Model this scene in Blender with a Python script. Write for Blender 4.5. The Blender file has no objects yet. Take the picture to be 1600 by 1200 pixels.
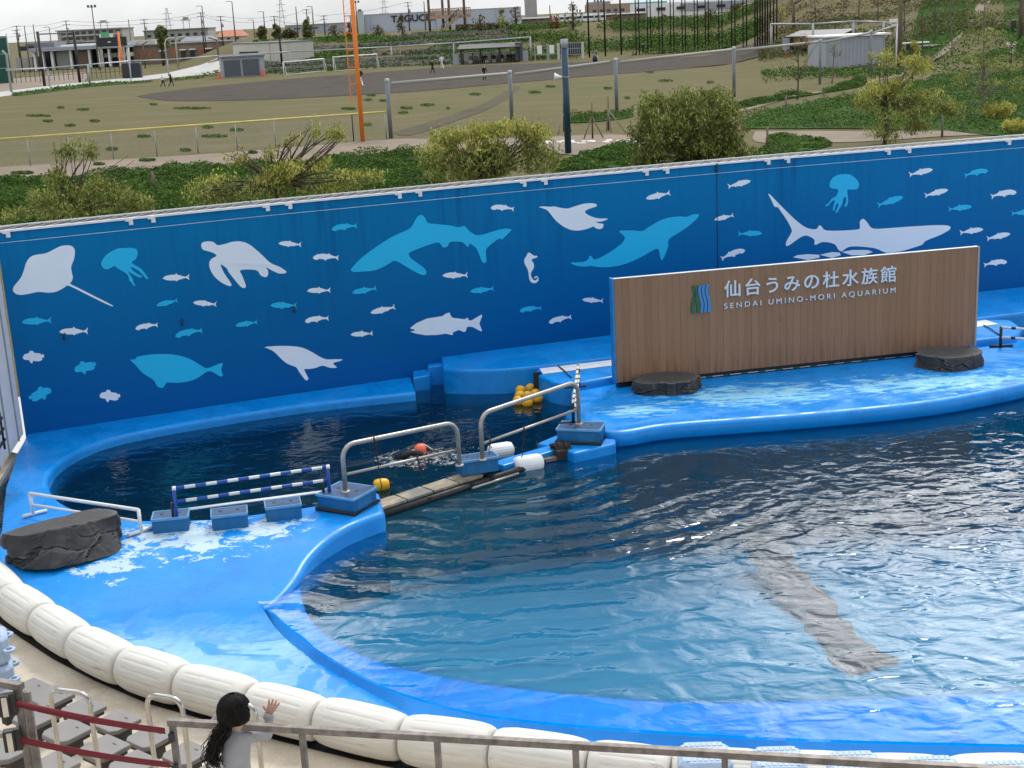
import bpy, bmesh, math, random
import numpy as np
from mathutils import Vector, Matrix, noise as mnoise
from mathutils.geometry import delaunay_2d_cdt
C = bpy.context.scene
COL = C.collection
rnd = random.Random(7)
# ---------------------------------------------------------------- camera
F, PITCH, ROLL, CAMZ = 2150.0, math.radians(15.0), math.radians(-2.9), 7.2
_f = Vector((0, math.cos(PITCH), -math.sin(PITCH))); _r0 = Vector((1, 0, 0)); _u0 = _r0.cross(_f)
_R = math.cos(ROLL)*_r0 + math.sin(ROLL)*_u0
_U = -math.sin(ROLL)*_r0 + math.cos(ROLL)*_u0
CAM = Vector((0, 0, CAMZ))
cd = bpy.data.cameras.new('camera'); cam = bpy.data.objects.new('camera', cd); COL.objects.link(cam)
cam.matrix_world = Matrix(((_R.x, _U.x, -_f.x, 0), (_R.y, _U.y, -_f.y, 0), (_R.z, _U.z, -_f.z, CAMZ), (0, 0, 0, 1)))
cd.sensor_width = 36; cd.lens = F*36/1600; cd.clip_start = 0.1; cd.clip_end = 6000
C.camera = cam
# ---------------------------------------------------------------- sky and sun
SUN_EL, SUN_AZ = math.radians(50), math.radians(22)     # azimuth from +Y towards +X
w = bpy.data.worlds.new('World'); C.world = w; w.use_nodes = True
nt = w.node_tree; nt.nodes.clear()
out = nt.nodes.new('ShaderNodeOutputWorld'); bg = nt.nodes.new('ShaderNodeBackground')
sky = nt.nodes.new('ShaderNodeTexSky'); sky.sky_type = 'NISHITA'; sky.sun_disc = False
sky.sun_elevation = SUN_EL; sky.sun_rotation = SUN_AZ; sky.dust_density = 3
tc = nt.nodes.new('ShaderNodeTexCoord'); mp = nt.nodes.new('ShaderNodeMapping'); mp.inputs['Scale'].default_value = (1, 1, 2.6)
nz = nt.nodes.new('ShaderNodeTexNoise'); nz.inputs['Scale'].default_value = 3.2; nz.inputs['Detail'].default_value = 6; nz.inputs['Roughness'].default_value = .55
rp = nt.nodes.new('ShaderNodeValToRGB')
rp.color_ramp.elements[0].position = .33; rp.color_ramp.elements[0].color = (7.0, 7.2, 7.4, 1)
rp.color_ramp.elements[1].position = .66; rp.color_ramp.elements[1].color = (11, 11.1, 11.2, 1)
mx = nt.nodes.new('ShaderNodeMixRGB'); mx.inputs[0].default_value = .93
L = nt.links
L.new(tc.outputs['Generated'], mp.inputs['Vector']); L.new(mp.outputs[0], nz.inputs['Vector']); L.new(nz.outputs[0], rp.inputs[0])
# overcast sky: thin bright cloud round the sun and a second bright bank to the left, darker cloud between, paler overhead
def wmap(sock, a, b, c, d):
    n = nt.nodes.new('ShaderNodeMapRange'); n.interpolation_type = 'SMOOTHSTEP'
    for i, x in ((1, a), (2, b), (3, c), (4, d)): n.inputs[i].default_value = x
    L.new(sock, n.inputs[0]); return n.outputs[0]
def wmath(op, a, b):
    n = nt.nodes.new('ShaderNodeMath'); n.operation = op
    for i, x in ((0, a), (1, b)):
        if isinstance(x, (int, float)): n.inputs[i].default_value = x
        else: L.new(x, n.inputs[i])
    return n.outputs[0]
def lobe(az, el, lo, amp):
    az, el = math.radians(az), math.radians(el)
    dp = nt.nodes.new('ShaderNodeVectorMath'); dp.operation = 'DOT_PRODUCT'; dp.inputs[1].default_value = (math.sin(az)*math.cos(el), math.cos(az)*math.cos(el), math.sin(el))
    L.new(tc.outputs['Generated'], dp.inputs[0]); return wmap(dp.outputs['Value'], lo, 1.0, 0, amp)
sz = nt.nodes.new('ShaderNodeSeparateXYZ'); L.new(tc.outputs['Generated'], sz.inputs[0])
lev = wmath('ADD', wmath('ADD', wmath('ADD', wmap(sz.outputs[2], .04, .14, .52, .95), wmap(sz.outputs[2], .24, .40, 0, -.65)), wmap(sz.outputs[2], .5, .85, 0, .66)), wmath('ADD', lobe(22, 21, .95, 2.7), lobe(-19, 25, .965, 2.5)))
gm_ = nt.nodes.new('ShaderNodeVectorMath'); gm_.operation = 'SCALE'; L.new(rp.outputs[0], gm_.inputs[0]); L.new(lev, gm_.inputs['Scale'])
L.new(sky.outputs[0], mx.inputs[1]); L.new(gm_.outputs[0], mx.inputs[2]); L.new(mx.outputs[0], bg.inputs[0])
bg.inputs[1].default_value = 0.1; L.new(bg.outputs[0], out.inputs[0])
sd = bpy.data.lights.new('sun', 'SUN'); sd.energy = 1.1; sd.angle = math.radians(12); sd.color = (1, .96, .9)
so = bpy.data.objects.new('sun', sd); COL.objects.link(so)
so.rotation_euler = (Vector((math.sin(SUN_AZ)*math.cos(SUN_EL), math.cos(SUN_AZ)*math.cos(SUN_EL), math.sin(SUN_EL)))).to_track_quat('Z', 'Y').to_euler()
C.view_settings.view_transform = 'Standard'; C.view_settings.look = 'None'; C.view_settings.gamma = 1
C.view_settings.exposure = 0.9
C.cycles.max_bounces = 6; C.cycles.transparent_max_bounces = 12
# ---------------------------------------------------------------- helpers
GZ = 0.4          # level of the sports ground beyond the wall
WZ = -0.30        # water level
def ray(px, py): return ((px-800)/F)*_R - ((py-600)/F)*_U + _f
def G(px, py, z=0.0):
    d = ray(px, py); return CAM + d*((z-CAMZ)/d.z)
def AT(px, py, Y):                       # point at world distance Y
    d = ray(px, py); return CAM + d*(Y/d.y)
def ppm(p):                              # photo pixels per metre at a point
    return F/((Vector(p)-CAM).dot(_f))
def PX(p):
    d = Vector(p)-CAM; z = d.dot(_f); return (800+F*d.dot(_R)/z, 600-F*d.dot(_U)/z)
class MB:
    def __init__(s): s.v = []; s.f = []; s.sm = []
    def add(s, vs, fs, smooth=False):
        o = len(s.v); s.v += [tuple(v) for v in vs]; s.f += [tuple(i+o for i in f) for f in fs]; s.sm += [smooth]*len(fs); return s
    def box(s, c, size, rz=0, M=None):
        x, y, z = size[0]/2, size[1]/2, size[2]/2
        vs = [Vector((a*x, b*y, d*z)) for d in (-1, 1) for b in (-1, 1) for a in (-1, 1)]
        m = M if M else Matrix.Rotation(rz, 3, 'Z')
        vs = [m @ v + Vector(c) for v in vs]
        return s.add(vs, [(0, 2, 3, 1), (4, 5, 7, 6), (0, 1, 5, 4), (2, 6, 7, 3), (0, 4, 6, 2), (1, 3, 7, 5)])
    def bar(s, a, b, w, h):              # box bar between two points
        a = Vector(a); b = Vector(b); d = b-a; l = d.length; d.normalize()
        up = Vector((0, 0, 1)) if abs(d.z) < .95 else Vector((0, 1, 0))
        sx = d.cross(up).normalized(); sz = sx.cross(d)
        return s.box((a+b)/2, (l, w, h), M=Matrix((d, sx, sz)).transposed())
    def tube(s, pts, r, n=8, cap=True):
        pts = [Vector(p) for p in pts]; rr = r if isinstance(r, (list, tuple)) else [r]*len(pts)
        rings = []; ref = None
        for i, p in enumerate(pts):
            d = (pts[min(i+1, len(pts)-1)]-pts[max(i-1, 0)])
            d = d.normalized() if d.length > 1e-9 else Vector((0, 0, 1))
            if ref is None: ref = Vector((1, 0, 0)) if abs(d.x) < .8 else Vector((0, 1, 0))
            a = (ref - d*ref.dot(d)).normalized(); b = d.cross(a); ref = a
            rings.append([p + (a*math.cos(2*math.pi*k/n)+b*math.sin(2*math.pi*k/n))*rr[i] for k in range(n)])
        vs = [v for ring in rings for v in ring]; fs = []
        for i in range(len(pts)-1):
            for k in range(n): fs.append((i*n+k, i*n+(k+1) % n, (i+1)*n+(k+1) % n, (i+1)*n+k))
        s.add(vs, fs, True)
        if cap:
            o = len(s.v)-len(vs)
            s.f += [tuple(o+k for k in reversed(range(n))), tuple(o+(len(pts)-1)*n+k for k in range(n))]; s.sm += [False, False]
        return s
    def lathe(s, prof, M=None, n=24):    # profile (r, z) about local Z
        M = M or Matrix.Identity(4); vs = []; fs = []
        for r, z in prof:
            for k in range(n): vs.append(M @ Vector((r*math.cos(2*math.pi*k/n), r*math.sin(2*math.pi*k/n), z)))
        for i in range(len(prof)-1):
            for k in range(n): fs.append((i*n+k, i*n+(k+1) % n, (i+1)*n+(k+1) % n, (i+1)*n+k))
        return s.add(vs, fs, True)
    def prism(s, poly, z0, z1, bottom=True):   # poly in XY, counter-clockwise or not
        a = sum(poly[i][0]*poly[(i+1) % len(poly)][1]-poly[(i+1) % len(poly)][0]*poly[i][1] for i in range(len(poly)))
        if a < 0: poly = poly[::-1]
        n = len(poly); vs = [(p[0], p[1], z0) for p in poly]+[(p[0], p[1], z1) for p in poly]
        fs = [(i, (i+1) % n, n+(i+1) % n, n+i) for i in range(n)]+[tuple(range(n, 2*n))]
        if bottom: fs.append(tuple(reversed(range(n))))
        return s.add(vs, fs)
    def build(s, name, m, parent=None, bevel=0, seg=2):
        me = bpy.data.meshes.new(name); me.from_pydata(s.v, [], s.f); me.polygons.foreach_set('use_smooth', s.sm); me.update()
        if m: me.materials.append(m)
        o = bpy.data.objects.new(name, me); COL.objects.link(o)
        if parent: o.parent = parent
        if bevel:
            b = o.modifiers.new('bevel', 'BEVEL'); b.width = bevel; b.segments = seg; b.limit_method = 'ANGLE'; b.angle_limit = math.radians(40)
        return o
def tag(o, label, cat, group=None, kind=None):
    o['label'] = label; o['category'] = cat
    if group: o['group'] = group
    if kind: o['kind'] = kind
    return o
def thing(name, label, cat, loc=(0, 0, 0), rz=0, group=None):
    o = bpy.data.objects.new(name, None); COL.objects.link(o); o.location = loc; o.rotation_euler = (0, 0, rz); o.empty_display_size = .2
    return tag(o, label, cat, group)
def struct(o, kind='structure'): o['kind'] = kind; return o
def dup(root, loc, rz=0, label=None, scale=None):
    def cp(o, par):
        c = o.copy(); COL.objects.link(c)
        if par: c.parent = par
        for ch in [x for x in COL.objects if x.parent == o]: cp(ch, c)
        return c
    r = cp(root, None); r.location = loc; r.rotation_euler = (0, 0, rz)
    if label: r['label'] = label
    if scale: r.scale = scale
    return r
ORD = ['first', 'second', 'third', 'fourth', 'fifth', 'sixth', 'seventh', 'eighth', 'ninth', 'tenth', 'eleventh', 'twelfth', 'thirteenth', 'fourteenth', 'fifteenth', 'sixteenth', 'seventeenth', 'eighteenth', 'nineteenth', 'twentieth']
# ---------------------------------------------------------------- materials
class NT:
    def __init__(s, name):
        s.m = bpy.data.materials.new(name); s.m.use_nodes = True; s.t = s.m.node_tree; s.b = s.t.nodes['Principled BSDF']; s._tc = None
    def n(s, typ, **kw):
        o = s.t.nodes.new('ShaderNode'+typ)
        for k, v in kw.items():
            if k.startswith('_'): setattr(o, k[1:], v)
            else: o.inputs[int(k[1:]) if k[0] == 'i' and k[1:].isdigit() else k.replace('__', ' ')].default_value = v
        return o
    def l(s, a, b): s.t.links.new(a, b); return s
    def tc(s, which='Object'):
        if not s._tc: s._tc = s.n('TexCoord')
        return s._tc.outputs[which]
    def map(s, scale=(1, 1, 1), rot=(0, 0, 0), loc=(0, 0, 0), vec=None):
        m = s.n('Mapping'); m.inputs['Scale'].default_value = scale; m.inputs['Rotation'].default_value = rot; m.inputs['Location'].default_value = loc
        s.l(vec or s.tc(), m.inputs['Vector']); return m.outputs[0]
    def noise(s, scale, detail=4, rough=.55, vec=None, dist=0):
        o = s.n('TexNoise', Scale=scale, Detail=detail, Roughness=rough, Distortion=dist); s.l(vec or s.tc(), o.inputs['Vector']); return o.outputs[0]
    def ramp(s, val, stops):
        r = s.n('ValToRGB'); cr = r.color_ramp
        while len(cr.elements) < len(stops): cr.elements.new(.5)
        for e, (p, c) in zip(cr.elements, stops):
            e.position = p; e.color = (c, c, c, 1) if isinstance(c, (int, float)) else (*c, 1)
        s.l(val, r.inputs[0]); return r.outputs[0]
    def mix(s, fac, a, b, typ='MIX'):
        m = s.n('MixRGB', _blend_type=typ)
        for i, x in ((0, fac), (1, a), (2, b)):
            if isinstance(x, (int, float)): m.inputs[i].default_value = x if i == 0 else (x, x, x, 1)
            elif isinstance(x, tuple): m.inputs[i].default_value = (*x, 1)
            else: s.l(x, m.inputs[i])
        return m.outputs[0]
    def math(s, op, a, b=0.0, clamp=False):
        m = s.n('Math', _operation=op, _use_clamp=clamp)
        for i, x in ((0, a), (1, b)):
            if isinstance(x, (int, float)): m.inputs[i].default_value = x
            else: s.l(x, m.inputs[i])
        return m.outputs[0]
    def set(s, **kw):
        for k, v in kw.items():
            k = k.replace('_', ' ')
            if isinstance(v, (int, float)): s.b.inputs[k].default_value = v
            elif isinstance(v, tuple): s.b.inputs[k].default_value = (*v, 1)
            else: s.l(v, s.b.inputs[k])
        return s
    def bump(s, h, strength=.3, dist=.02):
        b = s.n('Bump', Strength=strength, Distance=dist); s.l(h, b.inputs['Height']); s.l(b.outputs[0], s.b.inputs['Normal']); return s
def simple(name, col, rough=.6, var=.25, scale=4, bump=0, metal=0, spec=.5, bscale=None, isl=0):
    t = NT(name); n = t.noise(scale, 5)
    lo = tuple(c*(1-var) for c in col); hi = tuple(min(1, c*(1+var)) for c in col)
    c = t.ramp(n, [(.3, lo), (.7, hi)])
    if isl:
        g = t.n('NewGeometry'); c = t.mix(1.0, c, t.ramp(g.outputs['Random Per Island'], [(0, 1-isl), (1, 1+isl)]), 'MULTIPLY')
    t.set(Base_Color=c, Roughness=rough, Metallic=metal); t.b.inputs['Specular IOR Level'].default_value = spec
    if bump: t.bump(t.noise(bscale or scale*6, 5), bump, .02)
    return t.m
M = {}
M['white_paint'] = simple('white_paint', (.74, .76, .78), .45, .06, 3)
M['grey_metal'] = simple('grey_metal', (.33, .36, .38), .45, .12, 3, metal=.3)
M['steel'] = simple('steel', (.52, .50, .46), .38, .2, 6, bump=.05, metal=.85)
M['galv'] = simple('galv', (.19, .17, .155), .55, .4, 14, bump=.08, metal=.4)
M['chrome'] = simple('chrome', (.42, .41, .39), .16, .06, 8, metal=1)
M['black'] = simple('black', (.012, .012, .014), .5, .2, 5)
M['dark_iron'] = simple('dark_iron', (.012, .014, .016), .5, .2, 3)
M['orange'] = simple('orange', (.75, .2, .02), .5, .12, 1)
M['yellow'] = simple('yellow', (.75, .40, .006), .4, .15, 6)
M['faded_yellow'] = simple('faded_yellow', (.62, .36, .05), .55, .25, 8)
M['rail_yellow'] = simple('rail_yellow', (.62, .52, .14), .6, .15, 2)
M['red_belt'] = simple('red_belt', (.15, .004, .014), .7, .12, 9)
M['teal_pole'] = simple('teal_pole', (.008, .045, .085), .45, .15, 1)
M['brown_wood'] = simple('brown_wood', (.10, .07, .045), .75, .3, 2)
M['tan_wood'] = simple('tan_wood', (.34, .24, .16), .75, .2, 1)
M['bark'] = simple('bark', (.07, .055, .045), .9, .4, 6)
M['bark_pale'] = simple('bark_pale', (.16, .13, .105), .9, .3, 6)
M['crate'] = simple('crate', (.008, .135, .33), .42, .12, 6)
M['crate_lid'] = simple('crate_lid', (.035, .085, .19), .35, .3, 5)
M['fender_white'] = simple('fender_white', (.72, .74, .76), .45, .06, 5)
M['float_blue'] = simple('float_blue', (.33, .44, .60), .5, .1, 4)
M['red_cap'] = simple('red_cap', (.80, .16, .08), .35, .05, 4)
M['wetsuit'] = simple('wetsuit', (.012, .014, .017), .3, .2, 6)
M['skin'] = simple('skin', (.50, .30, .22), .55, .06, 20)
M['white_cloth'] = simple('white_cloth', (.7, .71, .75), .9, .05, 5)
M['dark_cloth'] = simple('dark_cloth', (.015, .016, .02), .9, .2, 5)
M['grey_cloth'] = simple('grey_cloth', (.16, .17, .19), .9, .2, 5)
M['asphalt'] = simple('asphalt', (.10, .10, .10), .9, .15, 2)
M['green_net'] = simple('green_net', (.01, .075, .055), .8, .25, .5)
M['gabion'] = simple('gabion', (.17, .17, .16), .9, .8, 2.2, bump=.6, bscale=3)
M['container'] = simple('container', (.30, .33, .38), .5, .06, .6)
M['slate'] = simple('slate', (.075, .09, .115), .5, .08, 1)
M['cream'] = simple('cream', (.50, .49, .44), .8, .06, .4)
M['pale_block'] = simple('pale_block', (.31, .31, .30), .85, .12, .3)
M['brown_block'] = simple('brown_block', (.20, .15, .115), .85, .15, .2)
M['orange_tile'] = simple('orange_tile', (.40, .15, .08), .8, .15, 1)
M['grey_roof'] = simple('grey_roof', (.16, .18, .21), .7, .15, .5)
M['bluegrey_wall'] = simple('bluegrey_wall', (.40, .44, .52), .7, .05, .2)
M['navy'] = simple('navy', (.02, .025, .045), .6, .05, 1)
M['glass_dark'] = simple('glass_dark', (.03, .035, .045), .15, .2, 1)
M['pale_green'] = simple('pale_green', (.10, .42, .20), .7, .1, 1)
M['scoreboard'] = simple('scoreboard', (.012, .02, .028), .5, .2, 1)
M['traffic_red'] = simple('traffic_red', (.62, .06, .03), .6, .1, 1)
M['rope_dark'] = simple('rope_dark', (.03, .028, .025), .95, .5, 40, bump=.4)
M['gutter'] = simple('gutter', (.075, .075, .075), .7, .6, 5, bump=.4)
M['pylon'] = simple('pylon', (.42, .47, .50), .6, .05, 1)
M['rock_white'] = simple('rock_white', (.70, .70, .68), .9, .15, 6)
M['path_white'] = simple('path_white', (.36, .36, .35), .9, .12, .4)
M['clay'] = simple('clay', (.17, .13, .095), .95, .2, .35)
M['stem_red'] = simple('stem_red', (.30, .12, .06), .8, .3, 3, isl=.3)
def plank():
    t = NT('sign_wood'); v = t.tc()
    s = t.n('SeparateXYZ'); t.l(v, s.inputs[0])
    q = t.math('FLOOR', t.math('DIVIDE', s.outputs[0], .1485)); wn = t.n('TexWhiteNoise', _noise_dimensions='1D'); t.l(q, wn.inputs['W'])
    base = t.ramp(wn.outputs[0], [(0, (.255, .140, .078)), (.5, (.275, .153, .086)), (1, (.295, .165, .094))])
    g = t.noise(3.0, 6, .6, t.map((9, 1, .7)))
    c = t.mix(1, base, t.ramp(g, [(.25, .88), (.75, 1.08)]), 'MULTIPLY')
    spots = t.noise(7, 3, .6, t.map((1.6, 1, .7))); c = t.mix(t.ramp(spots, [(.70, 0), (.76, 1)]), c, (.06, .035, .022))
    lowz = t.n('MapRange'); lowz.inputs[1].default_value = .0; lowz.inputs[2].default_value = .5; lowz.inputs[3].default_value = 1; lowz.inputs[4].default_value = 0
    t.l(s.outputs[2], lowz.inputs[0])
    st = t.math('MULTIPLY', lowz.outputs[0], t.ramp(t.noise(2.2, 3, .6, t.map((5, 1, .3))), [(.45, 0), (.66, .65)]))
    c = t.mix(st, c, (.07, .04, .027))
    t.set(Base_Color=c, Roughness=.75).bump(g, .25, .01); return t.m
M['sign_wood'] = plank()
def wallm():
    t = NT('mural_paint'); n = t.noise(.5, 4)
    c = t.ramp(n, [(.3, (.0006, .165, .395)), (.7, (.0007, .18, .42))])
    s = t.n('SeparateXYZ'); t.l(t.tc(), s.inputs[0])
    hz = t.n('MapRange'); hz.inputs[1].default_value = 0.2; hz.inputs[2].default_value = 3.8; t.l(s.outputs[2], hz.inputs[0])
    # lighter top is the fall of light put into the paint colour; rain streaks run down from the coping
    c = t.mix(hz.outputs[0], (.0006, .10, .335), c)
    cl = t.noise(.55, 3, .5, t.map((1, 1, .02)))
    st = t.noise(7.5, 4, .65, t.map((1, 1, .045)))
    top = t.math('POWER', hz.outputs[0], 1.6)
    k = t.math('MULTIPLY', t.math('MULTIPLY', t.ramp(st, [(.46, 0), (.66, 1)]), t.ramp(cl, [(.42, .1), (.6, 1)])), top)
    c = t.mix(t.math('MULTIPLY', k, .65), c, (.0015, .06, .20))
    st2 = t.noise(11, 3, .6, t.map((1, 1, .05), loc=(4, 2, 0))); k2 = t.math('MULTIPLY', t.ramp(st2, [(.56, 0), (.7, .4)]), t.math('MULTIPLY', top, t.ramp(cl, [(.42, 0), (.6, 1)])))
    c = t.mix(k2, c, (.012, .19, .46))
    t.set(Base_Color=c, Roughness=t.ramp(n, [(.3, .42), (.7, .55)])).bump(t.noise(1.2, 4), .12, .05)
    t.b.inputs['Specular IOR Level'].default_value = .1; return t.m
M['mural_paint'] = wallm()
def pale(name, col):
    t = NT(name); c = t.mix(t.ramp(t.noise(1.1, 5, .6), [(.4, 0), (.75, .22)]), col, tuple(x*.8 for x in col))
    t.set(Base_Color=c, Roughness=.55); return t.m
M['mural_white'] = pale('mural_white', (.72, .82, .92)); M['mural_cyan'] = pale('mural_cyan', (.001, .47, .82))
WEAR = []   # (centre, radii, rotation) of the worn places, filled below before deckm() runs
def deckm(name='deck_blue', wear=(), wet=.5, streak=False, film=True):
    t = NT(name); v = t.tc(); geo = t.n('NewGeometry'); pos = geo.outputs['Position']
    n1 = t.noise(.7, 5, .6, pos); n2 = t.noise(3.5, 5, .6, pos)
    c = t.ramp(n1, [(.3, (.0005, .215, .66)), (.7, (.0006, .25, .74))])
    c = t.mix(t.ramp(t.noise(1.6, 4, .6, pos, 1.2), [(.55, 0), (.60, .5)]), c, (.003, .27, .78))
    c = t.mix(t.ramp(n2, [(.66, 0), (.8, .3)]), c, (.05, .22, .45))
    c = t.mix(t.ramp(t.noise(2.6, 8, .72, t.map((1, .5, 1), (0, 0, .5), vec=pos)), [(.5, 0), (.68, .35)]), c, (.002, .10, .40))
    worn = None
    for (cx, cy, rx, ry, rz) in wear:
        m = t.map((1/rx, 1/ry, 0), (0, 0, 0), (-cx/rx, -cy/ry, 0), pos)
        ln = t.n('VectorMath', _operation='LENGTH'); t.l(m, ln.inputs[0])
        mk = t.ramp(ln.outputs['Value'], [(.2, 1), (1.0, 0)])
        worn = mk if worn is None else t.mix(1, worn, mk, 'LIGHTEN')
    if worn is not None:
        if streak:
            ns = t.math('ADD', t.math('MULTIPLY', t.noise(2.2, 9, .72, t.map((1, 2.6, 1), (0, 0, .12), (0, 0, 0), pos), .6), .7), t.math('MULTIPLY', t.noise(9, 4, .7, t.map((.35, 1.6, 1), (0, 0, -.3), (0, 0, 0), pos)), .3))
            k = t.math('MULTIPLY', t.ramp(t.math('ADD', ns, t.math('MULTIPLY', worn, .16)), [(.575, 0), (.66, 1)]), t.ramp(worn, [(0, 0), (.12, 1)]))
            c = t.mix(t.math('MULTIPLY', k, .85), c, (.30, .66, .84))
        else:
            ns = t.math('ADD', t.math('MULTIPLY', t.noise(3.2, 10, .74, t.map((1, 1.5, 1), (0, 0, .2), (0, 0, 0), pos), .5), .72), t.math('MULTIPLY', t.noise(10, 6, .7, t.map((.7, 1.6, 1), (0, 0, .3), vec=pos), .6), .28))
            k = t.math('MULTIPLY', t.ramp(t.math('ADD', ns, t.math('MULTIPLY', worn, .15)), [(.595, 0), (.612, 1)]), t.ramp(worn, [(0, 0), (.1, 1)]))
            c = t.mix(t.math('MULTIPLY', k, .88), c, (.50, .63, .69))
    sp = t.n('SeparateXYZ'); t.l(pos, sp.inputs[0])
    c = t.mix(t.ramp(t.math('MULTIPLY', sp.outputs[2], -1.0), [(.46, 0), (.62, 1)]), c, (.001, .03, .085))      # basin walls darkened below the water line: depth dimming put into the colour
    low = t.math('MULTIPLY', t.ramp(t.math('MULTIPLY', sp.outputs[2], -1.0), [(.22, 0), (.33, 1)]), t.ramp(t.noise(.75, 7, .62, t.map((1, 1.6, 1), (0, 0, .4), (3, 1, 0), pos), 1.1), [(.42, .2), (.47, 1)]))
    wetn = t.ramp(t.noise(.9, 6, .6, pos, .8), [(.44, 0), (.56, 1)])
    wf = t.math('MAXIMUM', t.math('MULTIPLY', wetn, wet), low) if film else t.math('MULTIPLY', wetn, wet)
    t.set(Base_Color=c, Roughness=t.ramp(wf, [(0, .5), (1, .07)]))
    fine = t.math('ADD', t.math('MULTIPLY', t.noise(5, 4, .6, pos), .012), t.math('MULTIPLY', t.noise(.8, 3, .5, pos, 1), .03))
    dry = t.math('MULTIPLY', t.noise(60, 3, .6, pos), t.ramp(wf, [(0, .004), (1, 0)]))
    t.bump(t.math('ADD', fine, dry), 1.0, 1.0 if False else .35)
    t.b.inputs['IOR'].default_value = 1.42
    return t.m
def water_mat(deep=True):
    t = NT('pool_water' if deep else 'film_water'); t.t.nodes.remove(t.b); pos = t.tc()
    o = [n for n in t.t.nodes if n.type == 'OUTPUT_MATERIAL'][0]
    def v3(p): return (p.x, p.y, 0)
    def gauss(p, r, soft=.3):
        m = t.map((1/r, 1/r, 0), (0, 0, 0), (-p.x/r, -p.y/r, 0)); ln = t.n('VectorMath', _operation='LENGTH'); t.l(m, ln.inputs[0])
        return t.ramp(ln.outputs['Value'], [(soft, 1), (1.0, 0)]), ln.outputs['Value']
    p0 = G(770, 690, WZ)
    m0, d0 = gauss(p0, 1.0)
    warp = t.math('MULTIPLY', t.noise(.55, 3, .5), 1.05)
    ph = t.math('MULTIPLY', t.math('ADD', d0, warp), 2*math.pi/.62)
    rings = t.math('SINE', ph)
    ph2 = t.math('MULTIPLY', t.math('ADD', d0, t.math('MULTIPLY', t.noise(1.1, 2, .5), .7)), 2*math.pi/.27)
    rings2 = t.math('SINE', ph2)
    gl, _ = gauss(G(800, 860, WZ), 6.5, .35)
    patch = t.ramp(t.noise(.45, 3, .5), [(.4, .25), (.62, 1)])
    ringh = t.math('MULTIPLY', t.math('MULTIPLY', t.math('ADD', t.math('MULTIPLY', rings, .0185), t.math('MULTIPLY', rings2, .0045)), patch), t.math('MULTIPLY', gl, 1.0))
    chop = t.math('ADD', t.math('MULTIPLY', t.noise(1.9, 2, .4, t.map((1, 1.3, 1)), .7), .050), t.math('MULTIPLY', t.noise(4.2, 3, .5, t.map((.8, 1.3, 1), loc=(5, 3, 0)), .8), .012))
    gr, _ = gauss(G(1560, 850, WZ), 6.0, .4)
    amt = t.math('ADD', t.math('MULTIPLY', gr, 1.0), .48)
    h = t.math('ADD', ringh, t.math('MULTIPLY', chop, amt))
    grr, _ = gauss(G(330, 720, WZ), 6.5, .5); amt = t.math('ADD', amt, t.math('MULTIPLY', grr, .55)); h = t.math('ADD', ringh, t.math('MULTIPLY', chop, amt))
    calm = t.ramp(t.noise(.35, 2, .5, t.map(loc=(9, 2, 0))), [(.35, .45), (.6, 1)])
    h = t.math('MULTIPLY', h, calm)
    b = t.n('Bump', Strength=1.0, Distance=1.0); t.l(h, b.inputs['Height'])
    fr = t.n('Fresnel', IOR=1.33); t.l(b.outputs[0], fr.inputs['Normal'])
    tr = t.n('BsdfTransparent'); tr.inputs[0].default_value = (.97, .99, 1, 1)
    # suspended matter: the show pool is teal, the rear holding pool dark green
    sp_ = t.n('SeparateXYZ'); t.l(pos, sp_.inputs[0])
    a_ = G(590, 800, WZ); b_ = G(880, 705, WZ); nx, ny = -(b_.y-a_.y), (b_.x-a_.x); ln_ = math.hypot(nx, ny); nx /= ln_; ny /= ln_
    sd = t.math('ADD', t.math('MULTIPLY', t.math('SUBTRACT', sp_.outputs[0], a_.x), nx), t.math('MULTIPLY', t.math('SUBTRACT', sp_.outputs[1], a_.y), ny))
    rear = t.ramp(t.math('ADD', t.math('MULTIPLY', sd, .5), .5), [(.45, 0), (.56, 1)])
    df = t.n('BsdfDiffuse'); t.l(t.mix(rear, (.001, .085, .17), (.001, .022, .034)), df.inputs[0])
    body = t.n('MixShader'); body.inputs[0].default_value = .26 if deep else 0.0; t.l(tr.outputs[0], body.inputs[1]); t.l(df.outputs[0], body.inputs[2])
    gs = t.n('BsdfGlossy', Roughness=.015); gs.inputs[0].default_value = (1, 1, 1, 1); t.l(b.outputs[0], gs.inputs['Normal'])
    va = t.n('VolumeAbsorption', Density=.22); va.inputs[0].default_value = (.10, .70, .82, 1); deep and t.l(va.outputs[0], o.inputs['Volume'])
    ms = t.n('MixShader'); t.l(t.math('MULTIPLY', fr.outputs[0], 1.0, True), ms.inputs[0]); t.l(body.outputs[0], ms.inputs[1]); t.l(gs.outputs[0], ms.inputs[2])
    t.l(ms.outputs[0], o.inputs['Surface']); return t.m
def floor_mat(name, a, b):
    t = NT(name); t.set(Base_Color=t.ramp(t.noise(.5, 4), [(.3, a), (.7, b)]), Roughness=.8); return t.m
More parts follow.
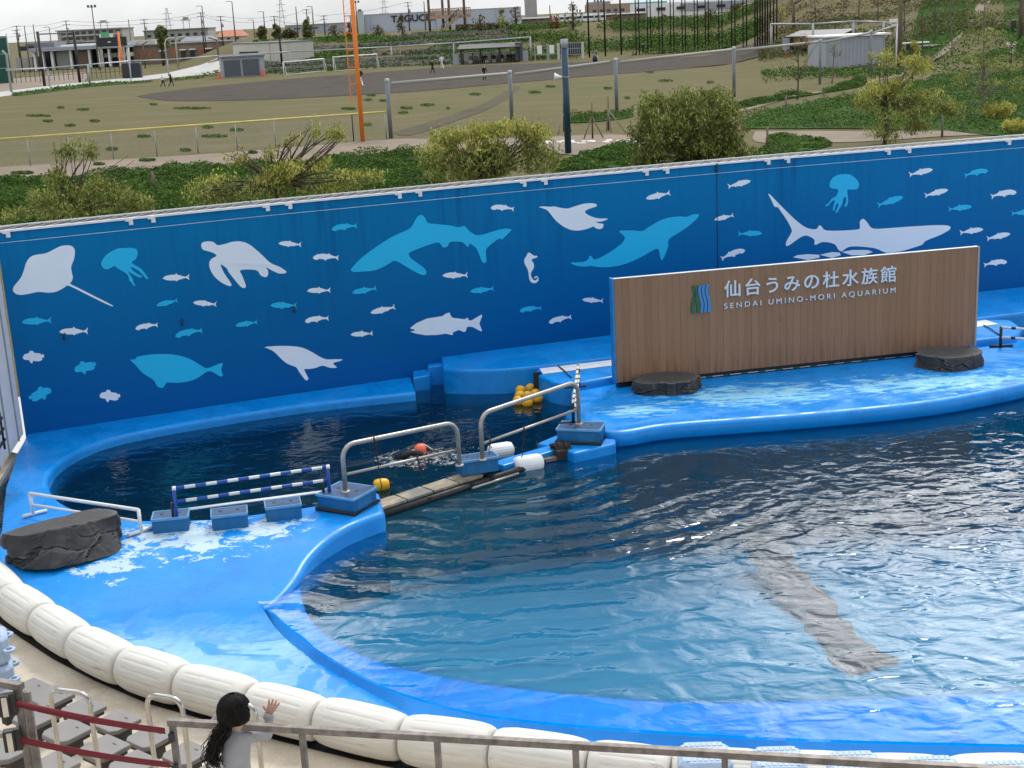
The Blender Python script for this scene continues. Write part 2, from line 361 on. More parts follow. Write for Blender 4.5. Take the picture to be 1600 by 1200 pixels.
def rockm():
    t = NT('dark_rock'); g = t.n('NewGeometry'); n = t.noise(5, 8, .68); f = t.noise(28, 6, .7)
    c = t.ramp(n, [(.3, (.020, .020, .022)), (.55, (.034, .034, .037)), (.78, (.060, .060, .063))])
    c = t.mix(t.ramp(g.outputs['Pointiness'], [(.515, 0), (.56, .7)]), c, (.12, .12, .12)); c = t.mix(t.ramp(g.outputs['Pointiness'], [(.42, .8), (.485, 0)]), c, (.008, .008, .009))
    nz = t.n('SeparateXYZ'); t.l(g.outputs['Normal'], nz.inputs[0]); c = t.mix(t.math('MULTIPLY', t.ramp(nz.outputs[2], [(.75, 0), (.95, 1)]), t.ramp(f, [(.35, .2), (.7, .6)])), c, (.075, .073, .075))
    t.set(Base_Color=c, Roughness=.75); t.bump(t.math('ADD', n, t.math('MULTIPLY', f, .35)), .7, .03); return t.m
M['rock'] = rockm()
def fenderm():
    t = NT('fender_vinyl'); s = t.n('SeparateXYZ'); t.l(t.tc(), s.inputs[0])
    n = t.noise(3, 6, .65, t.map((1, 6, 6))); oi = t.n('ObjectInfo')
    c = t.ramp(n, [(.3, (.58, .565, .52)), (.62, (.67, .665, .635))])
    lowm = t.ramp(s.outputs[2], [(.02, 1), (.28, 0)])
    v4 = t.n('TexNoise', _noise_dimensions='4D', Scale=5.0, Detail=7, Roughness=.7); t.l(t.map((.5, 3, 3)), v4.inputs['Vector']); t.l(t.math('MULTIPLY', oi.outputs['Random'], 30), v4.inputs['W'])
    sc = t.math('MULTIPLY', t.ramp(v4.outputs[0], [(.6, 0), (.68, 1)]), t.ramp(s.outputs[2], [(.1, 1), (.3, .12)]))
    c = t.mix(t.math('MULTIPLY', sc, .75), c, (.22, .10, .05))
    c = t.mix(t.math('MULTIPLY', lowm, .3), c, (.5, .47, .40))
    t.set(Base_Color=c, Roughness=.5).bump(n, .1, .01); return t.m
M['fender_vinyl'] = fenderm()
def concm():
    t = NT('concrete'); geo = t.n('NewGeometry'); p = geo.outputs['Position']; n = t.noise(1.1, 7, .6, p); f = t.noise(30, 4, .6, p)
    c = t.ramp(n, [(.3, (.44, .37, .285)), (.5, (.58, .51, .41)), (.7, (.68, .61, .505))])
    c = t.mix(t.ramp(t.noise(2.3, 6, .6, p, .5), [(.56, 0), (.60, .45)]), c, (.64, .61, .55))
    c = t.mix(t.ramp(f, [(.3, .25), (.6, 0)]), c, (.22, .2, .17))
    t.set(Base_Color=c, Roughness=.85).bump(f, .25, .01); return t.m
M['concrete'] = concm()
M['seat_plastic'] = simple('seat_plastic', (.175, .168, .16), .5, .1, 4)
M['seat_under'] = simple('seat_under', (.05, .047, .045), .8, .2, 4)
def grassm():
    t = NT('field_grass'); geo = t.n('NewGeometry'); p = geo.outputs['Position']
    a = t.noise(.06, 6, .62, p); b = t.noise(.9, 5, .7, t.map((.25, 1, 1), vec=p))
    c = t.ramp(a, [(.3, (.105, .092, .044)), (.5, (.122, .103, .052)), (.7, (.093, .090, .038))])
    c = t.mix(t.ramp(b, [(.35, .5), (.62, 0)]), c, (.066, .080, .026))
    c = t.mix(t.ramp(t.noise(.22, 6, .7, t.map((.35, 1, 1), vec=p)), [(.5, 0), (.66, .6)]), c, (.155, .118, .070))
    c = t.mix(t.ramp(t.noise(.35, 6, .72, t.map((.3, 1, 1), loc=(7, 3, 0), vec=p)), [(.54, 0), (.66, .6)]), c, (.075, .098, .032))
    t.set(Base_Color=c, Roughness=1).bump(t.noise(4, 4, .7, p), .6, .1); t.b.inputs['Specular IOR Level'].default_value = .1; return t.m
M['field_grass'] = grassm()
def groundm(name, c1, c2, c3, s=.12):
    t = NT(name); geo = t.n('NewGeometry'); p = geo.outputs['Position']
    c = t.ramp(t.noise(s, 7, .65, p), [(.33, c1), (.5, c2), (.67, c3)])
    c = t.mix(t.ramp(t.noise(s*12, 4, .7, p), [(.35, .5), (.65, 0)]), c, tuple(x*.6 for x in c2))
    t.set(Base_Color=c, Roughness=1).bump(t.noise(2, 4, .7, p), .5, .15); t.b.inputs['Specular IOR Level'].default_value = .1; return t.m
M['infield'] = groundm('infield', (.048, .041, .034), (.068, .058, .047), (.038, .032, .027), .25)
M['hill_dry'] = groundm('hill_dry', (.07, .07, .037), (.10, .09, .06), (.05, .066, .026), .06)
def leafm(name, stops, var=.35, trans=.25):
    t = NT(name); g = t.n('NewGeometry')
    c = t.ramp(g.outputs['Random Per Island'], stops)
    n = t.noise(.9, 3, .5, g.outputs['Position']); c = t.mix(1, c, t.ramp(n, [(.3, 1-var), (.7, 1+var)]), 'MULTIPLY')
    t.set(Base_Color=c, Roughness=.6); t.b.inputs['Specular IOR Level'].default_value = .1
    tl = t.n('BsdfTranslucent'); t.l(c, tl.inputs[0]); ms = t.n('MixShader'); ms.inputs[0].default_value = trans
    o = [n for n in t.t.nodes if n.type == 'OUTPUT_MATERIAL'][0]
    t.l(t.b.outputs[0], ms.inputs[1]); t.l(tl.outputs[0], ms.inputs[2]); t.l(ms.outputs[0], o.inputs[0]); return t.m
M['leaf_olive'] = leafm('leaf_olive', [(0, (.09, .12, .03)), (.5, (.21, .25, .065)), (1, (.46, .46, .15))])
M['leaf_dark'] = leafm('leaf_dark', [(0, (.05, .075, .02)), (.55, (.14, .175, .045)), (1, (.36, .38, .12))])
M['leaf_yellow'] = leafm('leaf_yellow', [(0, (.18, .20, .04)), (.5, (.42, .41, .09)), (1, (.66, .58, .17))])
M['leaf_cover'] = leafm('leaf_cover', [(0, (.016, .048, .007)), (.5, (.045, .108, .016)), (1, (.13, .20, .04))])
M['leaf_green'] = leafm('leaf_green', [(0, (.06, .08, .03)), (.6, (.14, .16, .065)), (1, (.24, .25, .11))])
M['leaf_brown'] = leafm('leaf_brown', [(0, (.06, .05, .03)), (.6, (.12, .10, .05)), (1, (.18, .16, .07))])
M['leaf_red'] = leafm('leaf_red', [(0, (.16, .06, .03)), (.6, (.26, .11, .05)), (1, (.34, .18, .08))])
M['leaf_pink'] = leafm('leaf_pink', [(0, (.5, .38, .36)), (1, (.75, .66, .62))])
# ---------------------------------------------------------------- sheet meshes
def sheet(name, poly, zf, m, step=None, parent=None, thick=0):
    """fills a plan polygon; zf gives the height; step adds inner points"""
    pts = [Vector((p[0], p[1])) for p in poly]; n = len(pts)
    edges = [(i, (i+1) % n) for i in range(n)]
    if step:
        xs = [p.x for p in pts]; ys = [p.y for p in pts]
        x = min(xs)
        while x < max(xs):
            y = min(ys)
            while y < max(ys):
                pts.append(Vector((x+rnd.uniform(-.2, .2)*step, y+rnd.uniform(-.2, .2)*step))); y += step
            x += step
    v, e, f, *_ = delaunay_2d_cdt(pts, edges, [tuple(range(n))], 1, 1e-5)
    z = zf if callable(zf) else (lambda a, b: zf)
    mb = MB(); fs = []
    for t in f:
        a, b, c = (v[i] for i in t)
        fs.append(tuple(t) if (b-a).cross(c-a) > 0 else tuple(reversed(t)))
    mb.add([(p.x, p.y, z(p.x, p.y)) for p in v], fs, True)
    return mb.build(name, m, parent)
def smooth(a, b, x):
    t = max(0, min(1, (x-a)/(b-a))); return t*t*(3-2*t)
def inpoly(x, y, poly):
    c = False; j = len(poly)-1
    for i in range(len(poly)):
        a, b = poly[i], poly[j]
        if (a[1] > y) != (b[1] > y) and x < (b[0]-a[0])*(y-a[1])/(b[1]-a[1])+a[0]: c = not c
        j = i
    return c
def densify(pts, k=4):                    # Catmull-Rom through plan points
    out = []; n = len(pts)
    for i in range(n-1):
        p0, p1, p2, p3 = pts[max(i-1, 0)], pts[i], pts[i+1], pts[min(i+2, n-1)]
        for j in range(k):
            t = j/k
            out.append(tuple(.5*((2*p1[c])+(-p0[c]+p2[c])*t+(2*p0[c]-5*p1[c]+4*p2[c]-p3[c])*t*t+(-p0[c]+3*p1[c]-3*p2[c]+p3[c])*t**3) for c in range(len(p1))))
    return out+[tuple(pts[-1])]
# ================================================================ POOL BASIN, DECKS, WALL
def xy(p): return (p[0], p[1])
def zdeck(x, y):
    z = -0.42 + .42*smooth(16.2, 19.3, y)
    return z - .12*smooth(21.0, 24.0, y)
def GD(px, py):
    z = -.2
    for _ in range(12): p = G(px, py, z); z = .5*z+.5*zdeck(p.x, p.y)
    return G(px, py, z)
HT = 3.8
WALL = [xy(G(x, y, HT)) for x, y in ((400, 321.5), (800, 284), (1120, 255.5), (1200, 248.5), (1600, 216), (1800, 200))]
_c = Vector(xy(G(40, 679, -.12))); _d = (Vector(WALL[0])-_c)
WALL = [tuple(_c)]+WALL
def wall_y(x):
    for a, b in zip(WALL, WALL[1:]):
        if x <= b[0] or b == WALL[-1]: return a[1]+(b[1]-a[1])*(x-a[0])/(b[0]-a[0])
def on_wall(px, py, off=.006):
    d = ray(px, py); best = None
    for i, (a, b) in enumerate(zip(WALL, WALL[1:])):
        ax, ay = a; bx, by = b; nx, ny = (by-ay), -(bx-ax)
        k = ((ax*nx+ay*ny))/(d.x*nx+d.y*ny); x = d.x*k
        lo = -1e9 if i == 0 else min(ax, bx)-1e-4; hi = 1e9 if i == len(WALL)-2 else max(ax, bx)+1e-4
        if lo <= x <= hi:
            n = Vector((nx, ny, 0)).normalized(); n = n if n.y < 0 else -n
            return CAM+d*k+n*off
    return None
C_wear = G(285, 842, -.02); C_wear2 = G(225, 800, -.02); S1 = G(1180, 617, 0); S2 = G(1430, 600, 0)
M['deck_front'] = deckm('deck_front', [(C_wear.x, C_wear.y+.1, 1.75, 1.1, 0), (C_wear.x+1.2, C_wear.y+.25, .9, .6, 0), (C_wear.x-.9, C_wear.y-.75, .8, .55, 0)], .55)
M['deck_stage'] = deckm('deck_stage', [(S1.x, S1.y, 2.9, 1.15, 0), (S2.x+.3, S2.y, 3.4, 1.1, 0), (G(1000, 640, 0).x, G(1000, 640, 0).y, 1.0, .7, 0)], .6, True, False)
M['deck_plain'] = deckm('deck_plain', [], .4, False, False)
M['water'] = water_mat(); M['water_film'] = water_mat(False)
def floor_main():      # colour darkens away from the viewer, standing in for light lost with depth
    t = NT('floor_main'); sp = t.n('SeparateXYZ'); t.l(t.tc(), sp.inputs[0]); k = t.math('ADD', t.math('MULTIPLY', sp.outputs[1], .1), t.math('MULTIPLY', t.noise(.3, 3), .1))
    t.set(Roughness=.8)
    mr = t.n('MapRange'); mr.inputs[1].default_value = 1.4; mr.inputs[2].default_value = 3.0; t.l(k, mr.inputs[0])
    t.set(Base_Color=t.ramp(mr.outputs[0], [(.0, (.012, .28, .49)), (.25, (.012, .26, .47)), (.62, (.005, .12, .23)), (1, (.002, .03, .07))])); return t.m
M['floor_main'] = floor_main()
M['floor_rear'] = floor_mat('floor_rear', (.001, .02, .032), (.002, .035, .048))
def P2(pts, z): return [xy(G(x, y, z)) for x, y in pts]
def D2(pts): return [xy(GD(x, y)) for x, y in pts]
RIM = [(0, 0), (.03, -.006), (.058, -.022), (.08, -.05), (.088, -.09), (.088, -3.5)]
STAGE_RIM = [(0, 0), (.05, -.008), (.09, -.03), (.115, -.07), (.125, -.12), (.125, -.25), (.09, -.285), (.03, -.295), (.03, -3.5)]
def strip(name, line, zf, side, prof, m, parent=None):
    pts = [Vector(p) for p in line]; n = len(pts); nr = []
    for i in range(n):
        d = (pts[min(i+1, n-1)]-pts[max(i-1, 0)]).normalized(); nr.append(Vector((d.y, -d.x))*side)
    vs = []; fs = []; k = len(prof)
    z = zf if callable(zf) else (lambda a, b: zf)
    for p, q in zip(pts, nr):
        for o, dz in prof: vs.append((p.x+q.x*o, p.y+q.y*o, z(p.x, p.y)+dz if dz > -1 else dz))
    for i in range(n-1):
        for j in range(k-1):
            f = (i*k+j, i*k+j+1, (i+1)*k+j+1, (i+1)*k+j); fs.append(f if side < 0 else tuple(reversed(f)))
    return MB().add(vs, fs, True).build(name, m, parent)
FEND_PX = [(-60, 870), (0, 925), (55, 962), (105, 993), (170, 1025), (250, 1058), (340, 1082), (455, 1113), (570, 1140), (700, 1166), (850, 1186), (1000, 1202), (1200, 1216), (1450, 1226), (1750, 1230)]
FEND = P2(FEND_PX, -.2)
band_lo = densify(P2([(410, 956), (425, 977), (450, 1001), (475, 1020), (500, 1038), (550, 1067), (600, 1094), (650, 1120), (720, 1135), (780, 1143), (900, 1155), (1100, 1168), (1350, 1182), (1800, 1190)], -.42), 4)
band_hi = densify(P2([(410, 950), (430, 963), (450, 981), (475, 1000), (500, 1021), (550, 1051), (600, 1076), (650, 1094), (720, 1113), (780, 1124), (900, 1137), (1100, 1151), (1350, 1162), (1800, 1172)], -.335), 4)
curb = densify(D2([(410, 950), (437, 926), (458, 900), (472, 876), (492, 853), (517, 833), (550, 815), (591, 800)]), 4)
tip = D2([(592, 797), (588, 788), (584, 770), (560, 768), (505, 789)])
rear_near = densify(D2([(505, 789), (467, 796), (375, 808), (325, 813), (235, 815), (175, 811), (120, 800), (84, 783), (68, 762), (67, 745), (84, 724), (125, 700), (175, 682), (250, 666), (325, 653), (400, 641), (500, 627), (648, 611)]), 4)
ledge_back = [xy(G(641, 588, -.12))]+[(x, wall_y(x)-.01) for x in (-3.3, -5.2, -7.2)]+D2([(45, 675)])
left_edge = D2([(26, 715), (10, 762), (3, 830), (-20, 880)])
near_edge = [(x, y-.02) for x, y in FEND]
front_poly = left_edge+near_edge+band_lo[::-1]+curb+tip[:-1]+rear_near[:-1]+[rear_near[-1]]+ledge_back
def dz2(x, y):
    return zdeck(x, y)
deck = sheet('pool_deck', front_poly, dz2, M['deck_front'], .45); struct(deck)
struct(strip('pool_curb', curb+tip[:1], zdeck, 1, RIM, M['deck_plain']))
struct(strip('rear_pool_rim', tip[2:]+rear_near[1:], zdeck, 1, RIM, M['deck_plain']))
struct(strip('curb_end', tip[:3], zdeck, 1, RIM, M['deck_plain']))
# sloping band between the flooded shelf and the low wet deck
vs = [(p[0], p[1], -.335) for p in band_hi]+[(p[0], p[1], -.42) for p in band_lo]; n = len(band_hi)
struct(MB().add(vs, [(i, i+1, n+i+1, n+i) for i in range(n-1)], True).build('shelf_slope', M['deck_plain']))
deep = densify(P2([(476, 884), (471, 905), (470, 930), (478, 957), (495, 980), (525, 1003), (565, 1024), (640, 1047), (740, 1066), (830, 1078), (950, 1090), (1060, 1097), (1200, 1097), (1400, 1090), (1600, 1081), (1800, 1070)], -.335), 4)
_cb = P2([(440, 905), (395, 940)], -.335)
struct(sheet('shelf', band_hi+deep[::-1]+_cb, -.335, M['deck_front'], .6))
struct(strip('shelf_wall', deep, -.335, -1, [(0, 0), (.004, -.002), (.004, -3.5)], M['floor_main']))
gl = [xy(G(590, 800, -.3)), xy(G(880, 705, -.3))]
# show pool: floor slopes down away from the viewer; rear holding pool is deep with a dark floor
def zfl(x, y): return -.5-2.6*smooth(14, 29, y)
mb = MB(); vs = []; NX, NY = 30, 40
for j in range(NY+1):
    for i in range(NX+1):
        x = -9.4+31*i/NX; y = 8+29*j/NY; vs.append((x, y, zfl(x, y)))
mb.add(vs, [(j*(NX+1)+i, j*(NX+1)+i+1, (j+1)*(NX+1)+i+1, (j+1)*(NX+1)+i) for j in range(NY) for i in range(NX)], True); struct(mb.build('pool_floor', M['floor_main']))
gx = Vector((gl[1][0]-gl[0][0], gl[1][1]-gl[0][1])); far_ = (gl[1][0]+gx.x*.8, gl[1][1]+gx.y*.8)
rp_ = [gl[0], gl[1], far_, (4, 31), (-3, 29), (-9.3, 26.5), (-9.3, 19), gl[0]][:-1]
struct(sheet('rear_pool_floor', rp_, -1.7, M['floor_rear']))
mb = MB(); mb.add([(p[0], p[1], z) for z in (-3.6, -1.69) for p in rp_[:3]], [(0, 1, 4, 3), (1, 2, 5, 4)]); struct(mb.build('pool_sill', M['floor_main']))
_far = [(21, 11.5), (21, 36.2)]+[(x, wall_y(x)-.06) for x in (14, 10, 5, 0, -5)]+[(-9.0, 25.2), (-9.0, 19.4), (-6.0, 18.6)]
mb = MB(); mb.prism([tuple(p) for p in deep[1:]]+_far+[xy(G(466, 884, -.335))], -4.5, WZ); water = mb.build('water', M['water']); struct(water)
struct(sheet('shallow_water', band_hi+deep[:0:-1]+[xy(G(466, 884, -.335)), xy(G(430, 905, -.335)), (-3.9, 17.75)], WZ, M['water_film']))
# stage
front_line = densify(P2([(893, 640), (905, 656), (930, 666), (957, 672), (985, 670), (1050, 660), (1250, 645), (1450, 625), (1600, 597), (1700, 572), (1850, 535)], 0), 4)
stage_poly = front_line+P2([(1850, 505), (1584, 528), (1260, 566), (964, 598), (893, 611)], 0)
struct(sheet('stage', stage_poly, 0.0, M['deck_stage'], .4))
struct(strip('stage_edge', front_line, 0.0, 1, STAGE_RIM, M['deck_plain']))
PLZ, BLZ = .22, .15
pl_front = P2([(697, 576), (740, 577), (784, 576), (839, 571), (956, 557), (1523, 497), (1587, 489), (1720, 470), (1850, 450)], PLZ)
pl_back = [(x, wall_y(x)-.012) for x in (18, 14, 10, 5.1, 2, 0)]+[xy(G(692, 550, PLZ))]
struct(sheet('raised_platform', pl_front+pl_back, PLZ, M['deck_plain'], .6))
struct(strip('platform_edge', [pl_back[-1]]+pl_front, PLZ, 1, [(0, 0), (.03, -.006), (.05, -.03), (.055, -.07), (.055, -3.5)], M['deck_plain']))
bl_front = P2([(842, 573), (847, 586), (868, 595), (890, 599), (962, 586), (1523, 530), (1584, 523), (1592, 512), (1575, 500)], BLZ)
bl_back = P2([(1540, 499), (956, 560)], BLZ)
struct(sheet('stage_block', bl_front+bl_back, BLZ, M['deck_plain'], .5))
struct(strip('block_edge', bl_front, BLZ, 1, [(0, 0), (.04, -.008), (.065, -.03), (.07, -.07), (.07, -3.5)], M['deck_plain']))
sw = MB(); q = P2([(841, 573.5), (848.5, 585), (956, 572), (956, 560)], BLZ); sw.prism(q, BLZ+.004, BLZ+.014); q = P2([(1523, 502), (1523, 512), (1560, 507), (1538, 500)], BLZ); sw.prism(q, BLZ+.004, BLZ+.014)
tag(sw.build('white_strip', M['white_paint']), 'white painted cover strip lying along the back of the blue block behind the wooden sign', 'cover strip')
g = MB(); a = G(836, 617, WZ); b = G(846, 619, WZ); g.box(((a.x+b.x)/2, (a.y+b.y)/2, -.12), (b.x-a.x+.04, .05, .62)); tag(g.build('gap_shade', M['black']), 'narrow black panel for the shaded gap between two blue blocks, above the yellow floats', 'shade panel')  # black panel standing in for the shade inside the gap
for i, (x0, x1, xt, yt, yb, z) in enumerate(((645, 668, 668, 574, 590, 0.0), (668, 697, 697, 558, 573, .11))):
    q = P2([(x0, yb), (x1+4, yb-3 if i else yb-4), (xt+4, yt-2), (x0, yt)], z)
    s = MB(); s.prism(q, -1.0, z); struct(s.build('step', M['deck_plain'], bevel=.035, seg=3))
lowl = P2([(839, 692), (872, 678), (906, 664), (962, 674), (962, 693), (897, 708), (874, 698)], -.12)
lo = MB(); lo.prism(lowl, -2.6, -.12); struct(lo.build('low_landing', M['deck_plain'], bevel=.04, seg=3))
# ---------------------------------------------------------------- mural wall
wall = thing('mural_wall', 'tall dark blue wall behind the pools with white and cyan sea animals painted on it', 'wall', (0, 0, 0))
wm = MB()
vs = []; k = len(WALL)
for z in (-.5, HT): vs += [(p[0], p[1], z) for p in WALL]
for z in (HT, -.5): vs += [(p[0]-.2, p[1]+.55, z) for p in WALL]
wm.add(vs, [(i, i+1, k+i+1, k+i) for i in range(k-1)]+[(2*k+i, 2*k+i+1, 3*k+i+1, 3*k+i) for i in range(k-1)]+[(0, k, 2*k, 3*k), (k-1, 4*k-1, 3*k-1, 2*k-1)])
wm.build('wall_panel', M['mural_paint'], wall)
gut = MB(); wl = MB(); bk = MB(); wire = MB()
for a, b in zip(WALL, WALL[1:]):
    A = Vector((*a, 0)); B = Vector((*b, 0)); d = (B-A).normalized(); nn = Vector((d.y, -d.x, 0))
    def q(o, z): return [A-nn*o+Vector((0, 0, z)), B-nn*o+Vector((0, 0, z))]
    (a0, b0), (a1, b1), = q(.04, HT+.002), q(.52, HT+.002)
    gut.add([a0, b0, b1, a1], [(0, 1, 2, 3)])
    L_ = (B-A).length; s = 0
    while s < L_:
        p0 = A+d*s-nn*.08+Vector((0, 0, HT+.012)); p1 = A+d*min(L_, s+.35)-nn*.50+Vector((0, 0, HT+.012)); gut.bar(p0, p1, .02, .012)
        s += .26
    p0, p1 = q(-.02, HT); wl.bar(p0, p1, .04, .04)
    p0, p1 = q(.54, HT+.02); wl.bar(p0, p1, .03, .03)
    p0, p1 = q(-.05, HT-.21); wire.tube([p0, p1], .0042, 5)
gut.build('gutter', M['gutter'], wall); wl.build('coping', M['white_paint'], wall); wire.build('wire', M['white_paint'], wall)
for px in (12, 204, 239, 418, 453, 624, 656, 819, 852, 1010, 1042, 1200, 1231, 1388, 1420, 1576):
    yy = 361-.0985*px+.0000045*px*px
    p = on_wall(px, yy+3, .03); mb = MB(); mb.box((p.x, p.y, HT-.06), (.075, .04, .12)); mb.box((p.x-.05, p.y-.01, HT-.02), (.10, .05, .06)); mb.build('bracket', M['white_paint'], wall)
p = on_wall(1120, 300, .004); mb = MB(); mb.box((p.x, p.y, (HT-.1)/2+.1), (.022, .01, HT-.2)); mb.box((p.x, p.y-.02, HT-.1), (.05, .05, .2)); mb.build('joint', simple('joint_blue', (.003, .03, .09), .5), wall)
for px, py in ((100, 526), (284, 504), (459, 484)):
    p = on_wall(px, py, .05); mb = MB(); mb.tube([p+Vector((0, .05, .06)), p+Vector((0, -.02, .05)), p+Vector((0, -.03, -.05))], .018, 6); mb.build('hook', M['black'], wall)
def decal(name, pts, m, label):
    P = [on_wall(x, y) for x, y in pts]
    if any(p is None for p in P): return
    bm = bmesh.new(); vs = [bm.verts.new(p) for p in P]
    f = bm.faces.new(vs); f.normal_update()
    if f.normal.y > 0: f.normal_flip()
    bmesh.ops.triangulate(bm, faces=[f], ngon_method='EAR_CLIP')
    me = bpy.data.meshes.new(name); bm.to_mesh(me); bm.free(); me.materials.append(m)
    o = bpy.data.objects.new(name, me); COL.objects.link(o); o.parent = wall; o['label'] = label
Z5 = lambda L: [(x/4, 300+y/4) for x, y in L]
Z6 = lambda L: [(400+x/4, 300+y/4) for x, y in L]
Z7 = lambda L: [(800+x/4, 250+y/4) for x, y in L]
Z8 = lambda L: [(1200+x/4, 220+y/4) for x, y in L]
def smoothed(pts): return [tuple(p) for p in densify(list(pts)+[pts[0]], 3)][:-1]
W_, B_ = M['mural_white'], M['mural_cyan']
decal('ray_silhouette', smoothed(Z5([(430, 332), (455, 342), (468, 370), (462, 420), (445, 465), (448, 500), (455, 535), (445, 562), (440, 574), (500, 604), (600, 655), (700, 706), (690, 711), (590, 664), (500, 619), (428, 585), (405, 595), (375, 612), (345, 624), (300, 629), (240, 624), (190, 634), (130, 643), (95, 634), (80, 610), (92, 582), (130, 535), (152, 480), (162, 445), (185, 410), (220, 393), (285, 383), (330, 362), (380, 338)])), W_, 'white stingray silhouette')
decal('jellyfish_silhouette', smoothed(Z5([(735, 352), (790, 349), (835, 350), (857, 365), (858, 395), (845, 422), (822, 438), (842, 455), (880, 478), (908, 512), (927, 540), (915, 543), (890, 517), (863, 490), (815, 468), (832, 492), (865, 514), (887, 525), (880, 535), (850, 525), (808, 500), (800, 496), (815, 520), (832, 548), (832, 560), (845, 582), (835, 586), (818, 563), (808, 553), (800, 522), (775, 500), (740, 480), (715, 463), (690, 475), (665, 483), (640, 470), (632, 445), (645, 415), (680, 380)])), B_, 'cyan jellyfish silhouette trailing tentacles')
decal('turtle_silhouette', smoothed([(314, 384), (316, 379), (324, 377), (333, 378), (340, 383), (352, 381), (362, 378), (375, 377), (388, 381), (400, 390), (412, 401), (423, 411), (437, 417), (447, 424), (445, 427), (435, 427), (424, 422), (416, 418), (419, 424), (418, 431), (414, 433), (407, 430), (400, 422), (376, 422), (378, 430), (384, 446), (381, 450), (375, 447), (365, 435), (357, 425), (354, 419), (345, 413), (346, 418), (351, 428), (361, 443), (359, 447), (347, 442), (335, 432), (328, 420), (327, 410), (331, 404), (338, 400), (335, 396), (327, 393), (317, 390)]), W_, 'white sea turtle silhouette')
decal('shark_silhouette', smoothed(Z6([(592, 485), (610, 460), (660, 410), (740, 350), (840, 285), (920, 248), (960, 228), (980, 203), (1000, 165), (1018, 146), (1040, 145), (1055, 160), (1075, 193), (1130, 200), (1220, 210), (1260, 220), (1300, 212), (1315, 225), (1335, 245), (1375, 268), (1420, 265), (1500, 240), (1560, 228), (1595, 234), (1590, 245), (1560, 275), (1535, 297), (1520, 290), (1490, 310), (1440, 355), (1437, 400), (1440, 432), (1425, 444), (1410, 430), (1390, 380), (1370, 345), (1335, 322), (1330, 338), (1316, 338), (1285, 312), (1215, 312), (1200, 335), (1180, 347), (1160, 338), (1140, 315), (1080, 330), (1000, 360), (955, 382), (965, 410), (1010, 445), (1050, 475), (1066, 505), (1050, 519), (1020, 512), (960, 480), (870, 430), (820, 455), (740, 490), (660, 497), (605, 499)])), B_, 'cyan shark silhouette')
decal('penguin_silhouette', smoothed(Z7([(168, 296), (185, 290), (240, 292), (265, 290), (300, 298), (345, 303), (390, 290), (440, 275), (490, 270), (524, 275), (528, 288), (510, 296), (470, 310), (456, 325), (470, 340), (510, 358), (545, 365), (597, 366), (585, 375), (560, 384), (529, 386), (529, 391), (550, 396), (571, 401), (565, 425), (545, 432), (520, 425), (508, 416), (470, 430), (420, 440), (370, 437), (320, 415), (270, 375), (235, 330), (210, 308)])), W_, 'white swimming penguin silhouette with raised flipper')
decal('dolphin_silhouette', smoothed(Z7([(1165, 338), (1167, 350), (1150, 370), (1100, 415), (1040, 455), (985, 490), (975, 510), (975, 540), (955, 595), (940, 622), (930, 622), (922, 592), (918, 567), (905, 555), (870, 570), (800, 610), (720, 645), (640, 665), (560, 671), (490, 662), (460, 666), (410, 662), (375, 650), (367, 641), (400, 640), (450, 635), (475, 620), (485, 598), (500, 606), (515, 622), (560, 605), (620, 570), (680, 525), (702, 498), (703, 480), (685, 462), (668, 446), (690, 440), (750, 440), (815, 443), (850, 420), (920, 380), (980, 360), (1050, 352), (1090, 355), (1130, 340)])), B_, 'cyan leaping dolphin silhouette')
decal('seahorse_silhouette', smoothed(Z7([(105, 577), (120, 586), (138, 598), (155, 598), (155, 609), (135, 615), (121, 625), (133, 642), (137, 665), (130, 685), (120, 700), (118, 722), (130, 745), (145, 752), (156, 744), (157, 736), (149, 733), (142, 741), (139, 734), (146, 726), (158, 727), (165, 740), (162, 757), (145, 769), (120, 764), (107, 740), (103, 712), (100, 690), (88, 665), (76, 640), (79, 615), (90, 600), (95, 586)])), W_, 'white seahorse silhouette')
decal('salmon_silhouette', Z6([(963, 850), (1000, 820), (1070, 790), (1165, 775), (1185, 760), (1208, 752), (1220, 780), (1235, 787), (1305, 795), (1315, 787), (1327, 788), (1325, 800), (1345, 803), (1410, 765), (1413, 775), (1395, 822), (1410, 860), (1412, 870), (1400, 868), (1350, 842), (1318, 843), (1310, 870), (1300, 875), (1265, 862), (1230, 878), (1230, 893), (1220, 893), (1185, 885), (1130, 893), (1060, 895), (1000, 885), (963, 872), (992, 866), (985, 857), (970, 856)]), W_, 'white salmon silhouette with hooked jaw')
decal('sea_lion_silhouette', smoothed(Z6([(53, 971), (75, 966), (130, 962), (200, 962), (280, 970), (340, 995), (400, 1030), (440, 1045), (490, 1045), (540, 1046), (525, 1056), (482, 1070), (503, 1092), (495, 1099), (460, 1098), (415, 1085), (370, 1100), (330, 1106), (302, 1107), (310, 1130), (327, 1165), (318, 1176), (305, 1171), (270, 1125), (250, 1095), (200, 1075), (160, 1045), (120, 1005), (90, 985)])), W_, 'white sea lion silhouette with long fore flipper')
decal('dugong_silhouette', smoothed(Z5([(813, 1047), (845, 1044), (857, 1030), (920, 1018), (1000, 1012), (1080, 1015), (1150, 1030), (1200, 1050), (1250, 1080), (1285, 1100), (1310, 1097), (1340, 1085), (1385, 1068), (1392, 1078), (1382, 1110), (1392, 1140), (1386, 1152), (1370, 1150), (1340, 1130), (1310, 1120), (1280, 1130), (1230, 1165), (1170, 1185), (1100, 1192), (1045, 1190), (1032, 1204), (1020, 1222), (998, 1222), (980, 1210), (960, 1176), (920, 1150), (885, 1125), (850, 1085), (828, 1065)])), B_, 'large cyan dugong silhouette')
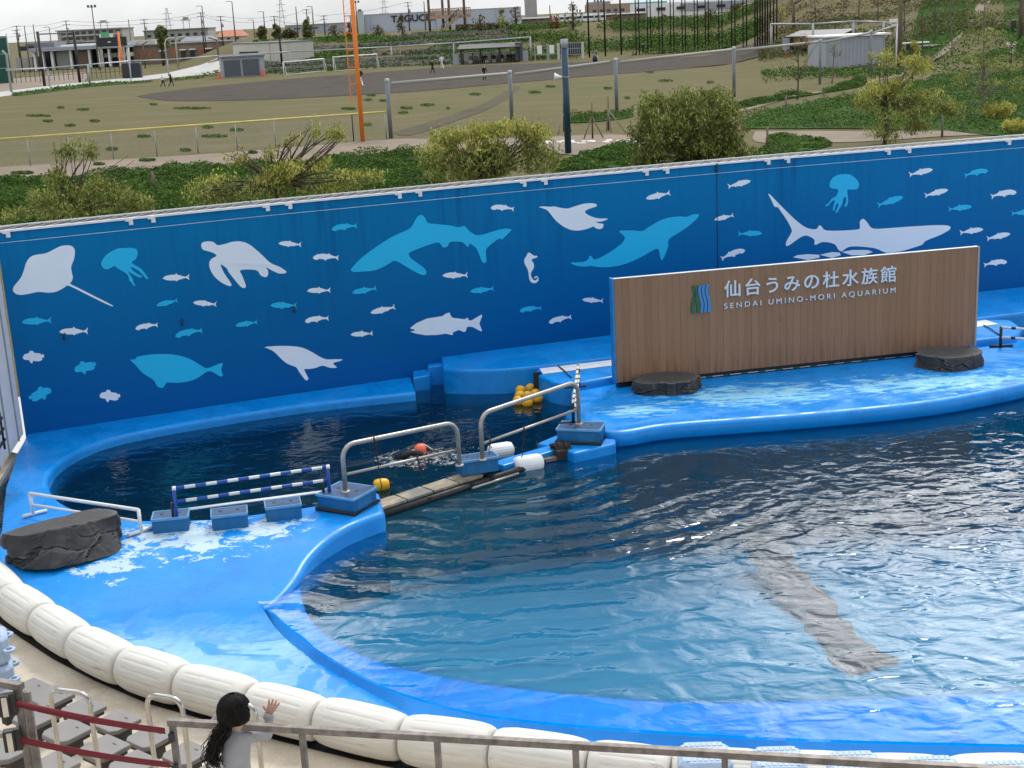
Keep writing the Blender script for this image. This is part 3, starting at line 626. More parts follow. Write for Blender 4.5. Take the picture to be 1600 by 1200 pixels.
decal('shark_silhouette', smoothed(Z8([(0, 332), (12, 336), (60, 385), (130, 455), (190, 510), (245, 545), (300, 552), (318, 529), (335, 535), (362, 560), (480, 560), (562, 553), (574, 540), (572, 510), (585, 490), (600, 490), (620, 510), (655, 548), (760, 545), (900, 535), (1050, 527), (1125, 530), (1140, 545), (1120, 565), (1060, 595), (985, 625), (960, 650), (900, 670), (830, 690), (740, 700), (670, 672), (560, 660), (500, 665), (460, 690), (437, 678), (425, 655), (400, 640), (340, 632), (292, 651), (288, 617), (240, 592), (200, 605), (150, 640), (122, 657), (111, 651), (116, 625), (143, 578), (147, 555), (120, 500), (72, 430), (62, 415), (40, 411), (25, 380)])), W_, 'long white shark silhouette above the wooden sign')
decal('jellyfish_silhouette', smoothed(Z8([(385, 262), (402, 233), (440, 212), (500, 208), (535, 225), (560, 250), (568, 275), (558, 299), (530, 305), (500, 304), (495, 322), (499, 350), (500, 382), (490, 409), (478, 411), (478, 400), (488, 380), (485, 350), (470, 362), (463, 395), (442, 430), (430, 450), (422, 445), (430, 425), (440, 400), (430, 391), (420, 411), (413, 437), (405, 432), (408, 405), (418, 372), (397, 380), (375, 405), (358, 409), (360, 401), (375, 390), (400, 360), (425, 345), (438, 312), (428, 300), (400, 298), (384, 285)])), B_, 'cyan jellyfish silhouette above the long shark')
for k, L in enumerate(([(155, 728), (180, 715), (250, 708), (318, 712), (322, 730), (250, 745)], [(322, 712), (400, 695), (445, 698), (455, 715), (400, 732)], [(460, 694), (530, 682), (620, 682), (655, 694), (600, 715), (520, 715)])):
    decal('fin_silhouette', Z8(L), W_, 'white fin shape half hidden by the top of the wooden sign')
CL = [(140, 1035), (150, 1015), (180, 1005), (185, 992), (205, 993), (212, 1005), (250, 1008), (257, 1018), (268, 1012), (275, 1025), (272, 1035), (258, 1037), (265, 1048), (245, 1058), (205, 1055), (200, 1072), (188, 1065), (180, 1050), (150, 1048)]
CL = [((x-207)/136, (y-1032)/136) for x, y in CL]
for cx, cy, s, an, fl, wh in ((52, 558, 34, 0, 1, 1), (133, 574, 36, -14, 1, 0), (63, 616, 38, -24, -1, 0), (171.5, 619, 33, 4, 1, 1)):
    an = math.radians(an)
    decal('reef_fish_silhouette', [(cx+(x*fl*math.cos(an)-y*math.sin(an))*s, cy+(x*fl*math.sin(an)+y*math.cos(an))*s) for x, y in CL], W_ if wh else B_, 'small %s round reef fish silhouette' % ('white' if wh else 'cyan'))
FT = [[(-.5, .02), (-.42, -.06), (-.3, -.10), (-.12, -.115), (-.02, -.12), (0, -.18), (.05, -.115), (.2, -.075), (.34, -.03), (.42, -.07), (.5, -.15), (.465, -.02), (.5, .10), (.41, .03), (.34, .015), (.2, .05), (.08, .085), (.02, .13), (-.04, .095), (-.2, .10), (-.38, .075)],
      [(-.5, .0), (-.4, -.07), (-.2, -.115), (-.05, -.11), (0, -.15), (.03, -.10), (.25, -.05), (.38, -.015), (.5, -.13), (.45, 0), (.5, .12), (.38, .035), (.22, .06), (.19, .10), (.14, .08), (0, .10), (-.08, .14), (-.12, .105), (-.3, .09), (-.44, .05)],
      [(-.5, .03), (-.45, -.05), (-.3, -.12), (-.1, -.14), (.1, -.12), (.12, -.16), (.17, -.10), (.3, -.045), (.4, -.03), (.5, -.09), (.46, .0), (.48, .13), (.39, .04), (.25, .03), (.05, .07), (-.02, .13), (-.07, .075), (-.25, .06), (-.33, .10), (-.42, .09)]]
FISH = [(275, 434, 42, -1, 1, 1), (320, 474, 37, 4, 1, 1), (229, 510, 36, -10, 1, 1), (115, 518, 45, 0, 1, 1), (453, 381, 36, 3, 1, 1), (509, 402, 41, 0, 1, 1), (498, 454, 37, 0, 1, 1), (598, 484, 40, -14, 1, 1), (495, 499, 38, -8, 1, 1), (565, 522, 35, -2, 1, 1), (711, 430, 40, -1, 1, 1), (785, 325, 37, 3, 1, 1), (1028, 306, 39, -12, 1, 1), (926, 469, 33, 3, 1, 1), (875, 499, 37, -14, 1, 1), (1131, 340, 31, -12, 1, 1),
        (1155, 287, 37, -14, -1, 1), (1145, 397, 40, -20, -1, 1), (1439, 269, 38, -14, -1, 1), (1463, 301, 38, -14, -1, 1), (1568, 303, 41, -10, -1, 1), (1518, 361, 37, -10, -1, 1), (1560, 369, 38, -12, -1, 1), (1555, 411, 37, -8, -1, 1),
        (57, 502, 47, -2, 1, 0), (261, 473, 35, -14, 1, 0), (295, 520, 44, -12, 1, 0), (385, 506, 35, -8, 1, 0), (443, 477, 42, 0, 1, 0), (538, 355, 41, -8, 1, 0), (569, 454, 39, -9, 1, 0), (753, 453, 38, -8, 1, 0), (829, 483, 35, -8, 1, 0), (1172, 365, 38, -3, -1, 0), (1391, 314, 43, -18, -1, 0), (1525, 270, 38, -12, -1, 0), (1500, 325, 37, -8, -1, 0), (1598, 332, 36, -4, -1, 0)]
for i, (cx, cy, s, an, fl, wh) in enumerate(FISH):
    an = math.radians(an); T = FT[i*7 % 3]
    decal('fish_silhouette', [(cx+(x*fl*math.cos(an)-y*math.sin(an))*s, cy+(x*fl*math.sin(an)+y*math.cos(an))*s) for x, y in T], W_ if wh else B_, 'small %s fish silhouette' % ('white' if wh else 'cyan'))
# ---------------------------------------------------------------- white side wall and glass on the left
A = Vector((WALL[0][0]-.02, WALL[0][1], 0)); B = G(-25, 775, -.1); B.z = 0
d = (B-A).normalized(); A2 = A-d*.4
sw = thing('side_wall', 'white painted side wall meeting the blue mural wall at the left edge', 'wall', tuple(A))
mb = MB(); nn = Vector((-d.y, d.x, 0)); nn = nn if nn.x < 0 else -nn
mb.bar(A+d*.0+nn*.14+Vector((0, 0, 2.05)), A+d*9+nn*.14+Vector((0, 0, 2.05)), .24, 4.3)
mb2 = [tuple(Vector(v)-A) for v in mb.v]; mb.v = mb2; mb.build('wall_panel', M['white_paint'], sw)
mb = MB()
for k in range(5): p = d*(.5+k*.9)+nn*.005; mb.box((p.x, p.y, 2.0), (.02, .03, 4.2))
mb.build('panel_joint', M['grey_metal'], sw)
mb = MB(); p = d*3.0-nn*.05
for z in (.35, .55, .75): mb.tube([d*1.9-nn*.06+Vector((0, 0, z)), d*5-nn*.06+Vector((0, 0, z))], .03, 6)
for k in range(4): mb.tube([d*(2+k*.8)-nn*.06+Vector((0, 0, .2)), d*(2+k*.8)-nn*.06+Vector((0, 0, .9))], .022, 6)
mb.build('pipe_rack', M['black'], sw)
gm = NT('tank_glass'); gm.set(Base_Color=(.10, .2, .30), Roughness=.08); gm.b.inputs['Alpha'].default_value = .55; M['tank_glass'] = gm.m
mb = MB(); a = A-nn*.1; mb.bar(Vector((a.x, a.y, -.5))+d*.3, Vector((a.x, a.y, -.5))+d*8.6, .06, .72)
tag(mb.build('tank_panel', M['tank_glass']), 'blue grey acrylic panel standing low at left edge beside the blue deck', 'acrylic panel')
mb = MB(); mb.add([(-14, 30, -.9), (-14, 9, -.9), (-5.5, 9, -.9), (-8.6, 19, -.9), (-9.2, 26, -.9)], [(0, 1, 2, 3, 4)]); struct(mb.build('service_floor', M['concrete']))
# ---------------------------------------------------------------- wooden sign
sl = G(964, 598, .12); sr = G(1522, 540, .12); sx = (sr-sl); SW = sx.length; sx.normalize(); sn = Vector((sx.y, -sx.x, 0)); SRZ = math.atan2(sx.y, sx.x)
def on_sign(px, py):
    dd = ray(px, py); k = (sl-CAM).dot(sn)/dd.dot(sn); p = CAM+dd*k-sl; return (p.dot(sx), p.z)
SH = on_sign(958, 440)[1]; SH = .5*(SH+on_sign(1523.5, 383)[1])
sign = thing('wooden_sign', 'long brown plank sign board with raised aquarium name standing on the blue stage', 'sign', tuple(sl), SRZ)
mb = MB(); npl = 52; pw = SW/npl
for i in range(npl): mb.box((pw*(i+.5), .025+rnd.uniform(-.002, .002), SH/2), (pw-.003, .05, SH))
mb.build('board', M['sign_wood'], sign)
mb = MB(); mb.box((SW/2, .11, SH/2+.02), (SW-.02, .1, SH-.04)); mb.build('backing', M['navy'], sign)
mb = MB(); mb.box((SW/2, .03, SH+.008), (SW+.02, .07, .012)); mb.build('top_trim', M['white_paint'], sign)
mb = MB(); mb.box((-.026, .09, SH/2), (.042, .2, SH+.02)); mb.build('end_panel', simple('end_blue', (.01, .2, .5), .5), sign)
mb = MB(); mb.box((SW+.022, .08, SH/2), (.04, .18, SH)); mb.build('end_trim', M['pale_block'], sign)
mb = MB(); mb.box((SW/2, .16, -.055), (SW-.1, .2, .125)); mb.build('shadow_base', M['black'], sign)  # black box standing in for the shade under the board
mb = MB()
for k in range(7): mb.box((.4+k*(SW-.8)/6, .2, SH/2-.06), (.08, .12, SH))
mb.build('support', M['grey_metal'], sign)
def lettering(body, name, mat, parent, u0, u1, v0, v1, y, ext=.018, bold=0.0, space=1.0, shear=0):
    cu = bpy.data.curves.new(name, 'FONT'); cu.body = body; cu.size = 1; cu.extrude = .03; cu.offset = bold; cu.space_character = space
    o = bpy.data.objects.new(name, cu); COL.objects.link(o); bpy.context.view_layer.update()
    me = bpy.data.meshes.new_from_object(o.evaluated_get(bpy.context.evaluated_depsgraph_get())); bpy.data.objects.remove(o)
    a = np.array([v.co[:] for v in me.vertices]); lo = a.min(0); hi = a.max(0)
    b = np.zeros_like(a); b[:, 0] = u0+(a[:, 0]-lo[0])/(hi[0]-lo[0])*(u1-u0); b[:, 2] = v0+(a[:, 1]-lo[1])/(hi[1]-lo[1])*(v1-v0); b[:, 1] = y-(a[:, 2]-lo[2])/(hi[2]-lo[2])*ext
    b[:, 2] += shear*(b[:, 0]-u0)
    me.vertices.foreach_set('co', b.ravel()); me.update(); me.materials.clear(); me.materials.append(mat)
    o = bpy.data.objects.new(name, me); COL.objects.link(o); o.parent = parent; return o
M['letter'] = simple('letter', (.62, .70, .80), .45, .04, 5)
uL, vL = on_sign(1131, 464); uR, vR = on_sign(1399, 438)
v0 = .5*(on_sign(1131, 464.5)[1]+on_sign(1399, 440)[1]); v1 = .5*(on_sign(1140, 438)[1]+on_sign(1390, 415)[1])
lettering('仙台うみの杜水族館', 'japanese_lettering', M['letter'], sign, uL, uR, v0, v1, -.004, .03, .009, 1.25)
v0 = .5*(on_sign(1131, 484)[1]+on_sign(1399, 458.5)[1]); v1 = .5*(on_sign(1131, 474)[1]+on_sign(1399, 449)[1])
lettering('SENDAI UMINO-MORI AQUARIUM', 'english_lettering', M['letter'], sign, uL, uR, v0, v1, -.004, .02, 0.0, 1.5)
M['logo_green'] = simple('logo_green', (.01, .13, .06), .5, .05); M['logo_blue'] = simple('logo_blue', (.04, .24, .55), .5, .05)
def wave_bar(px0, pts, wpx, m, nm):
    us = [on_sign(px0+dx, py) for dx, py in pts]; hw = wpx/2/ppm(sl+sx*us[0][0])
    L_ = densify(us, 4); mb = MB(); n = len(L_)
    vs = [(u-hw, -.004, v) for u, v in L_]+[(u+hw, -.004, v) for u, v in L_]+[(u-hw, -.03, v) for u, v in L_]+[(u+hw, -.03, v) for u, v in L_]
    fs = []
    for i in range(n-1): fs += [(2*n+i, 2*n+i+1, 3*n+i+1, 3*n+i), (i, i+1, 2*n+i+1, 2*n+i), (n+i, 3*n+i, 3*n+i+1, n+i+1)]
    mb.add(vs, fs).build(nm, m, sign)
wave_bar(1083, [(0, 446), (2, 457), (5, 467), (7, 478), (7, 489)], 4, M['logo_green'], 'logo_bar')
wave_bar(1087.5, [(0, 447), (-1, 457), (-4, 467), (-6, 478), (-5.5, 490)], 4, M['logo_green'], 'logo_bar')
for k in range(3):
    wave_bar(1094+k*5.8, [(0, 445-k*.6), (-2, 454), (0, 464), (2.5, 474), (1.5, 488-k*.5)], 4.2, M['logo_blue'], 'logo_bar')
# rope at the foot of the sign
mb = MB(); a = G(1092, 592, .0); b = G(1426, 557, .0); mb.tube([a+(b-a)*(i/40)+Vector((0, 0, .03)) for i in range(41)], .028, 8)
rt = NT('rope_stripe'); s_ = rt.n('TexWave', Scale=1.15, Distortion=0); rt.l(rt.map((1, 1, 1), (0, 0, .55)), s_.inputs[0]); rt.set(Base_Color=rt.ramp(s_.outputs[0], [(.62, (.6, .62, .6)), (.68, (.03, .16, .12))]), Roughness=.7)
tag(mb.build('striped_rope', rt.m), 'white and green striped rope lying on the stage at the foot of the wooden sign', 'rope')
# ================================================================ POOLSIDE OBJECTS
def strips_box(mb, w, d, h, z0=0):
    mb.box((0, 0, z0+h/2), (w, d, h))
def make_crate(name, label, loc, rz, w, d, h, group='blue plastic crates by the pools', lid=True, skirt=False):
    t = thing(name, label, 'crate', loc, rz, group)
    mb = MB(); tw, td = w*.965, d*.955
    vs = [(-tw/2, -td/2, 0), (tw/2, -td/2, 0), (tw/2, td/2, 0), (-tw/2, td/2, 0), (-w/2+.008, -d/2+.008, h-.03), (w/2-.008, -d/2+.008, h-.03), (w/2-.008, d/2-.008, h-.03), (-w/2+.008, d/2-.008, h-.03)]
    mb.add(vs, [(3, 2, 1, 0), (0, 1, 5, 4), (1, 2, 6, 5), (2, 3, 7, 6), (3, 0, 4, 7), (4, 5, 6, 7)])
    for sx_ in (-1, 1):                                   # corner ribs
        for k in (.03, .085):
            for sy_ in (-1, 1):
                mb.box((sx_*(tw/2-k), sy_*(td/2-.002), h*.45), (.016, .022, h*.86)); mb.box((sx_*(tw/2-.002), sy_*(td/2-k), h*.45), (.022, .016, h*.86))
    for sy_ in (-1, 1): mb.box((0, sy_*(td/2+.0), h*.8), (w*.8, .022, .012))
    mb.build('body', M['crate'], t)
    r = MB(); r.box((0, -d/2, h-.02), (w+.02, .022, .04)); r.box((0, d/2, h-.02), (w+.02, .022, .04)); r.box((-w/2, 0, h-.02), (.022, d-.02, .04)); r.box((w/2, 0, h-.02), (.022, d-.02, .04))
    r.build('rim', M['crate_rim'], t, bevel=.005)
    l = MB(); l.box((0, 0, h-.012), (w-.024, d-.024, .02)); l.build('lid', M['crate_lid'], t)
    for k in (-1, 1):
        hl = MB(); hl.lathe([(0, .002), (.028, .002), (.032, 0), (.032, -.004)], Matrix.Translation((k*w*.24, d*.05, h)), 14); hl.build('hole', M['black'], t)
    if skirt:
        s = MB(); s.tube([(-w/2-.01, -d/2-.01, .03), (w/2+.01, -d/2-.01, .03), (w/2+.01, d/2+.01, .03), (-w/2-.01, d/2+.01, .03), (-w/2-.01, -d/2-.01, .03)], .028, 7); s.build('rope', M['rope_dark'], t)
    return t
M['crate_rim'] = simple('crate_rim', (.11, .32, .58), .4, .1, 5)
for (px, py, rz, w, lab) in ((265, 832, .14, .53, 'blue crate under the left end of the striped hurdle, its lid holding the post'),
                             (357, 827, .20, .53, 'middle of three small blue crates in a row on the worn deck'),
                             (441, 813, .22, .53, 'small blue crate nearest the railing, right end of the row on the deck')):
    p = GD(px, py); make_crate('plastic_crate', lab, (p.x, p.y+.17, p.z), rz, w, .36, .235)
pa = GD(545, 793); make_crate('plastic_crate', 'large blue crate with rope skirt carrying the near foot of the railing', (pa.x-.02, pa.y+.05, pa.z), -.52, .70, .62, .27, skirt=True)
pb = G(746, 738, -.12); make_crate('plastic_crate', 'blue crate on the gangway between the two railings', (pb.x, pb.y+.08, -.12), .32, .66, .33, .26)
pc = G(908, 694, -.12); make_crate('plastic_crate', 'blue crate with rope skirt at the stage corner carrying the far railing foot', (pc.x+.02, pc.y+.22, -.12), -.28, .78, .5, .28, skirt=True)
# ---- railings over the gangway
def pipe_bend(a, b, h, r=.22, k=5):        # inverted U from a to b (floor points), total height h over each
    a = Vector(a); b = Vector(b); at = a+Vector((0, 0, h)); bt = b+Vector((0, 0, h)); d = (bt-at).normalized(); up = Vector((0, 0, 1)); P = [a]
    for i in range(k+1):
        t = i/k*math.pi/2; P.append(at-up*r+d*r*(1-math.cos(t))+up*r*math.sin(t))
    for i in range(k+1):
        t = i/k*math.pi/2; P.append(bt-d*r+d*r*math.sin(t)+up*(-r+r*math.cos(t)))
    return P+[b]
M['rail_steel'] = simple('rail_steel', (.36, .35, .33), .36, .15, 8, metal=.55)
def railing(label, pa, pb, h, low, za, zb):
    a = Vector(pa); b = Vector(pb); t = thing('pipe_railing', label, 'railing', tuple(a), 0, 'steel pipe railings along the gangway'); o = Vector((0, 0, 0)); e = b-a
    MB().tube(pipe_bend(o, e, h), .038, 12).build('frame', M['rail_steel'], t)
    MB().tube([o+Vector((0, 0, low))+e.normalized()*.03, e+Vector((0, 0, low))-e.normalized()*.03], .024, 10).build('lower_rail', M['rail_steel'], t)
    for q in (o, e): MB().lathe([(0, .02), (.07, .02), (.075, .0)], Matrix.Translation(q), 14).build('foot_flange', M['rail_steel'], t)
    return t, a, e
za = .27; zb = .14; zc = .16
ra = G(540, 768, za); rb = G(718, 727, zb); rb2 = G(754, 718, zb); rc = G(905, 662, zc)
t1, a1, e1 = railing('long curved steel pipe railing on the left over the wooden gangway plank', ra, rb, .74, .27, za, zb)
t2, a2, e2 = railing('curved steel pipe railing on the right, between gangway crate and stage corner crate', rb2, rc, .78, .27, zb, zc)
def cord(label, A, fr, drop, sway=0):
    p = A[0]+A[1]*fr[0]+Vector((0, 0, fr[1])); P = [p+Vector((sway*k/8+.012*math.sin(k*2.1), -.05, -drop*k/8)) for k in range(9)]
    mb = MB(); mb.tube(P, .008, 5); mb.tube([x+Vector((.02+.008*math.cos(i*1.7), 0, 0)) for i, x in enumerate(P[:5])], .007, 5)
    mb.tube([p+Vector((0, .05*math.cos(q), .05*math.sin(q))) for q in [k*.7 for k in range(10)]], .012, 5)
    tag(mb.build('cord', M['rope_dark']), label, 'cord', 'black cords tied to the railings')
cord('long black cord hanging from the top pipe of the left railing past the yellow float', (a1, e1), (.27, .74), .86, .06)
cord('short black cord hanging from the lower pipe of the left railing', (a1, e1), (.63, .27), .36, .06)
cord('black cord tied near the left end of the right railing lower pipe', (a2, e2), (.08, .27), .22, -.03)
cord('black cord hanging from the middle of the right railing lower pipe', (a2, e2), (.42, .27), .5, -.06)
# ---- gangway plank and float
gA = G(588, 802, -.2); gB = G(740, 752, -.2); gd = (gB-gA); gl_ = gd.length+.35; grz = math.atan2(gd.y, gd.x)
gw = thing('gangway', 'weathered wooden plank gangway on dark pipes crossing between the two pools', 'gangway', (gA.x, gA.y, -.22), grz)
wd = NT('wet_plank'); nn_ = wd.noise(5, 6, .6, wd.map((.6, 5, 1))); wd.set(Base_Color=wd.mix(wd.ramp(wd.noise(1.6, 3), [(.42, 0), (.56, 1)]), wd.ramp(nn_, [(.3, (.16, .12, .075)), (.7, (.48, .40, .28))]), (.16, .16, .14)), Roughness=.55).bump(nn_, .4, .01)
for k in range(4):
    mb = MB(); mb.box((.2+(gl_-.2)*(k+.5)/4-.12, .17, .06), ((gl_-.2)/4-.03, .34, .045)); mb.build('plank', wd.m, gw, bevel=.006)
for yy in (-.02, .36): mb = MB(); mb.tube([(-.05, yy, -.03), (gl_+.75, yy, -.03)], .06, 8); mb.build('pipe', M['black'], gw)
mb = MB(); mb.tube([(gl_-.5, -.14, -.03), (gl_+.5, -.16, -.03)], .022, 7); mb.build('tie_bar', M['rail_steel'], gw)
for xx in (.05, 1.0, 1.9, gl_): mb = MB(); mb.box((xx, .17, .0), (.06, .5, .06)); mb.build('cross_beam', M['black'], gw)
# blue flat beam from gangway crate to the stage landing
a = G(778, 727, -.14); b = G(876, 698, -.14); mb = MB(); mb.bar(a+Vector((0, .1, -.06)), b+Vector((0, .1, -.06)), .30, .12); tag(mb.build('blue_beam', M['deck_plain'], bevel=.02), 'flat blue beam between the gangway crate and the stage landing', 'beam')
mb = MB(); mb.bar(G(842, 721, -.25), G(884, 712, -.25), .10, .06); tag(mb.build('white_plank', M['bark_pale']), 'short pale plank floating between the ribbed white float and the landing', 'plank')
p = G(876, 707, -.2); mb = MB()
for k in range(5): mb.tube([p+Vector((-.16+.06*k, .12-.05*k, .1)), p+Vector((-.1+.06*k, .0, .15+.02*(k % 2))), p+Vector((.02+.04*k, -.1, .02)), p+Vector((.1+.03*k, .02, -.06))], .04, 6)
mb.box(tuple(p+Vector((.05, 0, .0))), (.36, .3, .16), .4); tag(mb.build('mooring_rope', M['rope_dark']), 'dark coil of mooring rope lashed at the landing below the corner crate', 'rope')
# ---- floats
def cyl_float(name, label, c, L_, r, az, m, ribs, grp=None, sq=1.0):
    t = thing(name, label, 'float', c, az, grp)
    prof = [(0, -L_/2), (r*.55, -L_/2), (r*.86, -L_/2+.025), (r, -L_/2+.09), (r*1.01, 0), (r, L_/2-.09), (r*.86, L_/2-.025), (r*.55, L_/2), (0, L_/2)]
    n = 60; mb = MB(); Mx = Matrix.Rotation(math.pi/2, 4, 'Y'); vs = []; 
    for rr, z in prof:
        for k in range(n):
            g = 1-(.035 if ribs and k % 3 == 0 and abs(z) < L_/2-.02 else 0); a = 2*math.pi*k/n
            vs.append(Mx @ Vector((rr*g*math.cos(a), rr*g*math.sin(a), z)))
    mb.add(vs, [(i*n+k, i*n+(k+1) % n, (i+1)*n+(k+1) % n, (i+1)*n+k) for i in range(len(prof)-1) for k in range(n)], True); mb.build('body', m, t)
    e = MB(); e.tube([(L_/2-.01, 0, 0), (L_/2+.06, 0, 0)], .03, 8); e.tube([(-L_/2+.01, 0, 0), (-L_/2-.06, 0, 0)], .03, 8); e.build('end_eye', M['rope_dark'], t)
    return t
p = G(826, 734, WZ); cyl_float('ribbed_float', 'ribbed white cylinder float lying in the water in front of the blue beam', (p.x, p.y+.08, WZ+.08), .52, .155, .34, M['fender_white'], True, 'ribbed white floats at the gangway')
p = G(783, 716, WZ); cyl_float('ribbed_float', 'ribbed white cylinder float behind the gangway crate, half hidden by it', (p.x, p.y+.1, WZ+.1), .46, .15, .34, M['fender_white'], True, 'ribbed white floats at the gangway')
p = G(596, 768, WZ); cyl_float('yellow_float', 'bright yellow float in the dark water beside the left end of the gangway', (p.x, p.y+.08, WZ+.09), .26, .105, .2, M['yellow'], False)
yb = [(814, 612, 1, 'upper left'), (829, 609, .6, 'topmost dull'), (813, 619, 1, 'middle left'), (825, 620, .5, 'dull centre'), (837, 617, 1, 'upper right'), (840, 623, 1, 'rightmost'), (810, 627, 1, 'lower left'), (824, 629, .8, 'lowest front')]
for i, (x, y, s, nm) in enumerate(yb):
    p = G(x, y+6, WZ); t = thing('ball_float', '%s yellow ball float in the floating cluster by the black gap' % nm, 'float', (p.x, p.y+.08, WZ+.06+.03*((629-y)/25)), rnd.uniform(0, 3), 'yellow ball floats bunched by the black gap')
    MB().lathe([(0.0001, -.10), (.06, -.09), (.1, -.05), (.115, 0), (.1, .055), (.06, .09), (0.0001, .10)], Matrix.Rotation(1.2+i, 4, 'X'), 18).build('body', M['yellow'] if s > .7 else M['faded_yellow'], t)
    MB().lathe([(0.0001, .125), (.018, .12), (.02, .09)], Matrix.Rotation(1.2+i, 4, 'X'), 8).build('eye', M['rope_dark'], t)
# ---- rocks
def rock(label, top, bottom, z0, z1, seed, chip=.10):
    T = [G(x, y, z1) for x, y in top]; Bm = [GD(x, y) if z0 is None else G(x, y, z0) for x, y in bottom]
    zb_ = Bm[0].z if z0 is None else z0
    T = densify([tuple(p) for p in T]+[tuple(T[0])], 5)[:-1]; Bm = densify([tuple(p) for p in Bm]+[tuple(Bm[0])], 5)[:-1]
    c = Vector((sum(p[0] for p in T)/len(T), sum(p[1] for p in T)/len(T), zb_))
    n = 110
    def res(Pl):
        out = []
        for k in range(n):
            a = -math.pi/2+2*math.pi*k/n; d = Vector((math.cos(a), math.sin(a))); best = .1
            for i in range(len(Pl)):
                p = Vector(Pl[i][:2])-c.xy; q = Vector(Pl[(i+1) % len(Pl)][:2])-c.xy; e = q-p; den = d.x*e.y-d.y*e.x
                if abs(den) < 1e-9: continue
                tt = (p.x*e.y-p.y*e.x)/den; u = (p.x*d.y-p.y*d.x)/den
                if tt > 0 and -1e-6 <= u <= 1+1e-6: best = max(best, tt)
            out.append(d*best)
        return [d*(1+chip*(mnoise.cell(Vector((math.atan2(d.y, d.x)*2.3+seed, seed, .5)))-.5)+.05*mnoise.noise(Vector((d.x*3+seed, d.y*3, 0)))) for d in out]
    t_ = res(T); b_ = [p if p.length > q.length*1.03 else q*1.03 for p, q in zip(res(Bm), t_)]; mb = MB(); vs = []; lev = 30; H_ = z1-zb_
    for j in range(lev+1):
        f = j/lev
        for k in range(n):
            p = b_[k].lerp(t_[k], f); p3 = Vector((p.x, p.y, f*H_))
            q = (p3+c)*3.0; cell = mnoise.cell(Vector((q.x*1.1, q.y*1.1, q.z*1.2))+Vector((seed, 0, 0)))
            w3 = q*.8; w_ = Vector((mnoise.noise(w3), mnoise.noise(w3+Vector((9, 3, 1))), mnoise.noise(w3+Vector((2, 7, 5)))))*.55; dn = mnoise.voronoi(Vector((q.x, q.y, q.z*1.5))*.62+w_+Vector((seed, 1, 2)))[0]; crack = 1-smooth(0, .06, dn[1]-dn[0]); cell = mnoise.cell((mnoise.voronoi(Vector((q.x, q.y, q.z*1.5))*.62+w_+Vector((seed, 1, 2)))[1][0])*7.3)
            fade = math.sin(min(1, f*1.02)*math.pi)**.4 if 0 < f < 1 else .25
            s_ = 1+fade*(.06*cell-.05*crack+.02*mnoise.noise(q*2)+.012*mnoise.noise(q*6))
            vs.append((p.x*s_, p.y*s_, f*H_ - (.03*crack if f == 1 else 0)))
    for f in (.92, .6, .25):
        for k in range(n): vs.append((t_[k].x*f, t_[k].y*f, H_+.012+.012*mnoise.noise(Vector((t_[k].x*f*4, t_[k].y*f*4, seed)))))
    vs.append((0, 0, H_+.02)); L_ = lev+4
    fs = [(j*n+k, j*n+(k+1) % n, (j+1)*n+(k+1) % n, (j+1)*n+k) for j in range(L_-1) for k in range(n)]+[((L_-1)*n+k, (L_-1)*n+(k+1) % n, L_*n) for k in range(n)]
    mb.add(vs, fs, False); o = mb.build('rock', M['rock']); o.location = c; tag(o, label, 'rock', 'dark artificial rocks on the blue decks'); return o
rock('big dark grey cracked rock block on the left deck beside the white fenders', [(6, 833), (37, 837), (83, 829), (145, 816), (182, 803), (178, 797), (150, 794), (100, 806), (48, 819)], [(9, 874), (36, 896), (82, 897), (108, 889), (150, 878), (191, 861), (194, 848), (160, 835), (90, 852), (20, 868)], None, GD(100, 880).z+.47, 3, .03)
rock('low flat dark rock at the left foot of the wooden sign', [(985, 594), (1000, 599), (1040, 600), (1080, 598), (1094, 590), (1085, 583), (1050, 580), (1005, 584)], [(988, 610), (1003, 617), (1040, 619), (1078, 616), (1095, 606), (1085, 599), (1040, 597), (995, 602)], 0.0, .24, 8)
rock('low dark rock at the right foot of the wooden sign', [(1427, 553), (1450, 558), (1490, 560), (1522, 556), (1534, 548), (1518, 541), (1480, 540), (1445, 543)], [(1428, 568), (1447, 578), (1475, 582), (1512, 580), (1533, 570), (1525, 563), (1470, 561), (1440, 564)], 0.0, .27, 13)
# ---- white barrier, striped hurdle, stage barriers
def pipe_set(name, label, cat, parts, group=None):
    o = Vector(parts[0][2][0]); o.z = min(Vector(q).z for p in parts for q in p[2]); t = thing(name, label, cat, tuple(o), 0, group)
    for nm, m, pts, r in parts: MB().tube([Vector(q)-o for q in pts], r, 9).build(nm, m, t)
    return t
f1 = GD(52, 806); f2 = GD(221, 833); U = Vector((0, 0, 1)); e = (f2-f1).normalized(); sd_ = Vector((-e.y, e.x, 0))
h = .37
pipe_set('white_barrier', 'low white plastic pipe barrier standing behind the big dark rock', 'barrier', [
    ('top_bar', M['white_paint'], [f1+U*h, f2+U*h], .028), ('middle_bar', M['white_paint'], [f1+U*h*.5, f2+U*h*.5], .022), ('post', M['white_paint'], [f1, f1+U*h], .028), ('post', M['white_paint'], [f2, f2+U*h], .028),
    ('foot', M['white_paint'], [f1+Vector((-.13, -.1, .03)), f1+Vector((.17, .14, .03))], .03), ('foot', M['white_paint'], [f2+Vector((-.16, -.14, .03)), f2+Vector((.2, .22, .03))], .03)])
def stripem():
    t = NT('stripe_pipe'); s = t.n('SeparateXYZ'); t.l(t.tc(), s.inputs[0]); k = t.math('FRACT', t.math('MULTIPLY', s.outputs[0], 3.15)); t.set(Base_Color=t.mix(t.ramp(k, [(.495, 0), (.505, 1)]), (.01, .07, .34), (.66, .68, .64)), Roughness=.45); return t.m
M['stripe_pipe'] = stripem(); M['hurdle_blue'] = simple('hurdle_blue', (.01, .07, .36), .45)
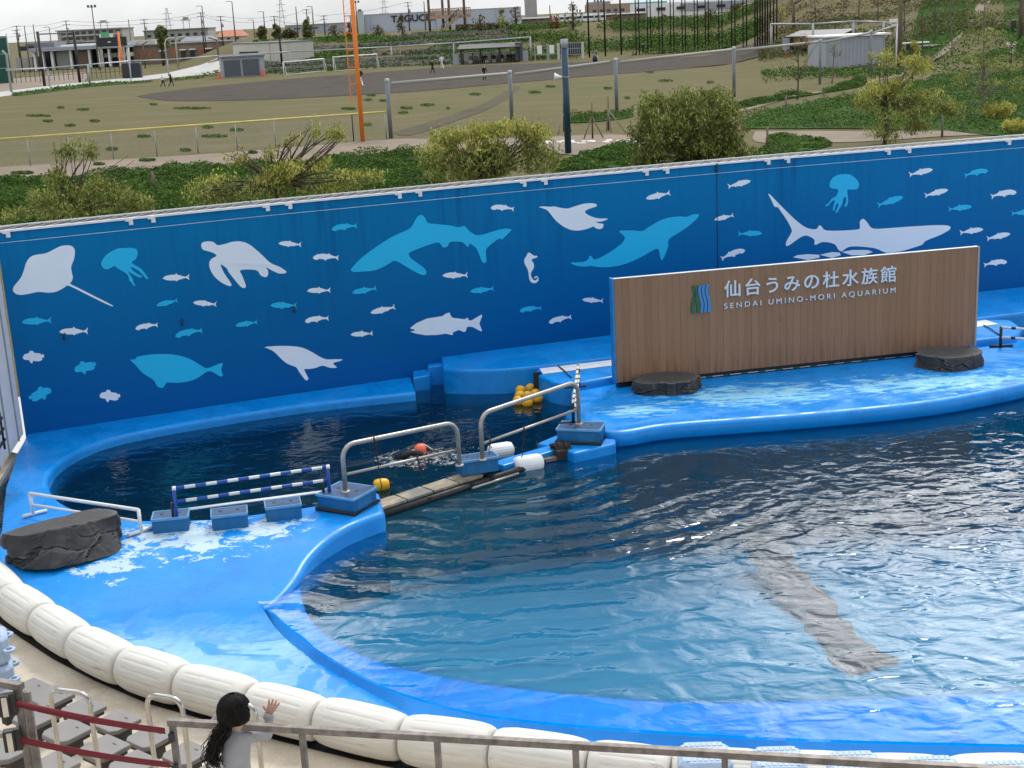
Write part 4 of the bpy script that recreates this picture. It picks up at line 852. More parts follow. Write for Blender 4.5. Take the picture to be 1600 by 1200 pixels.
b1 = G(276, 806, .24); b2 = G(515, 771, .24); ax = (b2-b1); L_ = ax.length
hz_ = thing('striped_hurdle', 'blue and white striped hurdle with two bars standing on the crates by the rear pool', 'hurdle', tuple(b1), math.atan2(ax.y, ax.x))
dzv = ax.z/L_; Q = lambda x, z: (x, 0, z+x*dzv)
MB().tube([Q(.02, .43), Q(L_-.02, .43)], .026, 9).build('bar', M['stripe_pipe'], hz_); MB().tube([Q(.02, .22), Q(L_-.02, .22)], .026, 9).build('bar', M['stripe_pipe'], hz_)
for x in (0, L_): MB().tube([Q(x, -.05), Q(x, .43)], .028, 9).build('post', M['hurdle_blue'], hz_)
for x in (0, L_): MB().tube([Q(x-.02, .43), Q(x+.035, .43)], .034, 9).build('elbow', M['white_paint'], hz_)
for x in (-.05, L_-.09): MB().tube([Q(x, .0), Q(x, .22)], .02, 8).build('strut', M['black'], hz_)
p1 = G(286, 796, .06); p2 = G(508, 767, .06)
for k in range(2):
    tag(MB().tube([p1+Vector((0, -.05*k, .0)), p2+Vector((0, -.05*k, .0))], .016, 8).build('white_bar', M['white_paint']), '%s thin white bar lying under the striped hurdle above the dark water' % ('rear' if k == 0 else 'front'), 'bar', 'pair of white bars under the striped hurdle')
# upright end-on barrier on the stage
bq = G(896, 660, .16); tp = Vector((bq.x, bq.y, 0)); far = G(905, 612, .06)
eb = thing('folded_barrier', 'narrow black and white striped barrier seen end on at the stage corner', 'barrier', tuple(bq))
sm_ = NT('bw_stripe'); s_ = sm_.n('SeparateXYZ'); sm_.l(sm_.tc(), s_.inputs[0]); sm_.set(Base_Color=sm_.mix(sm_.ramp(sm_.math('FRACT', sm_.math('MULTIPLY', s_.outputs[1], 3.4)), [(.68, 0), (.7, 1)]), (.68, .68, .66), (.015, .015, .016)), Roughness=.5); M['bw_stripe'] = sm_.m
fr_ = far-bq
MB().tube([(0, 0, .34), Vector((fr_.x, fr_.y, .44))], .026, 8).build('bar', M['bw_stripe'], eb); MB().tube([(.015, 0, .17), Vector((fr_.x+.015, fr_.y, .26))], .026, 8).build('bar', M['bw_stripe'], eb)
for q in ((0, 0), (fr_.x, fr_.y)): MB().tube([(q[0], q[1], -.02), (q[0], q[1], .36)], .03, 8).build('post', M['black'], eb); MB().tube([(q[0]-.28, q[1]-.02, .0), (q[0]+.14, q[1]+.02, .0)], .022, 8).build('foot', M['black'], eb)
q0 = G(1563, 543, 0); eb = thing('striped_barrier', 'black and white striped barrier on the right end of the stage beside the right rock', 'barrier', tuple(q0), -.55)
sm_ = NT('bw_stripe_x'); s_ = sm_.n('SeparateXYZ'); sm_.l(sm_.tc(), s_.inputs[0]); sm_.set(Base_Color=sm_.mix(sm_.ramp(sm_.math('FRACT', sm_.math('MULTIPLY', s_.outputs[0], 3.4)), [(.68, 0), (.7, 1)]), (.68, .68, .66), (.015, .015, .016)), Roughness=.5)
for z in (.43, .22): MB().tube([(0, 0, z), (2.0, 0, z)], .027, 8).build('bar', sm_.m, eb)
for x in (0, 2.0): MB().tube([(x, 0, 0), (x, 0, .45)], .032, 8).build('post', M['black'], eb); MB().tube([(x-.2, -.1, .03), (x+.22, .14, .03)], .026, 8).build('foot', M['black'], eb)
for k, (a, b) in enumerate((((871, 571), (893, 590)), ((1537, 508), (1561, 523)))):
    A_, B2 = G(*a, BLZ+.02), G(*b, BLZ+.02); tag(MB().tube([A_, A_.lerp(B2, .5)+Vector((0, 0, .015)), B2], .014, 6).build('cable', M['black']), 'thin black cable across the blue block %s of the wooden sign' % ('left' if k == 0 else 'right'), 'cable', 'black cables on the blue block')
# ---- fenders along the rim
fl = [Vector((*p, -.15)) for p in FEND]; cum = [0]
for a, b in zip(fl, fl[1:]): cum.append(cum[-1]+(b-a).length)
fp = []
for x, y in ((-28, 892), (18, 937), (68, 968), (125, 1006), (198, 1041), (287, 1068), (396, 1098), (502, 1125), (632, 1153), (772, 1174), (922, 1196), (1050, 1210), (1200, 1216), (1340, 1220), (1480, 1222), (1625, 1222)): fp.append(G(x, y, -.15))
FN = ['partly cut off at the left edge', 'next to the big dark rock', 'above the grey seats at the far left', 'with faint rust at its base, above the left hoop rail', 'with brown scuffs, between the two left hoop rails', 'left of the second hoop rail', 'behind the hair of the waving child', 'beside the raised hand of the child', 'with brown rust stains right of the first railing post', 'beyond the second railing post', 'cut by the bottom rail left of the blue float blocks', 'hidden behind the first blue float blocks', 'behind the middle blue float blocks', 'showing above the right blue float blocks', 'at the bottom right corner']
proto = None
for i, (a, b) in enumerate(zip(fp, fp[1:])):
    L2 = (b-a).length; c = (a+b)/2; az = math.atan2((b-a).y, (b-a).x); lab = 'white ribbed fender %s' % FN[i]
    if proto is None:
        proto = t = thing('fender', lab, 'fender', tuple(c), az, 'white fenders lined up along the pool rim')
        R_ = .275; prof = [(.02, -.516), (.15, -.515), (.205, -.505), (.232, -.485), (.25, -.44), (.263, -.36), (.27, -.30)]
        prof = prof+[(.272, -.22), (.275, -.1), (.275, .1), (.272, .22)]+[(r, -z) for r, z in prof[::-1]]
        n = 144; vs = []; Mx = Matrix.Rotation(math.pi/2, 4, 'Y'); P2_ = []
        for j in range(len(prof)-1):
            for s in range(3): f = s/3; P2_.append((prof[j][0]*(1-f)+prof[j+1][0]*f, prof[j][1]*(1-f)+prof[j+1][1]*f))
        P2_.append(prof[-1])
        for r, z in P2_:
            for k in range(n):
                g = 1.0
                if abs(z) < .345 and k % 9 == 0: g = .977
                if abs(z) < .345 and k % 9 in (1, 8): g = .992
                vs.append(Mx @ Vector((r*g*math.cos(2*math.pi*k/n), r*g*math.sin(2*math.pi*k/n), z)))
        MB().add(vs, [(j*n+k, j*n+(k+1) % n, (j+1)*n+(k+1) % n, (j+1)*n+k) for j in range(len(P2_)-1) for k in range(n)], True).build('body', M['fender_vinyl'], t)
        MB().tube([(-.53, 0, -.02), (-.5, 0, -.02)], .08, 12).build('end_cap', M['rope_dark'], t)
    else: t = dup(proto, tuple(c), az, lab)
    t.scale = (L2/1.03, 1+.02*math.sin(i*2.3), 1+.03*math.sin(i*1.7+1)); t.rotation_euler = (.5*math.sin(i*3.1), .02*math.sin(i*2.1), az)
    if i == 0: p_scale = 1
# ---- concrete floor, stepped stand and seats at bottom left
rowd = (G(231, 1152, 0)-G(77, 1085, 0)); rowd.z = 0; rowd.normalize(); back = Vector((rowd.y, -rowd.x, 0)); back = back if back.y < 0 else -back
struct(sheet('concrete_floor', [(x+.02, y+.0) for x, y in FEND]+[(9, 4), (-16, 4), (-16, 16), (-9.5, 18.3)], -.44, M['concrete'], 1.5))
_n = [Vector((b[1]-a[1], -(b[0]-a[0]))).normalized() for a, b in zip(FEND, FEND[1:])]; _n.append(_n[-1]); _n = [v if v.y < 0 else -v for v in _n]
struct(MB().add([(p[0]+v.x*o, p[1]+v.y*o, -.432) for o in (.05, .24) for p, v in zip(FEND, _n)], [(i, i+1, len(FEND)+i+1, len(FEND)+i) for i in range(len(FEND)-1)]).build('black_strip', M['black']))  # flat black strip laid on the concrete along the fenders
struct(MB().add([(p[0], p[1], z) for z in (-.44, -.419) for p in FEND], [(i, i+1, len(FEND)+i+1, len(FEND)+i) for i in range(len(FEND)-1)]).build('rim_kerb', M['rope_dark']))
seat0 = None
ROWS = [(.0, [(45, 1075), (79, 1087), (128, 1106), (181, 1126), (233, 1150), (290, 1176), (345, 1200)], 'front'), (.28, [(8, 1092), (56, 1118), (103, 1141), (161, 1167), (208, 1192)], 'second'), (.58, [(14, 1168), (80, 1195)], 'third')]
for zt, pts, rn in ROWS:
    P = [G(x, y, zt) for x, y in pts]
    o = P[0]; st = MB(); M3 = Matrix((rowd, -back, Vector((0, 0, 1)))).transposed()
    c = o+back*1.0+rowd*1.0; st.box((c.x, c.y, zt/2-.22-.215), (9.5, 1.5, max(.04, zt-.31+.44)), M=M3)
    if zt > 0: struct(st.build('stand_step', M['concrete']))
    for i, p in enumerate(P):
        lab = '%s grey plastic seat from the left in the %s row of the stand' % (ORD[i], rn)
        if seat0 is None:
            seat0 = t = thing('stadium_seat', lab, 'seat', tuple(p), math.atan2(rowd.y, rowd.x), 'grey plastic seats of the front stand')
            w2, d2, ch = .20, .20, .07
            poly = [(-w2, -d2+ch), (-w2+ch*.9, -d2), (w2-ch*.9, -d2), (w2, -d2+ch), (w2, d2-.02), (w2-.02, d2), (-w2+.02, d2), (-w2, d2-.02)]
            mb = MB(); mb.prism(poly, -.055, 0); mb.build('pad', M['seat_plastic'], t, bevel=.014, seg=3)
            mb = MB(); mb.prism([(x*.86, y*.86) for x, y in poly], -.10, -.055); mb.build('underframe', M['seat_under'], t)
            mb = MB(); mb.box((0, .05, -.19), (.10, .2, .2)); mb.build('bracket', M['seat_under'], t)
            mb = MB(); mb.box((.05, .1, .001), (.05, .014, .003)); mb.build('drain_slot', M['seat_under'], t)
        else: dup(seat0, tuple(p), math.atan2(rowd.y, rowd.x), lab)
# ---- blue float blocks (left stack and right row)
def float_block(label, c, rz, group):
    t = thing('float_block', label, 'float block', tuple(c), rz, group); s = .24; k = .075
    poly = [(-s+k, -s), (s-k, -s), (s, -s+k), (s, s-k), (s-k, s), (-s+k, s), (-s, s-k), (-s, -s+k)]
    mb = MB(); n = 8; lv = [(0, .82), (.05, 1), (.32, 1), (.37, .82)]; vs = [(x*f, y*f, z) for z, f in lv for x, y in poly]
    mb.add(vs, [(j*n+i, j*n+(i+1) % n, (j+1)*n+(i+1) % n, (j+1)*n+i) for j in range(3) for i in range(n)]+[tuple(reversed(range(n))), tuple(range(3*n, 4*n))]); mb.build('body', M['float_blue'], t, bevel=.014, seg=3)
    g = MB()
    for i in range(7):
        for j in range(4): g.box((-.15+i*.05, -.14+j*.094, .372), (.038, .07, .010))
    g.build('tread', M['float_blue'], t, bevel=.003, seg=1)
    for sx_, sy_ in ((-1, -1), (1, -1), (1, 1), (-1, 1)):
        l = MB(); vs = []; m = 14
        for zz in (.18, .215):
            for rr in (.075, .038):
                for q in range(m): vs.append((sx_*.235+rr*math.cos(2*math.pi*q/m)*1.0, sy_*.235+rr*math.sin(2*math.pi*q/m), zz))
        fs = []
        for q in range(m):
            r = (q+1) % m; fs += [(q, r, 2*m+r, 2*m+q), (m+r, m+q, 3*m+q, 3*m+r), (2*m+q, 2*m+r, 3*m+r, 3*m+q), (r, q, m+q, m+r)]
        l.add(vs, fs); l.build('lug', M['float_blue'], t)
    return t
p = G(-4, 1080, -.44); t0 = float_block('lower pale blue float block of the stack at the left edge', Vector((p.x-.02, p.y, -.42)), .35, 'pale blue plastic float blocks'); t1_ = dup(t0, (p.x-.04, p.y+.02, -.05), .38, 'upper pale blue float block of the stack at the left edge'); dup(t0, (p.x-.5, p.y-.35, -.42), .3, 'pale blue float block behind the left edge stack')
for i, (x, lab) in enumerate(((1098, 'leftmost of the pale blue float blocks behind the bottom right rail'), (1212, 'second pale blue float block from the left behind the bottom right rail'), (1330, 'third pale blue float block from the left behind the bottom right rail'), (1452, 'fourth pale blue float block behind the bottom right rail, beside a white fender'), (1572, 'rightmost pale blue float block behind the bottom right rail'))):
    y = 1185+(x-1098)*.062; p = G(x, y, .0); dup(t0, (p.x, p.y-.12, -.21), -.05, lab, (1.1, 1, .95))
# ---- front railing, hoops, belts
RZ = 3.05; rl0 = G(262, 1123, RZ); rl1 = G(1680, 1205, RZ); rd = (rl1-rl0); RL = rd.length; rzz = math.atan2(rd.y, rd.x)
fr = thing('front_railing', 'long weathered grey square tube railing running along the bottom of the view', 'railing', tuple(rl0), rzz)
mb = MB(); mb.box((RL/2, 0, -.021), (RL, .045, .042)); mb.build('top_rail', M['galv'], fr, bevel=.004)
def u_at(px):
    best = min((abs(PX(rl0+rd*(k/400))[0]-px), k/400) for k in range(401)); return best[1]*RL
for px in (268, 470, 682, 898, 1133, 1400):
    u = u_at(px); mb = MB(); mb.box((u, 0, -.55), (.036, .036, 1.016)); mb.build('post', M['galv'], fr, bevel=.003)
mb = MB(); mb.box((RL/2, 0, -.62), (RL, .026, .026)); mb.build('lower_rail', M['galv'], fr)
mb = MB(); mb.box((u_at(268)+.0, -.03, -.11), (.03, .03, .06)); mb.box((u_at(268), -.03, -.33), (.03, .03, .06)); mb.build('belt_clip', M['black'], fr)
lp = G(27, 1073, 3.08); lp.z = 0
pr = thing('side_railing', 'grey square tube corner post at bottom left holding two belt barrier heads', 'railing', (lp.x, lp.y, 2.05))
mb = MB(); mb.box((0, 0, .5), (.05, .042, 1.06)); mb.build('post', M['galv'], pr, bevel=.004)
mb = MB(); mb.box((.062, -.015, .5), (.045, .035, 1.0)); mb.build('post', M['galv'], pr, bevel=.004)
mb = MB(); mb.bar((.03, 0, 1.03), (-1.3, .55, 1.03), .05, .045); mb.build('top_rail', M['galv'], pr)
mb = MB(); mb.bar((.0, -.02, .66), (-1.3, .53, .66), .035, .035); mb.build('lower_rail', M['galv'], pr)
bh = []
for i, (x, y) in enumerate(((11, 1101), (19, 1156))):
    k = (lp.y-.06)/ray(x, y).y; p = CAM+ray(x, y)*k
    t = thing('belt_cassette', '%s black belt cassette clipped to the corner post at bottom left' % ('upper' if i == 0 else 'lower'), 'belt barrier', tuple(p), .25, 'black belt barrier cassettes')
    mb = MB(); mb.box((-.015, 0, 0), (.075, .07, .15)); mb.build('housing', M['black'], t, bevel=.01)
    mb = MB(); mb.box((-.01, -.038, 0), (.035, .008, .135)); mb.build('face_plate', M['steel'], t)
    mb = MB(); mb.box((.04, 0, 0), (.04, .035, .155)); mb.build('bracket', M['black'], t)
    bh.append(p)
for i, (x, y) in enumerate(((258, 1142), (265, 1195))):
    k = (rl0.y-.03)/ray(x, y).y; q = CAM+ray(x, y)*k; a = bh[i]+Vector((.05, 0, .0 if i else .01)); mb = MB(); N_ = 16; vs = []
    for j in range(N_+1):
        f = j/N_; p = a.lerp(q, f)-Vector((0, 0, .05*4*f*(1-f)*.35)); tw = 1.15*(1-f)**2*(1 if i == 0 else .35)
        hw = .021; up = Vector((0, math.sin(tw), math.cos(tw)))
        vs += [p+up*hw+Vector((0, .002, 0)), p-up*hw+Vector((0, .002, 0)), p+up*hw-Vector((0, .002, 0)), p-up*hw-Vector((0, .002, 0))]
    fs = []
    for j in range(N_): A4 = j*4; B4 = A4+4; fs += [(A4, A4+1, B4+1, B4), (A4+2, B4+2, B4+3, A4+3), (A4, B4, B4+2, A4+2), (A4+1, A4+3, B4+3, B4+1)]
    mb.add(vs, fs, True); tag(mb.build('red_belt', M['red_belt']), '%s dark red retractable belt stretched between the bottom left posts' % ('upper' if i == 0 else 'lower'), 'belt', 'dark red barrier belts')
for i, (xl, xr, yt, dz, lab) in enumerate(((79, 139, 1071, 10.6, 'chrome hoop handrail in front of the grey seats, crossed by red belts'), (230, 284, 1079, 10.5, 'chrome hoop handrail left of the front railing end post'), (349, 399, 1089, 10.4, 'chrome hoop handrail mostly hidden behind the waving child'))):
    a = AT(xl, yt+20, dz); b = AT(xr, yt+20, dz-.12); zt = AT((xl+xr)/2, yt+4, dz).z
    t = thing('hoop_handrail', lab, 'handrail', (a.x, a.y, zt-1.2), 0, 'chrome hoop handrails on the stand'); e = Vector((b.x-a.x, b.y-a.y, 0))
    MB().tube(pipe_bend((0, 0, 0), e, 1.2, .105, 6), .0215, 14).build('hoop', M['chrome'], t)
    for q in (Vector((0, 0, 0)), e): MB().lathe([(0.0001, .012), (.05, .012), (.055, 0)], Matrix.Translation(q), 14).build('foot_flange', M['chrome'], t)
struct(MB().box((rl0.x+RL/2-1.2, rl0.y-1.9, 1.99), (RL+4, 3.6, .12), rzz).build('viewing_terrace', M['concrete']))
st = MB()
for k in range(4): st.box((-3.4, rl0.y+.35+.65*k, (1.7-.45*k)/2-.25), (3.2, .65, 1.7-.45*k+.4))
struct(st.build('stand_stairs', M['concrete']))
# ---- unseen roof over the stand, placed to darken the mural wall
rf = thing('unseen_stand_roof', 'unseen wide grey roof over the spectator stand behind the viewer', 'roof', (0, -13.5, 12.0))
MB().box((0, 0, .2), (70, 29, .4)).build('unseen_roof_deck', M['grey_roof'], rf)
mb = MB()
for k in range(12): mb.box((-33+k*6, 0, -.35), (.4, 29, .7))
mb.build('rib', M['grey_metal'], rf)
# unidentified brown streak under the show pool surface, edges wavered to stand for refraction
bw = [(1150, 800, 1195, 786), (1165, 830, 1228, 815), (1185, 862, 1240, 842), (1205, 893, 1262, 880), (1228, 922, 1288, 905), (1248, 950, 1312, 935), (1265, 985, 1330, 962), (1285, 1015, 1352, 990), (1300, 1040, 1378, 1012), (1325, 1052, 1408, 1026)]
la = densify([tuple(G(x, y, WZ-.16)) for x, y, _, _ in bw], 8); lb = densify([tuple(G(x, y, WZ-.16)) for _, _, x, y in bw], 8); vs = []
for i, (p, q) in enumerate(zip(la, lb)):
    wv = .10*mnoise.noise(Vector((p[0]*3.2, p[1]*3.2, 0)))+.05*mnoise.noise(Vector((p[0]*8, p[1]*8, 2))); wq = .10*mnoise.noise(Vector((q[0]*3.2, q[1]*3.2, 5)))+.05*mnoise.noise(Vector((q[0]*8, q[1]*8, 7)))
    p = tuple(.9*a+.1*b for a, b in zip(p, q)); q = tuple(.1*a+.9*b for a, b in zip(p, q)); dz = -.22*(1-i/(len(la)-1))**1.2      # the far end hangs deeper
    vs += [(p[0]+wv, p[1], p[2]+dz), (q[0]+wq, q[1], q[2]+dz), (q[0]+wq, q[1], q[2]-.25+dz), (p[0]+wv, p[1], p[2]-.25+dz)]
fs = []
for i in range(len(la)-1):
    for k in range(4): fs.append((i*4+k, i*4+(k+1) % 4, i*4+4+(k+1) % 4, i*4+4+k))
fs += [(0, 1, 2, 3), tuple(4*(len(la)-1)+k for k in (3, 2, 1, 0))]
sb = NT('sunken_brown'); sb.set(Base_Color=sb.ramp(sb.noise(2.2, 5, .65, sb.map((.7, 1.7, 1)), 1.2), [(.44, (.012, .008, .007)), (.60, (.12, .062, .034))]), Roughness=.9)
tag(MB().add(vs, fs).build('sunken_band', sb.m), 'long brown band lying under the rippled water of the front pool', 'beam')  # unidentified brown streak, only categorised as a beam
# ================================================================ BEYOND THE WALL: GROUND
def az_px(x, y): return PX((x, y, GZ))[0]
def _th(x, y):
    if y < 60: return GZ
    px = 800+F*x/(y*math.cos(PITCH)+6)                     # bearing only
    k1 = smooth(300, 420, px)*(1-smooth(1150, 1300, px)); k2 = smooth(1130, 1330, px)
    z = GZ
    if k1: z += k1*4.3*smooth(212, 262, y)
    if k2: z += k2*max(0, min(15, (y-124-18*(1-smooth(1330, 1500, px)))*.098)) if y > 118 else 0
    return z
def base_at(px, py, far=285):
    d = ray(px, py); Y = 45.0
    while Y < far:
        p = CAM+d*(Y/d.y)
        if p.z <= _th(p.x, p.y): break
        Y += .4
    p = CAM+d*(Y/d.y); p.z = _th(p.x, p.y); return p
def terrain():
    mb = MB(); azs = np.radians(np.linspace(-42, 42, 150)); rows = [0]
    d = 0; ds = []
    r = 0.0
    tt = np.concatenate([[0, .5], np.geomspace(3, 120, 22), np.linspace(126, 300, 50), np.geomspace(320, 4000, 14)])
    vs = []
    for t in tt:
        for a in azs:
            x0 = math.tan(a); # start just behind the wall
            lo = None
            for p, q in zip(WALL, WALL[1:]):
                den = (q[1]-p[1])-(q[0]-p[0])/max(1e-9, 1)*0
                # intersection of the bearing with the wall segment
                ex, ey = q[0]-p[0], q[1]-p[1]; dd = x0*ey-ex
                if abs(dd) > 1e-9:
                    y = (p[0]*ey-p[1]*ex)/dd; x = x0*y
                    if lo is None or (min(p[0], q[0])-1e-6 <= x <= max(p[0], q[0])+1e-6): lo = y if y > 5 else lo
            lo = max(22, min(lo or 30, 60))
            y = lo+.9+t; x = x0*y
            z = _th(x, y)
            if y < lo+4: z = GZ
            vs.append((x, y, z))
    n = len(azs); fs = [(i*n+j, i*n+j+1, (i+1)*n+j+1, (i+1)*n+j) for i in range(len(tt)-1) for j in range(n-1)]
    mb.add(vs, fs, True); return mb.build('ground', M['field_grass'])
struct(terrain())
M['worn_earth'] = groundm('worn_earth', (.075, .066, .045), (.092, .08, .054), (.06, .055, .038), .3)
def patch(name, pts, m, dz, kind='structure', step=None, sm=True):
    P = [xy(G(x, y, GZ)) for x, y in pts]
    if sm: P = densify(P+[P[0]], 3)[:-1]
    o = sheet(name, P, (lambda x, y: _th(x, y)+dz), m, step); o['kind'] = kind; return o
patch('infield', [(213, 151), (260, 143), (400, 128), (600, 112), (720, 104), (900, 97), (1100, 88), (1290, 80), (1300, 92), (1200, 97), (1000, 113), (800, 130), (650, 143), (500, 152), (380, 157), (270, 158)], M['infield'], .03)
patch('worn_track', [(612, 208), (690, 185), (760, 160), (800, 137), (812, 137), (775, 165), (705, 192), (640, 212)], M['worn_earth'], .022)
patch('service_path', [(-80, 266), (0, 262), (180, 250), (370, 238), (560, 222), (640, 217), (720, 219), (860, 214), (985, 212), (990, 240), (900, 243), (830, 238), (700, 246), (640, 243), (560, 243), (420, 258), (215, 268), (0, 287), (-80, 292)], M['clay'], .03)
patch('white_path', [(-60, 152), (60, 136), (140, 128), (250, 117), (345, 110), (345, 116), (250, 123), (140, 135), (60, 143), (-60, 160)], M['path_white'], .035)
patch('clay_court', [(-60, 130), (60, 119), (130, 113), (130, 128), (60, 135), (-60, 150)], M['clay'], .025)
patch('hill_path', [(1180, 206), (1260, 205), (1350, 206), (1450, 204), (1620, 198), (1620, 207), (1470, 214), (1350, 222), (1240, 224), (1180, 222)], M['clay'], .03)
patch('hill_path', [(1150, 178), (1230, 155), (1320, 140), (1345, 130), (1420, 118), (1480, 102), (1515, 86), (1545, 72), (1560, 62), (1500, 52), (1440, 47), (1440, 51), (1500, 56), (1540, 63), (1525, 75), (1495, 90), (1460, 105), (1400, 118), (1330, 136), (1230, 151), (1150, 172)], M['clay'], .04, step=3, sm=False)
def hillmesh(name, pts, m):
    return patch(name, pts, m, .02, step=5, sm=False)
hillmesh('dry_slope', [(1205, 72), (1300, 70), (1400, 60), (1440, 45), (1640, 40), (1640, -60), (1430, -60), (1300, -30), (1205, 20)], M['hill_dry']) if False else None
# ---------------------------------------------------------------- vegetation
rng = np.random.default_rng(11)
def leaf_mesh(name, cen, size, m, parent=None, aspect=.42, droop=.5, up=None):
    """one small pointed leaf blade per centre"""
    n = len(cen); cen = np.asarray(cen, float); size = np.broadcast_to(size, (n,))*rng.uniform(.65, 1.35, n)
    a = rng.uniform(0, 2*np.pi, n); el = rng.normal(-droop, .5, n)
    d = np.stack([np.cos(a)*np.cos(el), np.sin(a)*np.cos(el), np.sin(el)], 1)
    r = rng.normal(size=(n, 3)); s = np.cross(d, r); s /= np.linalg.norm(s, axis=1)[:, None]+1e-9
    h = size[:, None]/2
    v = np.stack([cen-d*h, cen+s*h*aspect, cen+d*h, cen-s*h*aspect], 1).reshape(-1, 3)
    me = bpy.data.meshes.new(name); me.vertices.add(4*n); me.vertices.foreach_set('co', v.ravel()); me.loops.add(4*n); me.loops.foreach_set('vertex_index', np.arange(4*n, dtype=np.int32))
    me.polygons.add(n); me.polygons.foreach_set('loop_start', np.arange(0, 4*n, 4, dtype=np.int32)); me.polygons.foreach_set('loop_total', np.full(n, 4, dtype=np.int32)); me.update(calc_edges=True)
    me.materials.append(m); o = bpy.data.objects.new(name, me); COL.objects.link(o)
    if parent: o.parent = parent
    return o
def clump_pts(clumps, n):
    w = np.array([r[0]*r[1]*r[2] for c, r in clumps])**.7; w /= w.sum(); out = []
    for (c, r), k in zip(clumps, (w*n).astype(int)):
        u = rng.normal(size=(k, 3)); u /= np.linalg.norm(u, axis=1)[:, None]; rad = rng.uniform(.35, 1, k)**.6
        out.append(np.array(c)+u*rad[:, None]*np.array(r))
    return np.concatenate(out)
def branchy(mb, base, tips, r0, jit=.12, seed=0):
    rr = random.Random(seed); base = Vector(base)
    for tp in tips:
        tp = Vector(tp); mid = base.lerp(tp, .5)+Vector((rr.uniform(-1, 1), rr.uniform(-1, 1), rr.uniform(-.3, .8)))*jit*(tp-base).length
        P = densify([tuple(base), tuple(mid), tuple(tp)], 4); L_ = len(P)
        mb.tube(P, [max(.008, r0*(1-.85*i/(L_-1))) for i in range(L_)], 6)
def crown_tree(name, label, cat, base_px, blobs, nleaf, leaf, m, trunk_m, r0=.10, group=None, seed=1, gaps=None, bare=(), aspect=.42, m2=None, nb=1.0, droop=.5, trunk_px=None, ground=None):
    """blobs: (px, py, rx_px, ry_px) in the photo, spread in depth round the tree's own distance"""
    rr = random.Random(seed); b = ground or G(*base_px, GZ); k = ppm(b); Y = b.y
    nleaf = int(nleaf*1.9); leaf = leaf*.95; aspect = .3; droop = .85; t = thing(name, label, cat, tuple(b), 0, group); cl = []; tips = []
    for bx, by, rx, ry in blobs:
        c = AT(bx, by, Y+rr.uniform(-.5, .5)*rx/k)-b; rx /= k; ry /= k
        sub = max(4, int(10*nb))
        for i in range(sub):
            u = Vector((rr.gauss(0, 1), rr.gauss(0, 1), rr.gauss(0, 1))).normalized()*rr.uniform(.45, 1)
            cc = c+Vector((u.x*rx*.8, u.y*rx*.8, u.z*ry*.8)); s = rr.uniform(.42, .72)
            cl.append((tuple(cc), (rx*s+.06, rx*s+.06, ry*s*.85+.05)))
            if i % 3 == 0: tips.append(cc)
        tips.append(c)
    pts = clump_pts(cl, int(nleaf*.8)//9); pts = (pts[:, None, :]+rng.normal(size=(len(pts), 9, 3))*np.array([.075, .075, .10])).reshape(-1, 3)
    if m2:
        k2 = rng.random(len(pts)) < .5; zc = pts[:, 2]; q = zc > np.quantile(zc, .6); sel = q & k2
        leaf_mesh('crown', pts[~sel], leaf, m, t, aspect, droop); leaf_mesh('crown_tips', pts[sel], leaf, m2, t, aspect, droop)
    else: leaf_mesh('crown', pts, leaf, m, t, aspect, droop)
    mb = MB(); fork = Vector((sum(x.x for x in tips)/len(tips)*.3, 0, max(.3, min(x.z for x in tips)*.5+.2)))
    if trunk_px: fork = AT(*trunk_px, Y)-b
    mb.tube(densify([(0, 0, -.1), tuple(fork*.5+Vector((.05, 0, 0))), tuple(fork)], 3), [r0*1.25]*3+[r0]*4 if False else r0, 7); mb.build('trunk', trunk_m, t)
    bb = MB(); branchy(bb, fork, tips, r0*.38, .15, seed)
    for x, y in bare: branchy(bb, fork, [AT(x, y, Y)-b], r0*.34, .1, seed+int(x))
    bb.build('branches', trunk_m, t); return t
crown_tree('shrub_tree', 'sparse olive green tree behind the wall at the far left, bare twigs at its top', 'tree', (100, 352), [(105, 232, 18, 16), (140, 234, 16, 14), (88, 280, 22, 18), (160, 288, 24, 14), (120, 305, 45, 22), (190, 310, 38, 22), (65, 315, 35, 24), (120, 335, 70, 18), (215, 325, 30, 20), (20, 340, 35, 12)], 6200, .16, M['leaf_olive'], M['bark'], .10, 'bushy trees right behind the mural wall', 3, bare=((96, 215), (112, 213), (153, 220), (85, 222), (200, 243), (210, 250)), nb=.7)
crown_tree('shrub_tree', 'yellow green open tree with dark bare limbs, left of the orange foul pole', 'tree', (434, 338), [(487, 205, 14, 14), (517, 208, 16, 12), (532, 208, 12, 10), (455, 226, 12, 10), (425, 240, 16, 8), (500, 255, 22, 14), (460, 265, 40, 14), (560, 275, 40, 16), (510, 290, 60, 22), (440, 290, 60, 22), (350, 290, 35, 16), (310, 302, 28, 14), (375, 250, 20, 8), (360, 310, 50, 12)], 5600, .16, M['leaf_olive'], M['bark'], .14, 'bushy trees right behind the mural wall', 5, bare=((437, 225), (410, 240), (455, 205), (520, 225), (345, 238), (372, 228)), nb=.8, m2=M['leaf_yellow'], trunk_px=(432, 290))
crown_tree('shrub_tree', 'round yellow green tree just left of the dark blue pole', 'tree', (762, 296), [(700, 215, 30, 14), (750, 208, 40, 16), (810, 205, 40, 16), (840, 215, 22, 16), (690, 245, 36, 22), (760, 245, 55, 28), (835, 245, 34, 28), (740, 272, 70, 14)], 12000, .17, M['leaf_olive'], M['bark'], .10, 'bushy trees right behind the mural wall', 7, m2=M['leaf_yellow'], nb=1.1)
